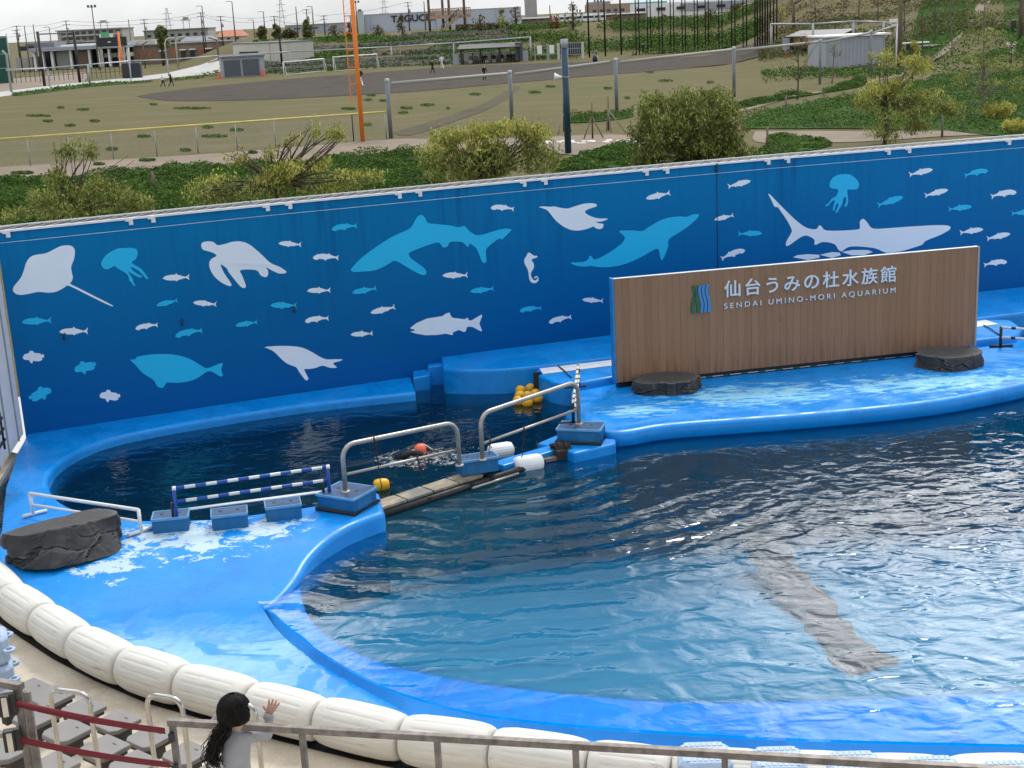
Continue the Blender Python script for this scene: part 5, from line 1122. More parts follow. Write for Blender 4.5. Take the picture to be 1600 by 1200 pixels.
crown_tree('shrub_tree', 'dense dark olive rounded tree right of the dark blue pole', 'tree', (1078, 268), [(1020, 170, 28, 22), (1070, 155, 26, 16), (1110, 150, 22, 14), (1060, 185, 50, 28), (1120, 180, 40, 30), (1010, 205, 28, 26), (1075, 215, 60, 30), (1140, 215, 28, 26), (1020, 240, 34, 18), (1110, 242, 50, 18), (1000, 250, 18, 10), (1170, 240, 16, 8)], 17000, .17, M['leaf_dark'], M['bark'], .12, 'bushy trees right behind the mural wall', 9, m2=M['leaf_olive'], nb=1.3)
crown_tree('shrub_tree', 'layered tree with pale yellow tips rising over the wall on the right', 'tree', (1382, 226), [(1385, 88, 24, 9), (1430, 95, 22, 7), (1440, 107, 20, 9), (1365, 140, 26, 14), (1400, 135, 30, 14), (1440, 150, 28, 12), (1475, 165, 26, 14), (1490, 172, 18, 14), (1355, 160, 22, 16), (1410, 170, 50, 20), (1385, 205, 32, 14), (1440, 195, 20, 12)], 7500, .15, M['leaf_olive'], M['bark'], .10, 'bushy trees right behind the mural wall', 12, m2=M['leaf_yellow'], nb=.8, trunk_px=(1384, 165))
crown_tree('shrub', 'low yellow green shrub at the foot of the staked tree at right', 'shrub', (1555, 186), [(1550, 172, 14, 10), (1565, 176, 14, 10), (1575, 170, 10, 8)], 1600, .16, M['leaf_yellow'], M['bark'], .03, None, 13)
crown_tree('shrub', 'low yellow shrub above the wall coping at the right edge', 'shrub', (1590, 208), [(1595, 198, 18, 8), (1575, 195, 8, 6)], 1200, .16, M['leaf_yellow'], M['bark'], .03, None, 14)
# slender staked tree at right
def thin_tree(label, base, top, blobs, n, leaf, m, r0, seed, stakes=(), group='slender young trees on the right slope', bare=(), tm='bark_pale'):
    b = base_at(*base)
    k = ppm(b); t = thing('young_tree', label, 'tree', tuple(b), 0, group); rr = random.Random(seed); tp = AT(*top, b.y)-b
    mb = MB(); mb.tube(densify([(0, 0, -.1), tuple(tp*.5+Vector((rr.uniform(-.05, .05), 0, 0))), tuple(tp)], 4), [r0*(1-.8*i/8) for i in range(9)], 6); mb.build('trunk', M[tm], t)
    tips = []; cl = []
    for bx, by, rx, ry in blobs:
        c = AT(bx, by, b.y)-b; rx /= k; ry /= k
        for i in range(7):
            u = Vector((rr.gauss(0, 1), rr.gauss(0, 1), rr.gauss(0, 1))).normalized()*rr.uniform(.3, 1); cc = c+Vector((u.x*rx, u.y*rx, u.z*ry)); tips.append(cc); cl.append((tuple(cc), (rx*.34, rx*.34, ry*.34)))
    bb = MB()
    for cc in tips:
        f = max(.18, min(.95, (cc.z-.5*math.hypot(cc.x-tp.x*.5, cc.y))/max(.1, tp.z))); branchy(bb, tp*f, [cc], max(.012, r0*.3), .1, seed)
    for x, y in bare: branchy(bb, tp*.35, [AT(x, y, b.y)-b], max(.014, r0*.4), .1, seed+x)
    bb.build('branches', M[tm], t)
    if n: leaf_mesh('crown', clump_pts(cl, n), leaf, m, t)
    for sx_, sy_ in stakes:
        q = AT(sx_, sy_, b.y-.6)-b; q.z = 0; s = MB(); s.tube([q, tp*.42], .035, 5); s.build('stake', M['bark_pale'], t)
    return t
thin_tree('tall slender tree held by leaning stakes near the right edge', (1536, 186), (1540, -25), [(1535, 20, 22, 20), (1545, 55, 30, 18), (1530, 90, 42, 16), (1560, 100, 45, 16), (1520, 125, 40, 12), (1575, 130, 40, 12)], 2600, .12, M['leaf_olive'], .09, 21, ((1511, 184), (1557, 160)))
thin_tree('small bare reddish tree standing before the light grey storage container', (1246, 156), (1247, 70), [(1255, 60, 24, 12), (1232, 85, 12, 8)], 260, .12, M['leaf_red'], .07, 22, bare=((1225, 95), (1285, 55), (1270, 75), (1215, 90), (1262, 100)), group=None, tm='bark')
ys = [((1300, 130), (1304, 72), [(1306, 80, 14, 12)], 160, 'leaf_green', 'thin sapling at the left corner of the light grey container'),
      ((1426, 124), (1427, 50), [(1428, 75, 14, 18)], 500, 'leaf_yellow', 'sapling with yellow green tuft right of the brown pole'),
      ((1443, 97), (1440, 8), [(1442, 40, 8, 22)], 140, 'leaf_brown', 'thin bare sapling above the park bench on the right'),
      ((1488, 86), (1484, -10), [(1486, 20, 18, 26)], 260, 'leaf_brown', 'thin bare tree beside the curving path on the right'),
      ((1462, 62), (1460, -20), [(1461, 20, 8, 20)], 120, 'leaf_brown', 'bare tree upslope of the curving path'),
      ((1413, 50), (1413, -25), [(1413, 10, 8, 18)], 100, 'leaf_brown', 'bare tree upslope right of the brown pole'),
      ((1512, 45), (1516, -40), [(1515, -5, 16, 24)], 240, 'leaf_olive', 'bare tree high on the right slope'),
      ((1592, 62), (1594, -30), [(1594, 10, 14, 24)], 240, 'leaf_brown', 'bare tree at the right edge on the slope'),
      ((1275, 42), (1272, -22), [(1273, 8, 10, 16)], 160, 'leaf_brown', 'bare tree on the slope behind the right players shelter'),
      ((1318, 36), (1319, -28), [(1318, 5, 10, 16)], 160, 'leaf_brown', 'bare tree on the slope above the light grey container'),
      ((1342, 36), (1343, -24), [(1342, 2, 8, 14)], 90, 'leaf_olive', 'second bare tree above the light grey container'),
      ((1372, 34), (1372, -30), [(1372, 0, 8, 18)], 100, 'leaf_brown', 'bare tree left of the brown pole top'),
      ((1222, 40), (1222, -20), [(1222, 24, 6, 14)], 420, 'leaf_yellow', 'narrow yellow green tree right of the black net towers'),
      ((1580, 105), (1583, 60), [(1582, 72, 10, 10)], 160, 'leaf_pink', 'small pale pink blossoming sapling at the right edge'),
      ((1578, 122), (1579, 90), [(1570, 105, 24, 10)], 300, 'leaf_olive', 'low olive sapling with short stakes at the right edge')]
for i, (b, tp, bl, n, m, lab) in enumerate(ys): thin_tree(lab, b, tp, bl, n, .14 if n < 400 else .16, M[m], .085, 30+i, tm='bark' if i % 3 else 'bark_pale')
# ground cover mats: a low mound mesh overlaid with leaf tufts
def cover(name, pts, n, h=.32, leaf=.26, kind='stuff', m='leaf_cover', thin=0.0):
    P = [xy(G(x, y, GZ)) for x, y in pts]; P = densify(P+[P[0]], 3)[:-1]
    xs = [p[0] for p in P]; ys_ = [p[1] for p in P]; q = []
    while len(q) < n:
        x = rnd.uniform(min(xs), max(xs)); y = rnd.uniform(min(ys_), max(ys_))
        if inpoly(x, y, P):
            v = mnoise.noise(Vector((x*.35, y*.35, 3)))*.5+mnoise.noise(Vector((x*1.1, y*1.1, 8)))*.5
            if rnd.random() < .75+v*1.4-thin: q.append((x, y, _th(x, y)+max(.02, h*(.55+v*1.3))*rnd.uniform(.35, 1)))
            elif rnd.random() < .02+.0: q.append((x, y, _th(x, y)+.02))
    o = leaf_mesh(name, np.array(q), leaf, M[m], None, .55, .1); o['kind'] = kind
    if n > 800: patch('cover_soil', pts, M['cover_soil'], .05, 'structure', 2.5)
    return o
M['cover_soil'] = groundm('cover_soil', (.012, .04, .005), (.03, .085, .012), (.075, .11, .025), .3)
GC = [([(-60, 290), (0, 284), (100, 281), (215, 268), (310, 262), (420, 259), (520, 248), (600, 242), (655, 243), (690, 262), (680, 300), (500, 318), (300, 342), (100, 362), (-60, 378)], 26000, .5),
      ([(868, 258), (900, 250), (935, 234), (985, 229), (1000, 245), (960, 272), (870, 282)], 4200, .4), ([(985, 262), (1180, 240), (1200, 212), (1260, 215), (1300, 228), (1180, 250), (1000, 272)], 1800, .2),
      ([(1142, 166), (1200, 156), (1280, 146), (1325, 132), (1350, 125), (1345, 136), (1240, 154), (1150, 172)], 3200, .5),
      ([(1165, 186), (1240, 166), (1340, 148), (1440, 128), (1500, 108), (1560, 98), (1640, 98), (1640, 200), (1480, 205), (1340, 202), (1200, 202), (1160, 200)], 17000, .5),
      ([(1445, 66), (1480, 62), (1515, 68), (1520, 80), (1490, 94), (1450, 104), (1420, 100)], 5200, .7), ([(1500, 52), (1560, 46), (1640, 46), (1640, 96), (1570, 92), (1560, 66)], 4200, .6),
      ([(1400, 62), (1450, 50), (1490, 52), (1470, 58), (1420, 64)], 1500, .5), ([(885, 187), (930, 180), (985, 178), (985, 184), (940, 190), (890, 193)], 900, .6)]
for P, n, h in GC: cover('ground_cover', P, int(n*3.6), h, .115)
for P, n in (([(20, 146), (140, 131), (200, 128), (240, 128), (140, 136), (30, 150)], 900), ([(300, 120), (345, 114), (345, 118), (290, 126), (250, 127)], 500), ([(418, 112), (450, 109), (500, 104), (500, 110), (440, 117)], 700)): cover('weed_strip', P, n, .3, .3)
q = []
for (x, y, wd_) in [(60, 182, 40), (75, 190, 18), (130, 172, 20), (148, 190, 16), (110, 197, 18), (225, 214, 22), (325, 200, 18), (335, 214, 40), (370, 204, 22), (175, 234, 20), (300, 170, 60), (240, 164, 14), (95, 169, 12), (545, 171, 24), (580, 150, 14), (600, 158, 16), (575, 157, 14), (635, 170, 20), (668, 165, 22), (630, 177, 16), (700, 170, 6), (742, 148, 20), (835, 145, 20), (860, 136, 16), (950, 139, 14), (980, 154, 8), (1015, 114, 14), (1040, 127, 24), (1110, 130, 12), (230, 252, 26), (35, 272, 36), (155, 258, 18), (575, 196, 14), (290, 236, 16), (395, 240, 14)]:
    for _ in range(int(wd_*14)):
        a = rnd.uniform(0, 6.28); r = rnd.random()**.5; p = G(x+math.cos(a)*r*wd_/2, y+math.sin(a)*r*1.6, GZ); q.append((p.x, p.y, GZ+rnd.uniform(.02, .13)))
o = leaf_mesh('grass_tufts', np.array(q), .12, M['leaf_cover'], None, .5, .1); o['kind'] = 'stuff'
# hill vegetation: rough grass and shrubs on the far slopes
def slope_cover(name, quad, n, h, leaf, m):
    q = []
    while len(q) < n:
        px = rnd.uniform(quad[0], quad[1]); Y = rnd.uniform(quad[2], quad[3]); x = (px-800)/F*(Y*math.cos(PITCH)+6)
        v = mnoise.noise(Vector((x*.09, Y*.09, 5)))
        if rnd.random() < .5+1.6*v: q.append((x, Y, _th(x, Y)+rnd.uniform(0, h)))
    o = leaf_mesh(name, np.array(q), leaf, M[m], None, .6, .1); o['kind'] = 'stuff'
slope_cover('slope_grass', (820, 1210, 212, 262), 26000, .9, .36, 'leaf_cover')
slope_cover('slope_grass', (430, 850, 212, 262), 30000, .35, .34, 'leaf_cover')
slope_cover('slope_scrub', (1200, 1660, 150, 300), 36000, .6, .3, 'leaf_brown')
slope_cover('slope_grass', (1200, 1660, 120, 185), 18000, .5, .24, 'leaf_cover')
# stone gabion terraces on the far mound
for k, (x0, x1, Y, lab) in enumerate(((452, 800, 216, 'lowest'), (440, 860, 224, 'second lowest'), (600, 830, 232, 'middle'), (450, 860, 241, 'second highest'), (640, 830, 250, 'topmost'))):
    x0w = (x0-800)/F*(Y*math.cos(PITCH)+6); x1w = (x1-800)/F*(Y*math.cos(PITCH)+6); mb = MB(); N_ = 60; mb_pts = []
    for i in range(N_):
        xa = x0w+(x1w-x0w)*i/N_; z = _th(xa, Y)
        for j in range(2): mb.box((xa+rnd.uniform(-.1, .1), Y+rnd.uniform(-.2, .2), z+.15+.4*j+rnd.uniform(-.1, .1)), ((x1w-x0w)/N_*rnd.uniform(.6, 1.05), .7, rnd.uniform(.3, .42)), rnd.uniform(-.2, .2))
    tag(mb.build('stone_terrace', M['gabion']), '%s grey stone terrace row on the far mound beyond the infield' % lab, 'terrace', 'stone terraces on the far mound')
st = MB(); rr = random.Random(4)
p0 = G(1000, 223, GZ)
rows = []
for i in range(46):
    x = 848+rr.uniform(0, 155); y = 224+rr.uniform(-2, 2)-(x-850)*.018; p = G(x, y, GZ); rows.append(p); s = rr.uniform(.12, .26)
    st.lathe([(0.0001, -s*.4), (s*.8, -s*.3), (s, .02), (s*.6, s*.45), (0.0001, s*.5)], Matrix.Translation(p)@Matrix.Rotation(rr.uniform(0, 3), 4, 'Z')@Matrix.Diagonal((1, .7, .8, 1)), 6)
o = st.build('white_stones', M['rock_white']); o['kind'] = 'stuff'
# ================================================================ FENCES, POLES, SHEDS
def top_h(b, px, py): return AT(px, py, b.y).z-b.z
# yellow topped outfield fence
fpx = [(-30, 266, 220), (47, 260, 215), (112, 254, 210), (178, 247, 205), (245, 247, 200), (309, 242, 196), (371, 237, 191), (431, 230, 187), (491, 225, 182)]
a = G(-60, 268, GZ); b = G(606, 217, GZ); fe = thing('outfield_fence', 'low chain link outfield fence topped with a faded yellow rail', 'fence', tuple(a)); e = b-a; FH = top_h(G(309, 242, GZ), 309, 197)
MB().tube([Vector((0, 0, FH)), e+Vector((0, 0, FH))], .05, 7).build('yellow_rail', M['rail_yellow'], fe)
for px in (-20, 47, 112, 178, 245, 309, 371, 431, 491, 552, 604):
    f = min(((abs(PX(a+e*(k/300))[0]-px)), k/300) for k in range(301))[1]; q = e*f
    MB().tube([q, q+Vector((0, 0, FH))], .035, 6).build('post', M['dark_iron'] if px == 552 else M['grey_metal'], fe)
mb = MB(); n_ = 190
for i in range(n_+4):
    for s in (-1, 1):
        x0, x1 = i/n_, (i+s*4)/n_
        if 0 <= x0 <= 1 and 0 <= x1 <= 1: mb.tube([e*x0+Vector((0, .01*s, .02)), e*x1+Vector((0, .01*s, FH-.03))], .0035, 3, False)
mb.build('chain_link', M['grey_metal'], fe)
# orange foul pole with its ladder frame
b = G(567, 222, GZ); t = thing('foul_pole', 'tall orange foul pole with ladder frame at the end of the yellow topped fence', 'pole', tuple(b)); H_ = top_h(b, 549, 0)+2.4
MB().tube([(0, 0, 0), (0, 0, H_)], .13, 12).build('pole', M['orange'], t)
mb = MB(); w_ = -.52; z0 = top_h(b, 556, 157)
mb.bar((w_, 0, z0), (w_, 0, H_-.2), .05, .05)
for k in range(9): z = z0+(H_-z0-.4)*k/8; mb.bar((w_, 0, z), (-.1, 0, z), .05, .05)
mb.build('frame', M['orange'], t)
mb = MB()
for k in range(22): z = z0+(H_-z0-.4)*k/22; mb.bar((w_, 0, z), (-.1, 0, z+.35), .012, .012)
mb.build('mesh', M['orange'], t)
M['net_steel'] = simple('net_steel', (.17, .20, .23), .55, .15, 3, metal=.2)
# galvanised ball net frame: posts and top rails
npx = [((611, 216), (606, 124)), ((800, 188), (797, 111)), ((964, 178), (961, 92)), ((1147, 152), (1145, 74)), ((1281, 131), (1283, 62)), ((1360, 118), (1361, 48)), ((1402, 104), (1400, 36))]
t = thing('ball_net_fence', 'galvanised steel frame of tall posts joined by pale top rails along the sports ground', 'fence', tuple(G(611, 216, GZ))); o = Vector(t.location); tops = []
for bp, tp in npx:
    q = G(*bp, GZ); h = top_h(q, *tp); MB().tube([q-o, q-o+Vector((0, 0, h))], .125 if bp[0] < 1250 else .11, 10).build('post', M['net_steel'], t); MB().lathe([(0.0001, .06), (.09, .05), (.15, 0), (.15, -.12)], Matrix.Translation(q-o+Vector((0, 0, h))), 10).build('cap', M['grey_metal'], t); tops.append(q-o+Vector((0, 0, h-.25)))
for p, q in zip(tops, tops[1:]): d = (q-p).normalized(); MB().tube([p+d*.35, q-d*.35+Vector((0, 0, .1))], .10, 8).build('top_rail', M['white_paint'] if False else M['pale_block'], t)
for (x0, y0, x1, y1) in ((800, 114, 880, 160), (1060, 95, 1095, 138)): pass
# far side frame (left, and behind the right container)
def frame_fence(label, pts, r, cat='fence', m='grey_metal'):
    t = thing('rail_fence', label, cat, tuple(base_at(*pts[0][0]))); o = Vector(t.location); tp_ = []
    for bp, tp in pts:
        q = base_at(*bp); h = top_h(q, *tp); MB().tube([q-o, q-o+Vector((0, 0, h))], r, 8).build('post', M[m], t); tp_.append(q-o+Vector((0, 0, h-.1)))
    for p, q in zip(tp_, tp_[1:]): MB().tube([p, q], r*.8, 7).build('top_rail', M[m], t)
    return t
frame_fence('grey rail frame fence across the far left of the sports ground', [((18, 143), (14, 108)), ((78, 136), (75, 105)), ((141, 134), (139, 100)), ((205, 124), (203, 94)), ((264, 120), (262, 92)), ((345, 110), (344, 86)), ((455, 108), (452, 80)), ((613, 102), (612, 72)), ((710, 96), (709, 66)), ((830, 96), (828, 57))], .12)
frame_fence('grey rail frame behind the right players shelter', [((1205, 85), (1206, 36)), ((1270, 82), (1271, 36)), ((1333, 76), (1334, 32)), ((1380, 70), (1380, 33)), ((1400, 60), (1399, 40))], .13)
b = G(18, 144, GZ); t = thing('bent_lamp', 'pale post with a bent top in front of the green net', 'post', tuple(b)); h = top_h(b, 12, 85)
MB().tube([(0, 0, 0), (0, 0, h), (-.5, 0, h+.5)], .17, 8).build('post', M['pale_block'], t); MB().box((0, -.1, h*.6), (.5, .3, .3)).build('bracket', M['grey_metal'], t)
# dark blue pole with pale top
b = G(888, 240, GZ); t = thing('blue_pole', 'dark blue pole with a pale grey top and loudspeaker, rising behind the mural wall', 'pole', tuple(b)); h = top_h(b, 880, 61); hb = top_h(b, 880, 75)
MB().tube([(0, 0, 0), (0, 0, hb)], .165, 14).build('pole', M['teal_pole'], t); MB().tube([(0, 0, hb), (0, 0, h)], .17, 14).build('pale_top', M['container'], t)
hs = top_h(b, 884, 120); mb = MB(); mb.lathe([(.05, 0), (.09, .15), (.2, .36), (.19, .37), (.03, .2)], Matrix.Translation((-.18, -.1, hs))@Matrix.Rotation(-1.5, 4, 'Y'), 12); mb.build('horn', M['white_paint'], t); MB().lathe([(.18, -.03), (.18, .03)], Matrix.Translation((0, 0, hs)), 12).build('band', M['pale_block'], t)
# staked saplings behind the wall
for i, (bp, tp, fs) in enumerate((((926, 217), (925, 160), ((912, 218), (943, 216))), ((( 951, 204)), (954, 150), ((948, 205), (978, 208), (955, 207))), ((881, 205), (880, 160), ((872, 210), (893, 205))))):
    b = G(*bp, GZ); t = thing('staked_sapling', ('bare sapling in a tripod of stakes above the white stone edging', 'taller bare sapling in a tripod of stakes left of the dark olive tree', 'bare sapling staked right behind the dark blue pole')[i], 'sapling', tuple(b), 0, 'staked bare saplings'); h = top_h(b, *tp)
    MB().tube([(0, 0, 0), (.02, 0, h)], [.05, .02], 6).build('stem', M['bark'], t)
    for q in fs: p = G(*q, GZ)-b; MB().tube([p, (0, 0, h*.62)], .035, 6).build('stake', M['bark_pale'], t)
for i, (x, y, yt) in enumerate(((241, 298, 268), (866, 270, 228), (1199, 232, 198), (1472, 214, 181), (1228, 176, 150))):
    b = G(x, y, GZ); t = MB(); t.tube([(0, 0, 0), (0, 0, top_h(b, x, yt))], .06, 6); o = t.build('marker_post', M['bark_pale']); o.location = b
    tag(o, ('thin pale post in the green ground cover behind the wall at left', 'thin pale post beside the round tree left of the dark blue pole', 'thin pale post on the brown path right of the dark olive tree', 'thin pale post under the layered tree', 'short stump post in ground cover below the bare reddish tree')[i], 'post', 'marker posts behind the wall')
# grey shed, white hut, storage container, goals
def oriented(label, name, cat, pl, pr, depth, group=None):
    """front bottom edge from pl to pr (photo points on the ground)"""
    a = base_at(*pl); b = base_at(*pr); b.z = a.z; d = b-a; return thing(name, label, cat, tuple(a), math.atan2(d.y, d.x), group), d.length, a
t, w_, a = oriented('grey equipment shed with two dark shutters beside the infield', 'equipment_shed', 'shed', (348, 122), (415, 118), 3); h = top_h(a, 345, 91)
MB().box((w_/2, 1.6, h/2), (w_, 3.2, h)).build('body', M['container'], t); MB().box((w_/2, 1.5, h+.12), (w_+.3, 3.6, .24)).build('roof', M['grey_roof'], t)
for k in range(2): MB().box((w_*(.045+.43*k)+w_*.2, -.03, h*.46), (w_*.385, .08, h*.82)).build('shutter', M['slate'], t)
MB().box((w_*.94, -.02, h*.5), (w_*.1, .06, h*.94)).build('side_strip', M['container'], t)
for i, (x, y) in enumerate(((345, 122), (412, 118))):
    b = base_at(x, y); t = thing('traffic_cone', 'small red traffic cone at the %s corner of the grey equipment shed' % ('left' if i == 0 else 'right'), 'cone', tuple(b+Vector((0, -.8, 0))), 0, 'red cones by the shed'); MB().lathe([(.28, .05), (.06, .9), (.0001, .92)], None, 10).build('cone', M['traffic_red'], t); MB().box((0, 0, .03), (.6, .6, .06)).build('base', M['traffic_red'], t)
t, w_, a = oriented('white flat roofed hut with a dark window band behind the grey shed', 'white_hut', 'hut', (356, 104), (441, 108), 5); a.y += 6; t.location = a; h = top_h(a, 360, 70)
MB().box((w_/2, 3, h/2), (w_, 6, h)).build('wall', M['cream'], t); MB().box((w_/2, 3, h+.1), (w_+.2, 6.2, .2)).build('roof', M['grey_roof'], t); MB().box((w_*.3, -.03, h*.52), (w_*.36, .1, .8)).build('window', M['glass_dark'], t); MB().box((w_*.7, -.03, h*.5), (.08, .1, h)).build('joint', M['grey_metal'], t)
t, w_, a = oriented('large light grey storage container with a white roof edge at the right of the field', 'storage_container', 'container', (1291, 111), (1382, 104), 4); h = top_h(a, 1293, 60)
MB().box((w_/2, 2.2, h/2), (w_, 4.4, h)).build('body', M['container'], t); MB().box((w_/2+.2, 2.2, h+.14), (w_+.7, 4.8, .16)).build('roof', M['white_paint'], t)
for x in (.02, .74, .985): MB().box((w_*x, -.03, h*.5), (.1, .08, h)).build('corner_strip', M['grey_metal'], t)
mb = MB()
for k in range(10): mb.box((w_*(.06+.066*k), -.012, h*.52), (.03, .03, h*.86))
mb.build('panel_rib', M['container'], t); MB().box((w_/2, -.04, .12), (w_, .06, .24)).build('base_strip', M['pale_block'], t)
for i, (p0, p1, p2, p3, ht) in enumerate(((444, 118, 507, 112, 97), (522, 112, 590, 107, 89))):
    a = base_at(p0, p1); b = base_at(p2, p3); t = thing('soccer_goal', 'white tube soccer goal %s of the orange foul pole' % ('standing farther left' if i == 0 else 'just left and behind'), 'goal', tuple(a), 0, 'white soccer goals'); e = b-a; h = top_h(a, p0+1, ht)
    MB().tube([(0, 0, 0), (0, 0, h), e+Vector((0, 0, h)), e], .09, 7).build('frame', M['white_paint'], t)
    for q in (Vector((0, 0, 0)), e): MB().tube([q+Vector((0, 0, h)), q+Vector((0, .7, h)), q+Vector((.1, 1.8, .05)), q], .05, 6).build('side_frame', M['white_paint'], t)
    MB().tube([Vector((.1, 1.8, .06)), e+Vector((.1, 1.8, .06))], .05, 6).build('back_bar', M['white_paint'], t)
    mb = MB()
    for k in range(14): q = e*(k/13); mb.tube([q+Vector((0, .7, h)), q+Vector((0, 1.8, .05))], .012, 3, False)
    for k in range(6): z = h*k/6; mb.tube([Vector((0, 1.8-1.1*k/6, z)), e+Vector((0, 1.8-1.1*k/6, z))], .012, 3, False)
    mb.build('net', M['pale_block'], t)
# players' shelters
def shelter(label, pl, pr, ptop, nbay, dark=True):
    t, w_, a = oriented(label, 'players_shelter', 'shelter', pl, pr, 3); h = top_h(a, *ptop)
    mb = MB(); mb.bar((-.6, -.6, h-.35), (-.6, 3.0, h-.05), .01, .01); MB().add([(-.5, -.9, h-.55), (w_*.88, -.9, h-.55), (w_*.88, 3, h), (-.5, 3, h), (-.5, -.9, h-.4), (w_*.88, -.9, h-.4), (w_*.88, 3, h+.15), (-.5, 3, h+.15)], [(3, 2, 1, 0), (4, 5, 6, 7), (0, 1, 5, 4), (1, 2, 6, 5), (2, 3, 7, 6), (3, 0, 4, 7)]).build('roof', M['dark_iron'], t)
    for k in range(nbay+1): MB().box((w_*.86*k/nbay, -.2, (h-.5)/2), (.28, .28, h-.5)).build('post', M['dark_iron'], t)
    MB().box((w_*.43, 2.2, .75), (w_*.9, .1, 1.5)).build('back_panel', M['cream'], t)
    for k in range(2*nbay+1): MB().box((w_*.86*k/(2*nbay), 2.1, .75), (.12, .12, 1.6)).build('panel_stud', M['dark_iron'], t)
    for x in (-.9, w_*.93): MB().box((x, .3, .8), (1.3 if x > 0 else .9, .15, 1.6)).build('side_panel', M['container'], t)
    MB().box((w_*.42, 1.2, .42), (w_*.8, .45, .08)).build('bench', M['tan_wood'], t)
    return t, w_, a, h
sh, shw, sha, shh = shelter('dark roofed open players shelter with white back panels beyond the infield', (722, 101), (826, 96), (722, 72), 3)
MB().box((shw*.86, .4, 1.5), (1.1, .5, 2.6)).build('cabinet', M['slate'], sh)
s2 = shelter('second players shelter with dark roof far right behind the black net towers', (1238, 83), (1330, 78), (1258, 50), 2)[0]
for i, (x, y, yt) in enumerate(((847, 82, 71), (866, 81, 72))):
    b = base_at(x, y+13); t = thing('notice_stand', 'small frame holding white sheets %s of the long scoreboard' % ('farther left' if i == 0 else 'just left'), 'notice frame', tuple(b), 0, 'frames with white sheets'); mb = MB(); mb.box((-1, 0, 1.2), (.12, .12, 2.4)); mb.box((1, 0, 1.2), (.12, .12, 2.4)); mb.box((0, 0, .9), (2, .1, .1)); mb.build('frame', M['grey_metal'], t)
    MB().box((-.3, 0, 1.6), (.7, .06, 1.2)).build('sheet', M['white_paint'], t)
b = base_at(873, 94); b2 = base_at(911, 92); t = thing('scoreboard', 'long dark scoreboard with pale frame behind the dark blue pole top', 'scoreboard', tuple(b)); e = b2-b; h = top_h(b, 875, 67)
for q in (Vector((0, 0, 0)), e): MB().box(tuple(q+Vector((0, 0, h/2))), (.35, .3, h)).build('post', M['cream'], t)
MB().bar(Vector((0, 0, h-.9)), e+Vector((0, 0, h-.9)), .15, 1.7).build('board', M['scoreboard'], t)
mb = MB()
for k in range(11): q = e*(.06+.88*k/10); mb.box(tuple(q+Vector((0, -.1, h-.9))), (.06, .06, 1.5))
for z in (.1, .9, 1.75): mb.bar(Vector((0, -.1, h-z)), e+Vector((0, -.1, h-z)), .07, .08)
mb.build('grid', M['container'], t)
# black lattice towers of the batting net
tw = [(921, 90, 0, 1), (946, 88, 0, 1), (971, 86, 0, 1), (997, 86, 2, 2), (1015, 84, 4, 2), (1033, 84, 4, 2), (1051, 83, 4, 2), (1069, 82, 4, 2), (1088, 80, 4, 2), (1105, 79, 4, 2), (1126, 77, 5, 2), (1146, 77, 5, 2), (1164, 78, 5, 2)]
for i, (x, y, w2, legs) in enumerate(tw):
    b = base_at(x, y); t = thing('net_tower', '%s black net post from the left in the row of tall netting posts' % ORD[i], 'net post', tuple(b), 0, 'tall black netting posts'); hw = .24 if legs == 2 else 0; h = 15
    for s in ((-1, 1) if legs == 2 else (0,)): MB().tube([(s*hw, 0, 0), (s*hw, 0, h)], .085 if legs == 2 else .13, 6).build('leg', M['dark_iron'], t)
    if legs == 2:
        mb = MB()
        for k in range(9): mb.bar((-hw, 0, .9+1.5*k), (hw, 0, .9+1.5*k), .06, .06)
        mb.build('rung', M['dark_iron'], t)
b = base_at(1192, 76); t = thing('net_bundle', 'thick dark bundle of gathered netting at the right end of the netting row', 'net', tuple(b)); 
for k in range(7): MB().tube([(-1.0+.32*k, .1*(k % 2), 0), (-.95+.32*k, .1, 14)], .1, 6).build('net_fold', M['dark_iron'], t)
for s in (1.35, 1.75): MB().tube([(s, 0, 0), (s, 0, 15)], .09, 6).build('leg', M['dark_iron'], t)
mb = MB()
for k in range(9): mb.bar((1.35, 0, .9+1.5*k), (1.75, 0, .9+1.5*k), .06, .06)
mb.build('rung', M['dark_iron'], t)
# brown lamp post at right
def brown_post(label, bp, tp, arm, r, m='brown_wood'):
    b = base_at(*bp); t = thing('lamp_post', label, 'lamp post', tuple(b), 0, 'brown park lamp posts'); h = top_h(b, *tp)
    MB().tube([(0, 0, 0), (0, 0, h)], r, 10).build('post', M[m], t); MB().tube([(0, 0, h-.06), Vector(arm)+Vector((0, 0, h))], r*.7, 8).build('arm', M[m], t); return t
b_ = brown_post('thick brown lamp post with a short slanted arm beside the storage container', (1405, 108), (1402, 3), (1.4, 0, .45), .22)
brown_post('brown lamp post with slanted arm left of the right players shelter', (1240, 46), (1239, 5), (1.0, 0, .4), .2)
brown_post('brown lamp post with angled arm at the right edge of the view', (1594, 60), (1596, 0), (-.6, 0, .3), .25)
brown_post('thin brown lamp post with short arm left of the pink house front', (227, 104), (224, 69), (1.0, 0, .5), .14); brown_post('brown lamp post with short arm in front of the orange roofed house', (342, 95), (340, 62), (-1.4, 0, .4), .15)
b = base_at(1380, 106); t = thing('flood_lamp', 'white flood lamp on a thin post at the corner of the storage container', 'lamp', tuple(G(1400, 106, GZ))); h = top_h(G(1400, 106, GZ), 1398, 34)
MB().tube([(0, 0, 0), (0, 0, h)], .08, 6).build('post', M['white_paint'], t); MB().box((-.3, 0, h+.1), (.7, .4, .3)).build('lamp', M['white_paint'], t)
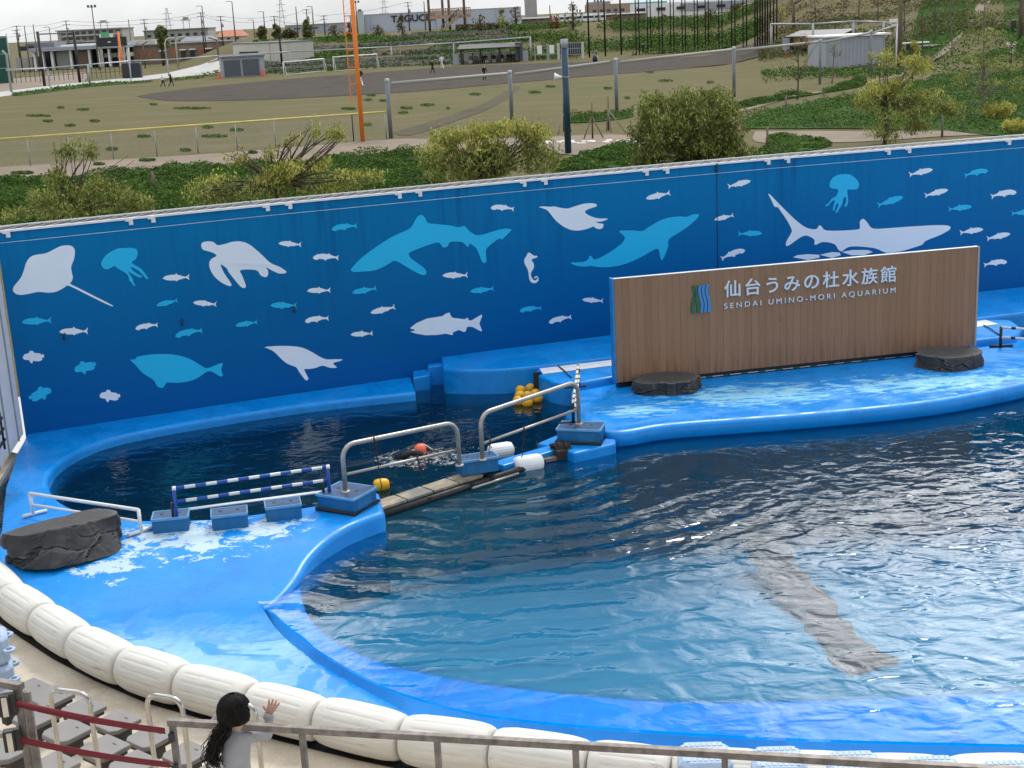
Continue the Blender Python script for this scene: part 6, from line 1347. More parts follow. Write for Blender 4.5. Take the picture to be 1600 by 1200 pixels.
b = base_at(1430, 79); t = thing('park_bench', 'pale topped park bench and table on the grass right of the brown lamp post', 'bench', tuple(b)); MB().box((0, 0, .75), (2.6, .9, .12)).build('top', M['rock_white'], t); MB().box((0, 0, .35), (1.8, .5, .7)).build('base', M['dark_iron'], t); MB().box((1.2, -1.2, .45), (2.4, .5, .1)).build('seat', M['rock_white'], t); MB().box((1.2, -1.2, .2), (1.6, .3, .4)).build('seat_base', M['dark_iron'], t)
b = base_at(1583, 50); tag(MB().box((0, 0, .6), (.5, .4, 1.2)).build('bin', M['black'], bevel=.04), 'small black bollard box by the path at the right edge', 'bollard box'); bpy.context.scene.objects['bin'].location = b
# ================================================================ FAR BUILDINGS
def WX(px, Y, z=GZ):                        # world x of a photo column at distance Y
    lo, hi = -900.0, 900.0
    for _ in range(50):
        m = (lo+hi)/2
        if PX((m, Y, z))[0] < px: lo = m
        else: hi = m
    return lo
def ZT(px, py, Y): return AT(px, py, Y).z
class Bld:
    def __init__(s, name, label, cat, x0, x1, ytop, Y, depth, group=None, ybase=None):
        s.Y = Y; s.z0 = _th(WX((x0+x1)/2, Y), Y)-.3; s.x0 = WX(x0, Y, 5); s.w = WX(x1, Y, 5)-s.x0; s.h = ZT((x0+x1)/2, ytop, Y)-s.z0; s.d = depth
        s.t = thing(name, label, cat, (s.x0, Y, s.z0), 0, group)
    def box(s, name, m, u0, u1, v0, v1, y0=0.0, y1=None, bevel=0):
        y1 = s.d if y1 is None else y1; mb = MB(); mb.box(((u0+u1)/2*s.w, (y0+y1)/2, (v0+v1)/2*s.h), ((u1-u0)*s.w, y1-y0, (v1-v0)*s.h)); return mb.build(name, m, s.t, bevel)
b = Bld('apartment_block', 'grey three storey apartment block with flat roof on the left skyline', 'apartment block', 92, 193, 45, 380, 12)
b.box('wall', M['pale_block'], 0, 1, 0, .97); b.box('roof', M['pale_block'], -.02, 1.01, .97, 1.0, -.6, 12.5); b.box('parapet', M['pale_block'], 0, .42, .66, .70, -1.2, 0)
for v in (.52, .74, .9):
    for k in range(9): b.box('window', M['glass_dark'], .06+.105*k, .125+.105*k, v-.045, v+.04, -.12, .05)
for v in (.66, .84): b.box('balcony', M['cream'], .1, .98, v-.03, v, -1.0, -.05)
b = Bld('apartment_block', 'grey brown apartment block behind the dark round evergreen tree', 'apartment block', 226, 326, 46, 430, 12)
b.box('wall', M['pale_block'], 0, 1, 0, .98); b.box('roof', M['grey_roof'], -.01, 1.01, .98, 1.02, -.5, 12.4)
for v in (.55, .8):
    for k in range(8): b.box('window', M['glass_dark'], .05+.12*k, .11+.12*k, v-.05, v+.05, -.12, .05)
b = Bld('pavilion', 'long flat roofed pavilion on pale columns behind the left ball court', 'pavilion', 24, 206, 72, 315, 14)
b.box('roof', M['container'], .13, .97, .84, .99, -1.5, 14); b.box('upper_box', M['grey_roof'], .05, .30, .99, 1.2, 3, 12); b.box('upper_box', M['scoreboard'], .0, .12, .9, 1.1, 2, 9); b.box('roof_edge', M['white_paint'], .38, .8, .99, 1.06, 1, 10)
b.box('back_wall', M['slate'], .13, .97, 0, .84, 8, 8.5)
for u in (.15, .22, .30, .46, .62, .70, .79, .88, .95): b.box('column', M['white_paint'], u, u+.018, 0, .84, -.5, .6)
b.box('wall_bay', M['pale_block'], .33, .44, 0, .82, 1, 6); b.box('wall_bay', M['brown_block'], .50, .60, 0, .82, 1, 6); b.box('shop_front', M['cream'], .73, .96, .45, .62, 2, 6); b.box('door', M['glass_dark'], .18, .21, 0, .6, 1, 2); b.box('low_wing', M['pale_block'], -.02, .12, 0, .62, 1, 8)
b = Bld('scoreboard', 'black scoreboard with white and green top panel beside the thin orange post', 'scoreboard', 150, 198, 58, 300, .8)
b.box('board', M['scoreboard'], 0, 1, .72, 1.0); b.box('leg', M['pale_block'], .1, .16, 0, .72); b.box('leg', M['pale_block'], .82, .88, 0, .72); b.box('sign_panel', M['white_paint'], .14, .58, 1.0, 1.10, .2, .4); b.box('green_panel', M['pale_green'], .2, .46, 1.02, 1.16, .1, .19); b.box('dots', M['white_paint'], .4, .5, .84, .87, -.1, 0)
b = Bld('row_house', 'long brown low building with white awnings behind the left white path', 'building', 206, 350, 68, 320, 10)
b.box('wall', M['brown_block'], 0, 1, 0, .98); b.box('roof', M['grey_roof'], -.01, 1.01, .98, 1.03, -.4, 10.3); b.box('white_wall', M['cream'], -.05, .22, .95, 1.25, 3, 9)
for u in (.30, .52, .62, .80): b.box('awning', M['white_paint'], u, u+.07, .66, .71, -1.6, 0); b.box('window', M['glass_dark'], u, u+.05, .2, .6, -.1, .05)
for u in (.08, .16, .42, .72, .9): b.box('window', M['stem_red'], u, u+.05, .35, .75, -.1, .05)
b = Bld('house', 'cream house with an orange tiled roof above the white hut', 'house', 340, 378, 57, 345, 8)
b.box('wall', M['cream'], 0, 1, 0, 1); mb = MB(); w_, h_ = b.w, b.h; mb.add([(-.4, -.5, h_), (w_+.4, -.5, h_), (w_+.4, 8.5, h_), (-.4, 8.5, h_), (.6, 4, h_+1.5), (w_-.6, 4, h_+1.5)], [(0, 1, 5, 4), (1, 2, 5), (2, 3, 4, 5), (3, 0, 4), (3, 2, 1, 0)]); mb.build('roof', M['orange_tile'], b.t)
for u in (.12, .4, .75): b.box('window', M['glass_dark'], u, u+.12, .6, .85, -.1, .05)
b = Bld('house', 'blue roofed low house between the brown building and the orange roofed house', 'house', 283, 330, 64, 350, 8); b.box('wall', M['white_paint'], 0, 1, 0, 1); b.box('window', M['glass_dark'], .1, .5, .75, .9, -.1, .05); mb = MB(); w_, h_ = b.w, b.h; mb.add([(-.4, -.5, h_), (w_+.4, -.5, h_), (w_+.4, 8.5, h_), (-.4, 8.5, h_), (.6, 4, h_+1.1), (w_-.6, 4, h_+1.1)], [(0, 1, 5, 4), (1, 2, 5), (2, 3, 4, 5), (3, 0, 4), (3, 2, 1, 0)]); mb.build('roof', M['grey_roof'], b.t)
b = Bld('tent', 'red fabric fence panel among the poplars left of the far mound', 'tent', 464, 511, 62, 300, 1); b.box('panel', M['traffic_red'], .3, 1, 0, 1, 0, .3); b.box('panel', M['brown_block'], 0, .3, 0, .9, 0, .3)
b = Bld('factory', 'long pale low factory building left of the orange foul pole top', 'factory', 446, 540, 37, 430, 14); b.box('wall', M['container'], 0, 1, 0, .97); b.box('roof', M['white_paint'], -.01, 1.01, .97, 1.0, -.4, 14.4)
for u in (.15, .45, .75): b.box('window', M['glass_dark'], u, u+.1, .55, .68, -.1, .05)
b.box('door', M['slate'], .3, .36, 0, .5, -.1, .05)
b = Bld('warehouse', 'large pale grey warehouse with dark blue lettering behind the far mound', 'warehouse', 548, 815, 17, 345, 24)
b.box('wall', M['bluegrey_wall'], 0, 1, 0, .985); b.box('roof_edge', M['white_paint'], -.002, 1.002, .985, 1.0, -.15, 24.1)
for u in (.12, .3, .5, .68, .85): b.box('downpipe', M['container'], u, u+.003, 0, .98, -.12, .02)
b.box('vent_tower', M['pylon'], .045, .085, 0, 1.18, -2.2, -.3); b.box('vent_hood', M['glass_dark'], .055, .075, 1.18, 1.27, -1.6, -.9); b.box('window', M['glass_dark'], .60, .62, .62, .68, -.1, .05); b.box('hood', M['white_paint'], .595, .63, .62, .69, -.5, -.12)
u0 = (WX(612, 345, 5)-b.x0); u1 = (WX(681, 345, 5)-b.x0); zc = ZT(646, 28, 345)-b.z0; hh = 10.5/ppm((b.x0+u0, 345, 5))
lettering('TAGUCHI', 'lettering', M['navy'], b.t, u0, u1, zc-hh/2, zc+hh/2, -.06, .12, .03, 1.0)
b = Bld('depot', 'long brown and white depot with a row of dark openings behind the netting posts', 'depot', 815, 1010, 24, 350, 16)
b.box('wall', M['brown_block'], 0, 1, 0, .9); b.box('white_band', M['white_paint'], -.0, 1, .9, 1.05, -.4, 16)
for k in range(16): b.box('opening', M['glass_dark'], .02+.06*k, .06+.06*k, .70, .82, -.1, .05)
b = Bld('brown_tower', 'square brown building block behind the first black netting posts', 'building', 920, 985, 6, 360, 14); b.box('wall', M['brown_block'], 0, 1, 0, 1); b.box('roof', M['pale_block'], 0, .55, 1, 1.15, 2, 10); b.box('rail', M['white_paint'], .2, .6, 1.15, 1.19, 1, 1.2)
for k in range(5): b.box('window', M['glass_dark'], .1+.17*k, .18+.17*k, .55, .7, -.1, .05)
b = Bld('pale_office', 'pale green glazed building top left of the netting posts on the skyline', 'building', 822, 840, -6, 380, 10); b.box('wall', M['pale_block'], 0, 1, 0, .9); b.box('glazing', simple('teal_glass', (.12, .42, .42), .3), -.1, 1.1, .9, 1.1)
b = Bld('far_store', 'wide white store with teal band beyond the netting posts', 'building', 985, 1180, 2, 400, 16); b.box('wall', M['white_paint'], 0, 1, 0, 1); b.box('band', simple('teal_band', (.10, .36, .38), .4), 0, .3, 1, 1.12, 1, 12); b.box('wall_bay', M['container'], .4, 1, .4, .9, -.3, 0)
for k in range(6): b.box('window', M['glass_dark'], .05+.16*k, .12+.16*k, .5, .7, -.4, .05)
# white trucks parked in front of the depot
for i in range(9):
    x = 868+i*9.2; Y = 322; xx = WX(x, Y, 5); z = _th(xx, Y)
    if i == 0:
        t0_ = t = thing('parked_truck', 'leftmost of the white trucks parked before the brown depot', 'truck', (xx, Y, z), 0, 'white trucks parked before the depot')
        MB().box((0, 0, 1.15), (1.25, 2.4, 1.7)).build('box_body', M['white_paint'], t); MB().box((0, -1.3, .95), (1.2, .5, 1.2)).build('cab', M['white_paint'], t); MB().box((0, -1.57, 1.2), (1.0, .05, .5)).build('windscreen', M['glass_dark'], t)
        for s in (-.5, .5): MB().lathe([(.0001, -.1), (.26, -.1), (.26, .1), (.0001, .1)], Matrix.Translation((s, -1.2, .27))@Matrix.Rotation(math.pi/2, 4, 'Y'), 10).build('wheel', M['black'], t)
    else: dup(t0_, (xx, Y, z), 0, '%s white truck from the left in the row parked before the brown depot' % ORD[i])
# guard rails stepping up the right embankment road
for i, (x0, y0, x1, y1) in enumerate(((985, 43, 1100, 24), (985, 40, 1200, 10), (1040, 36, 1210, 14), (1205, 12, 1340, -2))):
    Y = 284+i*3; a = AT(x0, y0, Y); c = AT(x1, y1, Y+10); t = thing('guard_rail', '%s pale guard rail climbing the embankment behind the netting posts' % ['lowest', 'second', 'third', 'highest'][i], 'guard rail', tuple(a), 0, 'guard rails on the embankment'); e = c-a
    mb = MB(); mb.bar((0, 0, 0), e, .1, .14); mb.build('rail', M['container'], t); mb = MB(); mb.bar((0, 0, -.45), e-Vector((0, 0, .45)), .1, .14); mb.build('rail', M['container'], t)
    for k in range(8): q = e*(k/7); MB().bar(q+Vector((0, 0, .1)), q-Vector((0, 0, 2.2)), .1, .1).build('post', M['container'], t)
hl = MB(); P = [(x, Y) for x, Y in ()]
# ball court bits at far left
b = base_at(10, 130); t = thing('green_net_screen', 'tall dark green netting screen at the far left edge', 'net screen', tuple(b)); h = top_h(b, 15, 56); MB().box((-2.3, 0, h/2), (6.6, .12, h)).build('netting', M['green_net'], t)
for x in (-2.4, 1.1): MB().tube([(x, 0, 0), (x, 0, h+.4)], .12, 6).build('post', M['grey_metal'], t)
for z in (.32, .62, .97): MB().bar((-5.6, -.1, h*z), (1.1, -.1, h*z), .08, .1).build('rail', M['grey_metal'], t)
p0 = base_at(70, 135); p1 = base_at(125, 129); t = thing('court_gate', 'tall black steel gate frame of two posts and a crossbeam at the left ball court', 'gate frame', tuple(p0)); e = p1-p0; h = top_h(p0, 60, 49); h1 = top_h(p1, 115, 47)
MB().tube([(0, 0, 0), (0, 0, h)], .22, 8).build('post', M['black'], t); MB().tube([e, e+Vector((0, 0, h1))], .22, 8).build('post', M['black'], t); MB().tube([(0, 0, h-.4), e+Vector((0, 0, h1-.4))], .1, 6).build('crossbeam', M['black'], t)
b = base_at(193, 122); h = top_h(b, 184, 49); t = MB(); t.tube([(0, 0, 0), (0, 0, h)], .2, 8); t.box((0, -.1, h*.45), (1.0, .2, .3)); o = t.build('orange_post', M['orange']); o.location = b; tag(o, 'thin orange foul post in front of the far left scoreboard', 'post')
b = base_at(208, 122); o = MB().box((0, 0, 1.2), (1.8 if False else 3.0, 1.2, 2.4)).build('dark_box', M['scoreboard'], None, .15); o.location = b; tag(o, 'dark rounded equipment cabinet beside the thin orange post', 'cabinet')
p0 = base_at(26, 130); p1 = base_at(195, 120); t = thing('picket_fence', 'low dark picket fence round the left ball court', 'fence', tuple(p0)); e = p1-p0
for z in (.9, 1.7): MB().bar(Vector((0, 0, z)), e+Vector((0, 0, z)), .05, .06).build('rail', M['dark_iron'], t)
for k in range(24): MB().bar(e*(k/23), e*(k/23)+Vector((0, 0, 2.0)), .08, .08).build('picket', M['dark_iron'], t)
for i, (x, y, yt) in enumerate(((262, 96, 60), (279, 96, 58))):
    b = base_at(x, y+12); h = top_h(b, x, yt); t = MB(); t.tube([(0, 0, 0), (0, 0, h*.85), (.3, 0, h*.96), (1.0, 0, h), (1.9, 0, h)], .14, 7); o = t.build('hooked_post', M['cream']); o.location = b; tag(o, '%s cream hooked post before the long brown building' % ('left' if i == 0 else 'right'), 'post', 'cream hooked posts')
for i, (x, y, yt) in enumerate(((441, 105, 52), (444, 92, 69))):
    b = base_at(x, y); h = top_h(b, x, yt); t = MB(); t.tube([(0, 0, 0), (0, 0, h)], .18, 7); t.box((0, 0, h-.4), (.5, .5, .6)); o = t.build('bollard_lamp', M['black']); o.location = b; tag(o, '%s black post lamp right of the white hut' % ('tall' if i == 0 else 'shorter'), 'lamp')
# wooden lookout on the far mound
Y = 266; z0 = _th(WX(700, Y, 5), Y); k_ = 2150/Y; t = thing('lookout_deck', 'wooden lookout platform on log posts with a stair, on the far mound', 'lookout', (WX(672, Y, 5), Y, z0)); X = lambda px, z=5: WX(px, Y, z)-WX(672, Y, 5); Z = lambda px, py: ZT(px, py, Y)-z0
fz = Z(700, 24)
MB().box(((X(672)+X(737))/2, 1.5, fz-.25), (X(737)-X(672), 3.4, .6)).build('floor', M['tan_wood'], t)
for px in (672, 693, 703, 727): MB().tube([(X(px), 1.5*(px in (693, 703)), -.3), (X(px), 1.5*(px in (693, 703)), fz+5.2)], .24, 8).build('log_post', M['brown_wood'], t)
for yy in (-.1, 3.1):
    mb = MB(); mb.bar((X(674), yy, fz+1.25), (X(736), yy, fz+1.25), .1, .12)
    for k in range(22): x = X(674)+(X(736)-X(674))*k/21; mb.bar((x, yy, fz), (x, yy, fz+1.25), .12, .05)
    mb.build('railing', M['tan_wood'], t)
for yy in (-.4, -1.7):
    MB().bar((X(719), yy, fz), (X(690), yy, 0), .1, .5).build('stringer', M['tan_wood'], t); MB().bar((X(719), yy, fz+1.1), (X(690), yy, 1.1), .1, .12).build('handrail', M['brown_wood'], t)
    for k in range(8): x = X(719)+(X(690)-X(719))*k/7; zz = fz*(1-k/7); MB().bar((x, yy, zz), (x, yy, zz+1.1), .08, .08).build('baluster', M['brown_wood'], t)
mb = MB()
for k in range(12): x = X(719)+(X(690)-X(719))*k/11; mb.box((x, -1.05, fz*(1-k/11)), (.4, 1.3, .08))
mb.build('tread', M['tan_wood'], t)
Y = 260; x0, x1 = WX(712, Y, 5), WX(794, Y, 5); q = [(rnd.uniform(x0, x1), Y+rnd.uniform(-.5, .5), _th(x0, Y)+rnd.uniform(.1, 1.25)) for _ in range(1500)]
tag(leaf_mesh('box_hedge', np.array(q), .34, M['leaf_brown'], None, .6), 'long clipped brown green hedge right of the wooden lookout', 'hedge')
# trees on the skyline
def far_tree(label, px, ytop, ybot, wpx, Y, n, leaf, m, name='skyline_tree', group='trees along the far skyline'):
    x = WX(px, Y, 5); z = _th(x, Y); top = ZT(px, ytop, Y)-z; bot = max(.3, ZT(px, ybot, Y)-z); r = wpx*.62/(F/Y)
    t = thing(name, label, 'tree', (x, Y, z), 0, group); MB().tube([(0, 0, 0), (.1, 0, bot+.4*(top-bot)), (0, 0, top*.95)], [r*.16, r*.11, r*.03], 6).build('trunk', M['bark'], t); rr = random.Random(px); cl = []
    for i in range(22):
        f = rr.random(); prof = (math.sin(math.pi*min(1, .18+f*.8))**.7); a = rr.uniform(0, 6.28); q = r*prof*rr.uniform(.2, .8); s = r*rr.uniform(.25, .42); cl.append(((math.cos(a)*q, math.sin(a)*q, bot+f*(top-bot-s)), (s, s, s*1.2)))
    leaf_mesh('crown', clump_pts(cl, n), leaf, m, t); return t
far_tree('rounded dark olive evergreen between the two apartment blocks', 252, 39, 72, 25, 300, 1500, .7, M['leaf_green'])
for i, (px, yt, yb, wp, lab) in enumerate(((411, 40, 70, 19, 'leftmost poplar above the white hut'), (433, 37, 68, 15, 'second poplar above the right end of the white hut'), (452, 43, 72, 19, 'brownish poplar right of the white hut'), (481, 30, 70, 18, 'tallest poplar beside the red fabric panel'))): far_tree(lab, px, yt, yb, wp, 295, 1100, .6, M['leaf_brown' if i == 2 else 'leaf_green'])
for i, (px, yt, yb, wp, m, lab) in enumerate(((523, 38, 64, 24, 'leaf_brown', 'bare branched tree left of the orange foul pole'), (546, 32, 58, 16, 'leaf_brown', 'bare brown tree behind the ladder of the orange foul pole'), (628, 20, 55, 14, 'leaf_brown', 'trunk like bare tree in front of the warehouse lettering'), (590, 38, 56, 24, 'leaf_brown', 'small bare tree left of the warehouse lettering'), (750, 22, 46, 26, 'leaf_brown', 'bare spreading tree in front of the warehouse right half'), (785, 12, 46, 14, 'leaf_olive', 'thin olive tree right of the hedge'), (806, 8, 50, 22, 'leaf_brown', 'bare tree at the right end of the warehouse'), (870, 22, 55, 26, 'leaf_red', 'reddish bare tree in front of the depot'), (895, 0, 40, 24, 'leaf_brown', 'tall bare tree before the white trucks'), (962, 20, 60, 28, 'leaf_brown', 'tan bushy tree between the first netting posts'), (1040, 22, 58, 22, 'leaf_brown', 'tan bare tree among the middle netting posts'), (1110, 12, 62, 26, 'leaf_brown', 'bare tree among the right netting posts'), (1150, 5, 55, 20, 'leaf_brown', 'bare tree left of the gathered netting bundle'))):
    far_tree(lab, px, yt, yb, wp, 262-(i % 3)*6, 170, .55, M[m], 'bare_tree', 'bare trees on the far mound')
# lamp posts, utility poles, pylons, wires
pol = [(31, 40, 310, 'u'), (29, 46, 330, 'u'), (43, 40, 300, 'p'), (57, 38, 300, 'p'), (81, 42, 330, 'l'), (108, 32, 330, 'u'), (151, 11, 290, 'f'), (205, 30, 330, 'p'), (229, 30, 330, 'u'), (318, 19, 320, 'u'), (321, 9, 320, 'l'), (348, 25, 320, 'u'), (368, 2, 320, 'l'), (415, 18, 330, 'l'), (431, 25, 340, 'u'), (398, 31, 360, 'l'), (466, 10, 320, 'p'), (482, 14, 330, 'u'), (491, 10, 330, 'l'), (508, 24, 340, 'u'), (559, 4, 340, 'f'), (640, 3, 340, 'u'), (665, 2, 330, 'p'), (935, 3, 320, 'f'), (860, 8, 330, 'p')]
heads = {}
for i, (px, yt, Y, kd) in enumerate(pol):
    x = WX(px, Y, 5); z = _th(x, Y); h = ZT(px, yt, Y)-z
    nm, ct, gp = {'u': ('utility_pole', 'utility pole', 'utility poles on the skyline'), 'p': ('plain_pole', 'pole', 'plain poles on the skyline'), 'l': ('street_lamp', 'street lamp', 'street lamps on the skyline'), 'f': ('floodlight_mast', 'floodlight', 'floodlight masts on the skyline')}[kd]
    side = 'left of the dark evergreen' if px < 240 else 'between evergreen and poplars' if px < 420 else 'between poplars and warehouse' if px < 545 else 'near the warehouse' if px < 700 else 'behind the netting posts'
    k_ = sum(1 for q in pol[:i] if q[3] == kd and (('left' if q[0] < 240 else 'b' if q[0] < 420 else 'c' if q[0] < 545 else 'd' if q[0] < 700 else 'e') == ('left' if px < 240 else 'b' if px < 420 else 'c' if px < 545 else 'd' if px < 700 else 'e')))
    t = thing(nm, '%s %s from the left on the skyline %s' % (ORD[k_], {'u': 'dark utility pole', 'p': 'thin plain pole', 'l': 'thin street lamp', 'f': 'floodlight mast'}[kd], side), ct, (x, Y, z), 0, gp)
    MB().tube([(0, 0, 0), (0, 0, h)], [.17, .10], 6).build('post', M['bark_pale' if kd != 'u' else 'bark'], t); heads[i] = Vector((x, Y, z+h))
    if kd == 'u':
        for dz in (.15, .9): MB().bar((-.95, 0, h-dz), (.95, 0, h-dz), .09, .09).build('crossarm', M['bark'], t)
        mb = MB(); mb.lathe([(.0001, 0), (.24, 0), (.24, .8), (.0001, .8)], Matrix.Translation((.3, 0, h-2.4)), 8); mb.build('transformer', M['grey_metal'], t)
    if kd == 'l': MB().tube([(0, 0, h-.05), (-.5, 0, h+.05), (-1.1, 0, h)], .06, 5).build('arm', M['bark_pale'], t); MB().box((-1.1, 0, h), (.5, .3, .12)).build('lamp', M['grey_metal'], t)
    if kd == 'f':
        mb = MB(); mb.bar((-.9, 0, h), (.9, 0, h), .1, .1); mb.build('crossarm', M['grey_metal'], t)
        for s in (-.7, 0, .7): MB().box((s, -.1, h+.25), (.42, .25, .42)).build('lamp', M['slate'], t)
def wire(a, b, sag, label):
    P = [a.lerp(b, k/10)-Vector((0, 0, sag*4*(k/10)*(1-k/10))) for k in range(11)]; tag(MB().tube(P, .028, 4, False).build('power_line', M['dark_iron']), label, 'power line', 'power lines on the skyline')
uid = [i for i, q in enumerate(pol) if q[3] == 'u']
far_l = Vector((WX(-60, 310, 5), 310, ZT(-60, 56, 310)))
chain = [far_l]+[heads[i] for i in (0, 5, 8, 9, 11, 14, 17, 19, 21)]
for i, (a, b) in enumerate(zip(chain, chain[1:])): wire(a, b, .5, 'upper sagging power line, %s span from the left of the skyline run' % ORD[i])
for i, (a, b) in enumerate(zip(chain[:-1], chain[2:])):
    if i % 2 == 0: wire(a-Vector((0, 0, .9)), b-Vector((0, 0, .9)), .9, 'lower sagging power line, %s span from the left of the skyline run' % ORD[i//2])
for i, (px, yt, Y, lab) in enumerate(((265, 12, 700, 'faint lattice pylon above the dark round evergreen'), (442, -3, 700, 'faint lattice pylon between the poplars'), (602, -6, 800, 'faint lattice pylon above the warehouse left end'))):
    x = WX(px, Y, 5); h = ZT(px, yt, Y)-GZ; t = thing('pylon', lab, 'pylon', (x, Y, GZ), 0, 'lattice pylons on the horizon'); mb = MB()
    for s in (-1, 1): mb.bar((s*1.8, 0, 0), (s*.3, 0, h), .3, .3)
    for k in range(12): f = k/12; f2 = (k+1)/12; s = 1 if k % 2 else -1; mb.bar((s*(1.8-1.5*f), 0, h*f), (-s*(1.8-1.5*f2), 0, h*f2), .14, .14)
    mb.build('tower', M['pylon'], t)
    for f in (.55, .7, .85): MB().bar((-3.2+f, 0, h*f), (3.2-f, 0, h*f), .25, .25).build('crossarm', M['pylon'], t)
for i, (px, yt, Y) in enumerate(((169, 32, 385), (300, 27, 440))):
    x = WX(px, Y, 5); z = (ZT(142, 45, 380) if i == 0 else ZT(275, 46, 430)); t = thing('roof_tank', 'water tank on steel legs on the roof of the %s apartment block' % ('left' if i == 0 else 'right'), 'water tank', (x, Y-2+i*-4, z), 0, 'roof water tanks'); h = ZT(px, yt, Y)-z
    for s in (-.9, .9): MB().bar((s, 0, -.05), (s, 0, h*.75), .2, .2).build('leg', M['pylon'], t)
    MB().box((0, 0, h*.75), (3.0, 1.5, .25)).build('platform', M['pylon'], t); MB().box((0, 0, h*.9), (1.5, 1.4, h*.28)).build('tank', M['pale_block'], t)
# ================================================================ PEOPLE
def skin_body(joints, bones, root, mats, assign, name='body', sub=2, loc=None):
    """one continuous skinned surface; assign(v) -> material index from the rest position"""
    me = bpy.data.meshes.new(name); me.from_pydata([j[0] for j in joints], bones, []); o = bpy.data.objects.new(name, me); COL.objects.link(o)
    sk = o.modifiers.new('skin', 'SKIN'); sk.use_smooth_shade = True; sk.branch_smoothing = .6
    lay = me.skin_vertices[0] if len(me.skin_vertices) else None
    for i, j in enumerate(joints):
        v = lay.data[i]; r = j[1]; v.radius = r if isinstance(r, tuple) else (r, r); v.use_root = (i == root)
    ss = o.modifiers.new('sub', 'SUBSURF'); ss.levels = sub; ss.render_levels = sub
    bpy.context.view_layer.update(); dg = bpy.context.evaluated_depsgraph_get(); me2 = bpy.data.meshes.new_from_object(o.evaluated_get(dg)); bpy.data.objects.remove(o)
    for m in mats: me2.materials.append(m)
    for p in me2.polygons: p.material_index = assign(p.center); p.use_smooth = True
    me2.name = name; o = bpy.data.objects.new(name, me2); COL.objects.link(o); return o
def small_person(label, pos, H, head, pose, top, bottom, group=None, cap=None):
    s = H/1.75
    P = {'hip': (0, 0, .95), 'chest': (0, 0, 1.28), 'neck': (0, 0, 1.48), 'head': (0, .01, 1.64), 'ls': (-.19, 0, 1.42), 'le': (-.26, 0, 1.15), 'lh': (-.25, .06, .9), 'rs': (.19, 0, 1.42), 're': (.26, 0, 1.15), 'rh': (.25, .06, .9), 'lk': (-.1, .02, .5), 'lf': (-.1, 0, .06), 'lt': (-.1, .14, .04), 'rk': (.1, .02, .5), 'rf': (.1, 0, .06), 'rt': (.1, .14, .04)}
    P.update(pose); order = list(P)
    R = {'hip': .145, 'chest': .16, 'neck': .065, 'head': .105, 'ls': .075, 'le': .055, 'lh': .04, 'rs': .075, 're': .055, 'rh': .04, 'lk': .075, 'lf': .055, 'lt': .04, 'rk': .075, 'rf': .055, 'rt': .04}
    J = [(tuple(c*s for c in P[k]), R[k]*s) for k in order]; I = {k: i for i, k in enumerate(order)}
    B = [(I[a], I[b]) for a, b in (('hip', 'chest'), ('chest', 'neck'), ('neck', 'head'), ('chest', 'ls'), ('ls', 'le'), ('le', 'lh'), ('chest', 'rs'), ('rs', 're'), ('re', 'rh'), ('hip', 'lk'), ('lk', 'lf'), ('lf', 'lt'), ('hip', 'rk'), ('rk', 'rf'), ('rf', 'rt'))]
    hd = Vector(P['head'])*s; hp = P['hip'][2]*s; hands = [Vector(P['lh'])*s, Vector(P['rh'])*s]; feet = [Vector(P['lt'])*s, Vector(P['rt'])*s]
    def assign(c):
        if (c-hd).length < .135*s: return 3 if c.z > hd.z+.02*s else 0
        if any((c-h).length < .07*s for h in hands): return 0
        if any((c-f).length < .12*s for f in feet): return 3
        return 1 if c.z > hp-.02*s else 2
    o = skin_body(J, B, 0, [M['skin'], M[top], M[bottom], M[cap or 'dark_cloth']], assign, 'person', 1)
    o.location = pos; o.rotation_euler = (0, 0, head); return tag(o, label, 'person', group)
WALK = {'lk': (-.1, .2, .52), 'lf': (-.1, .26, .07), 'lt': (-.1, .4, .08), 'rk': (.1, -.06, .5), 'rf': (.1, -.36, .12), 'rt': (.1, -.28, .05), 'le': (-.27, -.12, 1.17), 'lh': (-.25, -.2, .95), 're': (.27, .1, 1.17), 'rh': (.22, .28, 1.02)}
BENT = {'chest': (0, .16, 1.24), 'neck': (0, .3, 1.36), 'head': (0, .42, 1.46), 'ls': (-.19, .2, 1.33), 'le': (-.24, .34, 1.08), 'lh': (-.15, .4, .85), 'rs': (.19, .2, 1.33), 're': (.24, .34, 1.08), 'rh': (.15, .4, .85), 'lk': (-.14, .1, .5), 'rk': (.14, .1, .5)}
SITZ = {'hip': (0, 0, .5), 'chest': (0, .05, .82), 'neck': (0, .1, 1.02), 'head': (0, .14, 1.18), 'ls': (-.19, .06, .96), 'le': (-.26, .14, .72), 'lh': (-.14, .34, .6), 'rs': (.19, .06, .96), 're': (.26, .14, .72), 'rh': (.14, .34, .6), 'lk': (-.14, .44, .5), 'lf': (-.14, .46, .06), 'lt': (-.14, .6, .04), 'rk': (.14, .44, .5), 'rf': (.14, .46, .06), 'rt': (.14, .6, .04)}
def at_ground(px, py): return base_at(px, py)
def pp(label, px, py, ytop, head, pose, top, bottom, cap=None, group='people on the sports ground'):
    b = at_ground(px, py); H = top_h(b, px, ytop)*1.0; return small_person(label, tuple(b), H, head, pose, top, bottom, group, cap)
pp('person in a white shirt and dark trousers jogging on the far left grass', 255, 136, 115, -1.2, WALK, 'white_cloth', 'dark_cloth')
pp('person all in black walking just right of the jogger in white on the left grass', 268, 135.5, 113, -1.4, WALK, 'dark_cloth', 'dark_cloth')
pp('person in black top and white trousers half behind the orange foul pole', 564, 136, 106, .4, WALK, 'dark_cloth', 'white_cloth')
pp('person in black striding across the infield left of the person in white', 676, 115, 93, -1.3, WALK, 'dark_cloth', 'dark_cloth')
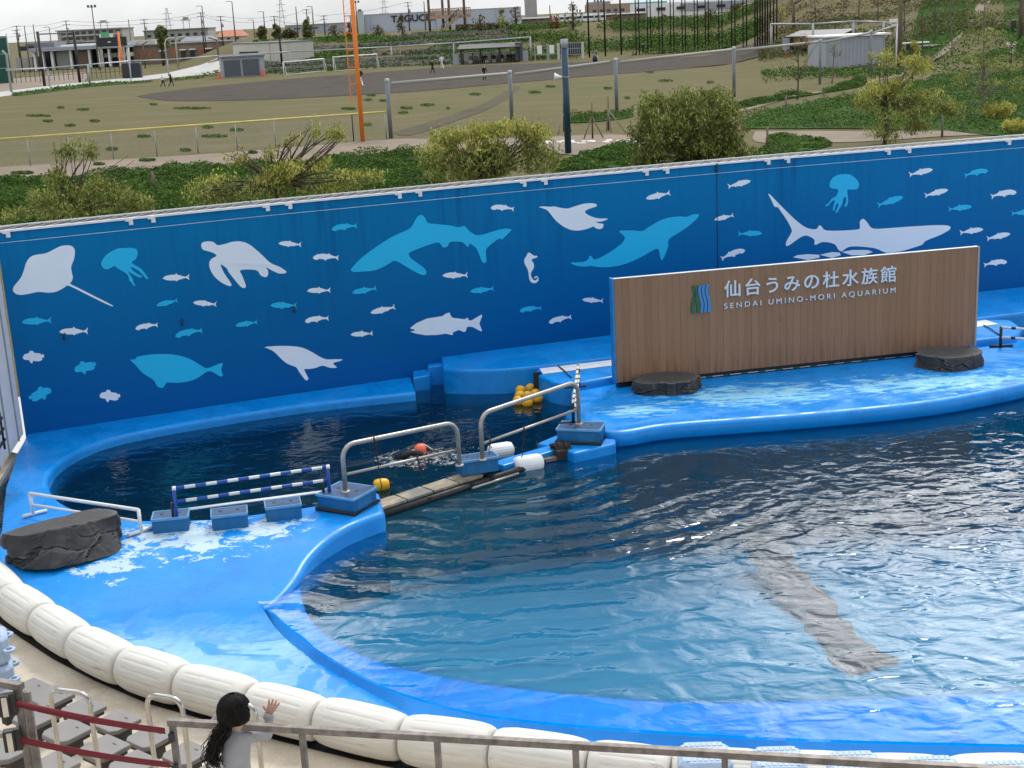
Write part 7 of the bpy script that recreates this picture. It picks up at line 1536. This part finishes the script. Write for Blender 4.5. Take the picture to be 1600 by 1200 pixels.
pp('person in a full white uniform walking before the stone terraces', 691, 108, 86, .2, WALK, 'white_cloth', 'white_cloth', 'white_cloth')
pp('person in dark clothes close behind the person in white uniform', 694.5, 105, 87, .4, WALK, 'grey_cloth', 'dark_cloth')
pp('person in black bending forward on the infield in front of the players shelter', 757, 125.5, 100, 3.3, BENT, 'dark_cloth', 'dark_cloth')
p_ = pp('person in grey top and white trousers standing by an upright black bag', 933, 96, 76, 2.6, BENT, 'grey_cloth', 'white_cloth')
b = base_at(929.5, 96.5); o = MB(); o.lathe([(.0001, 0), (.32, .02), (.36, .4), (.26, .85), (.0001, .95)], None, 10); o = o.build('kit_bag', M['black']); o.location = b+Vector((0, -.3, 0)); tag(o, 'upright black kit bag beside the person in white trousers', 'bag')
pp('person in black with a pale cap standing among the netting posts', 1005, 86.5, 67, 2.9, {}, 'dark_cloth', 'dark_cloth', 'white_cloth')
pp('small dark clad child standing left of the person with the pale cap', 989, 87.5, 78, 2.9, {}, 'grey_cloth', 'dark_cloth')
rr = random.Random(5)
for i, f in enumerate((.12, .2, .30, .345, .47, .535, .60, .69, .735, .79)):
    q = sh.matrix_world @ Vector((0, 0, 0)); c_, s_ = math.cos(sh.rotation_euler.z), math.sin(sh.rotation_euler.z); x = f*shw
    small_person('%s seated person from the left on the bench inside the players shelter' % ORD[i], (sha.x+c_*x-s_*1.15, sha.y+s_*x+c_*1.15, sha.z-.02), 2.0, math.pi+rr.uniform(-.4, .4), SITZ, rr.choice(['dark_cloth', 'dark_cloth', 'grey_cloth']), rr.choice(['dark_cloth', 'white_cloth']), 'people sitting in the players shelter', None)
# ---- swimmer with an orange cap
sc = G(657, 712, WZ); t = thing('person', 'swimmer in black wetsuit and orange cap splashing in the dark rear pool', 'person', tuple(sc), 0)
J = [((-.62, .12, -.10), (.13, .10)), ((-.36, .06, -.03), (.17, .12)), ((-.14, .03, .02), (.12, .09)), ((0, 0, .07), (.105, .115)), ((-.26, .24, .03), .085), ((.02, .30, .10), .06), ((.26, .16, -.02), .045), ((-.30, -.16, .06), .085), ((-.13, -.22, .15), .062), ((.06, -.12, .06), .048), ((-1.0, .2, -.16), .1), ((-1.4, .3, -.22), .07), ((-1.02, .06, -.16), .1), ((-1.44, .1, -.22), .07)]
Bn = [(0, 1), (1, 2), (2, 3), (1, 4), (4, 5), (5, 6), (1, 7), (7, 8), (8, 9), (0, 10), (10, 11), (0, 12), (12, 13)]
o = skin_body(J, Bn, 0, [M['wetsuit'], M['skin']], lambda c: 1 if (c-Vector((.05, -.02, .03))).length < .085 else 0, 'body', 2); o.parent = t
cp = MB(); cp.lathe([(.0001, .135), (.05, .125), (.09, .09), (.112, .03), (.116, -.03), (.10, -.085), (.085, -.10)], Matrix.Translation((.0, -.01, .10))@Matrix.Rotation(.5, 4, 'X')@Matrix.Rotation(.3, 4, 'Y'), 20); cp.build('swim_cap', M['red_cap'], t)
fm = NT('foam'); gf = fm.noise(9, 6, .7); fm.set(Base_Color=(.75, .8, .84), Roughness=.6); fm.set(Alpha=fm.ramp(gf, [(.48, 0), (.68, .5)])); M['foam'] = fm.m
q = []
for _ in range(420):
    a = rnd.gauss(0, 1); b_ = rnd.gauss(0, 1); r = (a*a+b_*b_)**.5; x, y = sc.x+.05+a*.34, sc.y-.05+b_*.26
    if r > .35: q.append((x, y, WZ+.006+abs(rnd.gauss(0, .018))*(1/(.6+r))))
o = leaf_mesh('splash', np.array(q), .02, M['white_paint'], None, .8, 0); o['kind'] = 'stuff'
mb = MB(); N_ = 40; vs = [(sc.x+.05, sc.y-.1, WZ+.012)]
for k in range(N_): a = 2*math.pi*k/N_; rr_ = 1+.25*mnoise.noise(Vector((math.cos(a)*2, math.sin(a)*2, 4))); vs.append((sc.x+.02+math.cos(a)*.85*rr_, sc.y-.12+math.sin(a)*.55*rr_, WZ+.012))
mb.add(vs, [(0, k+1, (k+1) % N_+1) for k in range(N_)]); o = mb.build('foam_patch', M['foam']); o['kind'] = 'stuff'
# ---- child at the railing
CY = rl0.y-.12
def C3(px, py, dy=0.0): return AT(px, py, CY+dy)
hc = C3(368, 1114); base = Vector((C3(368, 1160).x, CY, 2.05))
ch = thing('person', 'small child with black curly ponytail in grey sweater waving at the railing', 'person', tuple(base))
def L3(v): return tuple(Vector(v)-base)
neck = C3(369, 1141); chest = C3(370, 1163); belly = C3(369, 1196); hip = Vector((belly.x, CY, 2.62)); rs = C3(388, 1149, .01); re_ = C3(419, 1151, .10); rw = C3(421, 1116, .12); ls = C3(347, 1149, .02); le = C3(334, 1130, .22); lw = C3(349, 1113, .17)
J = [(L3(hip), (.10, .085)), (L3(belly), (.098, .08)), (L3(chest), (.095, .075)), (L3(neck), .036), (L3(hc+Vector((.01, .01, -.02))), (.068, .075)),
     (L3(rs), .047), (L3(re_), .038), (L3(rw), .029), (L3(ls), .047), (L3(le), .038), (L3(lw), .03),
     (L3(hip+Vector((-.06, 0, -.06))), .07), (L3((hip.x-.065, CY+.02, 2.34)), .052), (L3((hip.x-.065, CY, 2.1)), .036), (L3((hip.x-.06, CY+.1, 2.08)), .03),
     (L3(hip+Vector((.06, 0, -.06))), .07), (L3((hip.x+.065, CY+.02, 2.34)), .052), (L3((hip.x+.065, CY, 2.1)), .036), (L3((hip.x+.06, CY+.1, 2.08)), .03)]
Bn = [(0, 1), (1, 2), (2, 3), (3, 4), (2, 5), (5, 6), (6, 7), (2, 8), (8, 9), (9, 10), (0, 11), (11, 12), (12, 13), (13, 14), (0, 15), (15, 16), (16, 17), (17, 18)]
sweat = NT('sweater'); wn = sweat.noise(60, 3, .6); sweat.set(Base_Color=sweat.ramp(sweat.noise(6, 4), [(.3, (.31, .31, .34)), (.7, (.38, .38, .41))]), Roughness=.95).bump(wn, .35, .006); M['sweater'] = sweat.m
hcl = Vector(L3(hc)); rwl = Vector(L3(rw)); lwl = Vector(L3(lw)); nkl = Vector(L3(neck)); hipz = hip.z-base.z
def asg(c):
    if c.z > nkl.z+.005 and (c.xy-hcl.xy).length < .12 and c.z > hcl.z-.10: return 0
    if (c-lwl).length < .03: return 0
    return 2 if c.z < hipz-.05 else 1
bo = skin_body(J, Bn, 0, [M['skin'], M['sweater'], M['dark_cloth']], asg, 'body', 2); bo.parent = ch
# hand: palm, four unequal fingers and a thumb, spread in a wave
hd = MB(); up = (Vector(L3(C3(427, 1100, .12)))-rwl).normalized(); side = Vector((1, .15, 0)); side = (side-up*side.dot(up)).normalized(); nrm = up.cross(side)
palm = []
for f, wv, th in ((-.35, .016, .013), (0, .02, .014), (.45, .03, .014), (.9, .033, .012), (1.05, .029, .009)):
    c = rwl+up*(.052*f+.012)
    palm.append([c+side*(math.cos(a)*wv)+nrm*(math.sin(a)*th) for a in [2*math.pi*k/12 for k in range(12)]])
vs = [v for r in palm for v in r]; hd.add(vs, [(j*12+k, j*12+(k+1) % 12, (j+1)*12+(k+1) % 12, (j+1)*12+k) for j in range(4) for k in range(12)]+[tuple(range(48, 60))], True)
for off, ln, sp, cu in ((-.024, .036, -.28, .25), (-.008, .042, -.08, .12), (.008, .040, .12, .10), (.024, .031, .34, .2)):
    b0 = rwl+up*.062+side*off; d1 = (up+side*sp).normalized(); d2 = (d1+nrm*cu).normalized(); d3 = (d1+nrm*cu*2.2).normalized(); p1 = b0+d1*ln*.45; p2 = p1+d2*ln*.32; p3 = p2+d3*ln*.25
    hd.tube([b0-d1*.012, b0, p1, p2, p3, p3+d3*.003], [.0075, .0078, .0074, .0068, .006, .003], 8)
b0 = rwl+up*.022-side*.026; d1 = (up*.6-side).normalized(); hd.tube([b0+side*.012, b0, b0+d1*.018, b0+d1*.018+(up*.9-side*.7).normalized()*.016, b0+d1*.02+(up*.9-side*.7).normalized()*.022], [.011, .0105, .009, .008, .004], 8)
hd.build('hand', M['skin'], ch)
cf = MB(); cf.tube([rwl-up*.03, rwl-up*.006, rwl+up*.008], [.034, .034, .0325], 14); cf.build('cuff', M['sweater'], ch)
# face parts, turned up to the right
fd = Vector((.75, .62, .1)).normalized(); fs_ = Vector((fd.y, -fd.x, 0)).normalized()
fc = hcl+Vector((.01, .01, -.015))
nz_ = MB(); nz_.lathe([(.0001, .018), (.008, .012), (.012, 0), (.011, -.01)], Matrix.Translation(fc+fd*.073)@fd.to_track_quat('Z', 'Y').to_matrix().to_4x4(), 10); nz_.build('nose', M['skin'], ch)
for s in (-1, 1):
    e = MB(); e.lathe([(.0001, .008), (.007, .005), (.009, 0)], Matrix.Translation(fc+fd*.066+fs_*s*.026+Vector((0, 0, .018)))@fd.to_track_quat('Z', 'Y').to_matrix().to_4x4(), 10); e.build('eye', M['black'], ch)
    e = MB(); e.lathe([(.0001, .012), (.014, .008), (.018, 0), (.012, -.008)], Matrix.Translation(fc+fs_*s*.07)@(fs_*s).to_track_quat('Z', 'Y').to_matrix().to_4x4(), 10); e.build('ear', M['skin'], ch)
mo = MB(); mo.tube([fc+fd*.066+fs_*k*.008-Vector((0, 0, .036-.004*abs(k))) for k in (-2, -1, 0, 1, 2)], .005, 6); mo.build('mouth', simple('lips', (.4, .15, .13), .5), ch)
hm = NT('hair'); hn = hm.noise(40, 4, .6, hm.map((1, 1, .25))); hm.set(Base_Color=hm.ramp(hn, [(.3, (.004, .0035, .0035)), (.7, (.011, .009, .008))]), Roughness=.6); hm.b.inputs['Specular IOR Level'].default_value = .2; hm.bump(hn, .5, .01); M['hair'] = hm.m
hb = MB(); rh = random.Random(3)
cap_c = hcl+Vector((-.006, -.008, .018)); vs = []; nr, nk = 14, 28
for j in range(nr+1):
    th = math.pi*j/nr
    for k in range(nk):
        ph = 2*math.pi*k/nk; d = Vector((math.sin(th)*math.cos(ph), math.sin(th)*math.sin(ph), math.cos(th))); r = Vector((.101, .104, .108)); fcut = d.dot(fd)
        q = 1.0+.05*mnoise.noise(d*4+Vector((3, 1, 2)))
        if fcut > .58 and d.z < .45: q *= .62
        if d.z < -.55: q *= .86
        vs.append(cap_c+Vector((d.x*r.x, d.y*r.y, d.z*r.z))*q)
hb.add(vs, [(j*nk+k, (j+1)*nk+k, (j+1)*nk+(k+1) % nk, j*nk+(k+1) % nk) for j in range(nr) for k in range(nk)], True)
for i in range(420):                                        # strands following the skull
    ph = rh.uniform(0, 6.28); P = []
    for k in range(7):
        th = .15+k*.33; d = Vector((math.sin(th)*math.cos(ph+.1*k), math.sin(th)*math.sin(ph+.1*k), math.cos(th)))
        if d.dot(fd) > .6 and d.z < .4: break
        P.append(cap_c+Vector((d.x*.103, d.y*.106, d.z*.11))*(1.0+rh.uniform(0, .05)))
    if len(P) > 2: hb.tube(P, [.0022]*len(P), 4, False)
hb.build('hair', M['hair'], ch)
pt = MB(); r0_ = Vector(L3(C3(352, 1138, -.06))); r1_ = Vector(L3(C3(338, 1160, -.08))); r2_ = Vector(L3(C3(332, 1182, -.07))); r3_ = Vector(L3(C3(337, 1196, -.06)))
for i in range(300):
    o_ = Vector((rh.gauss(0, .014), rh.gauss(0, .014), rh.gauss(0, .012))); ln = rh.uniform(.55, 1.08); ph = rh.uniform(0, 6.28); am = rh.uniform(.004, .013); P = []
    base_path = densify([tuple(cap_c+Vector((-.05, -.06, -.03))), tuple(r0_), tuple(r1_), tuple(r2_), tuple(r3_)], 6)
    for k, c in enumerate(base_path[:max(6, int(len(base_path)*min(1, ln)))]):
        f = k/len(base_path); P.append(Vector(c)+o_*(1+.9*f)+Vector((math.cos(ph+k*.95), math.sin(ph+k*.95)*.6, 0))*am*f*1.6)
    pt.tube(P, [.0022]*(len(P)-1)+[.0008], 4, False)
pt.build('ponytail', M['hair'], ch)
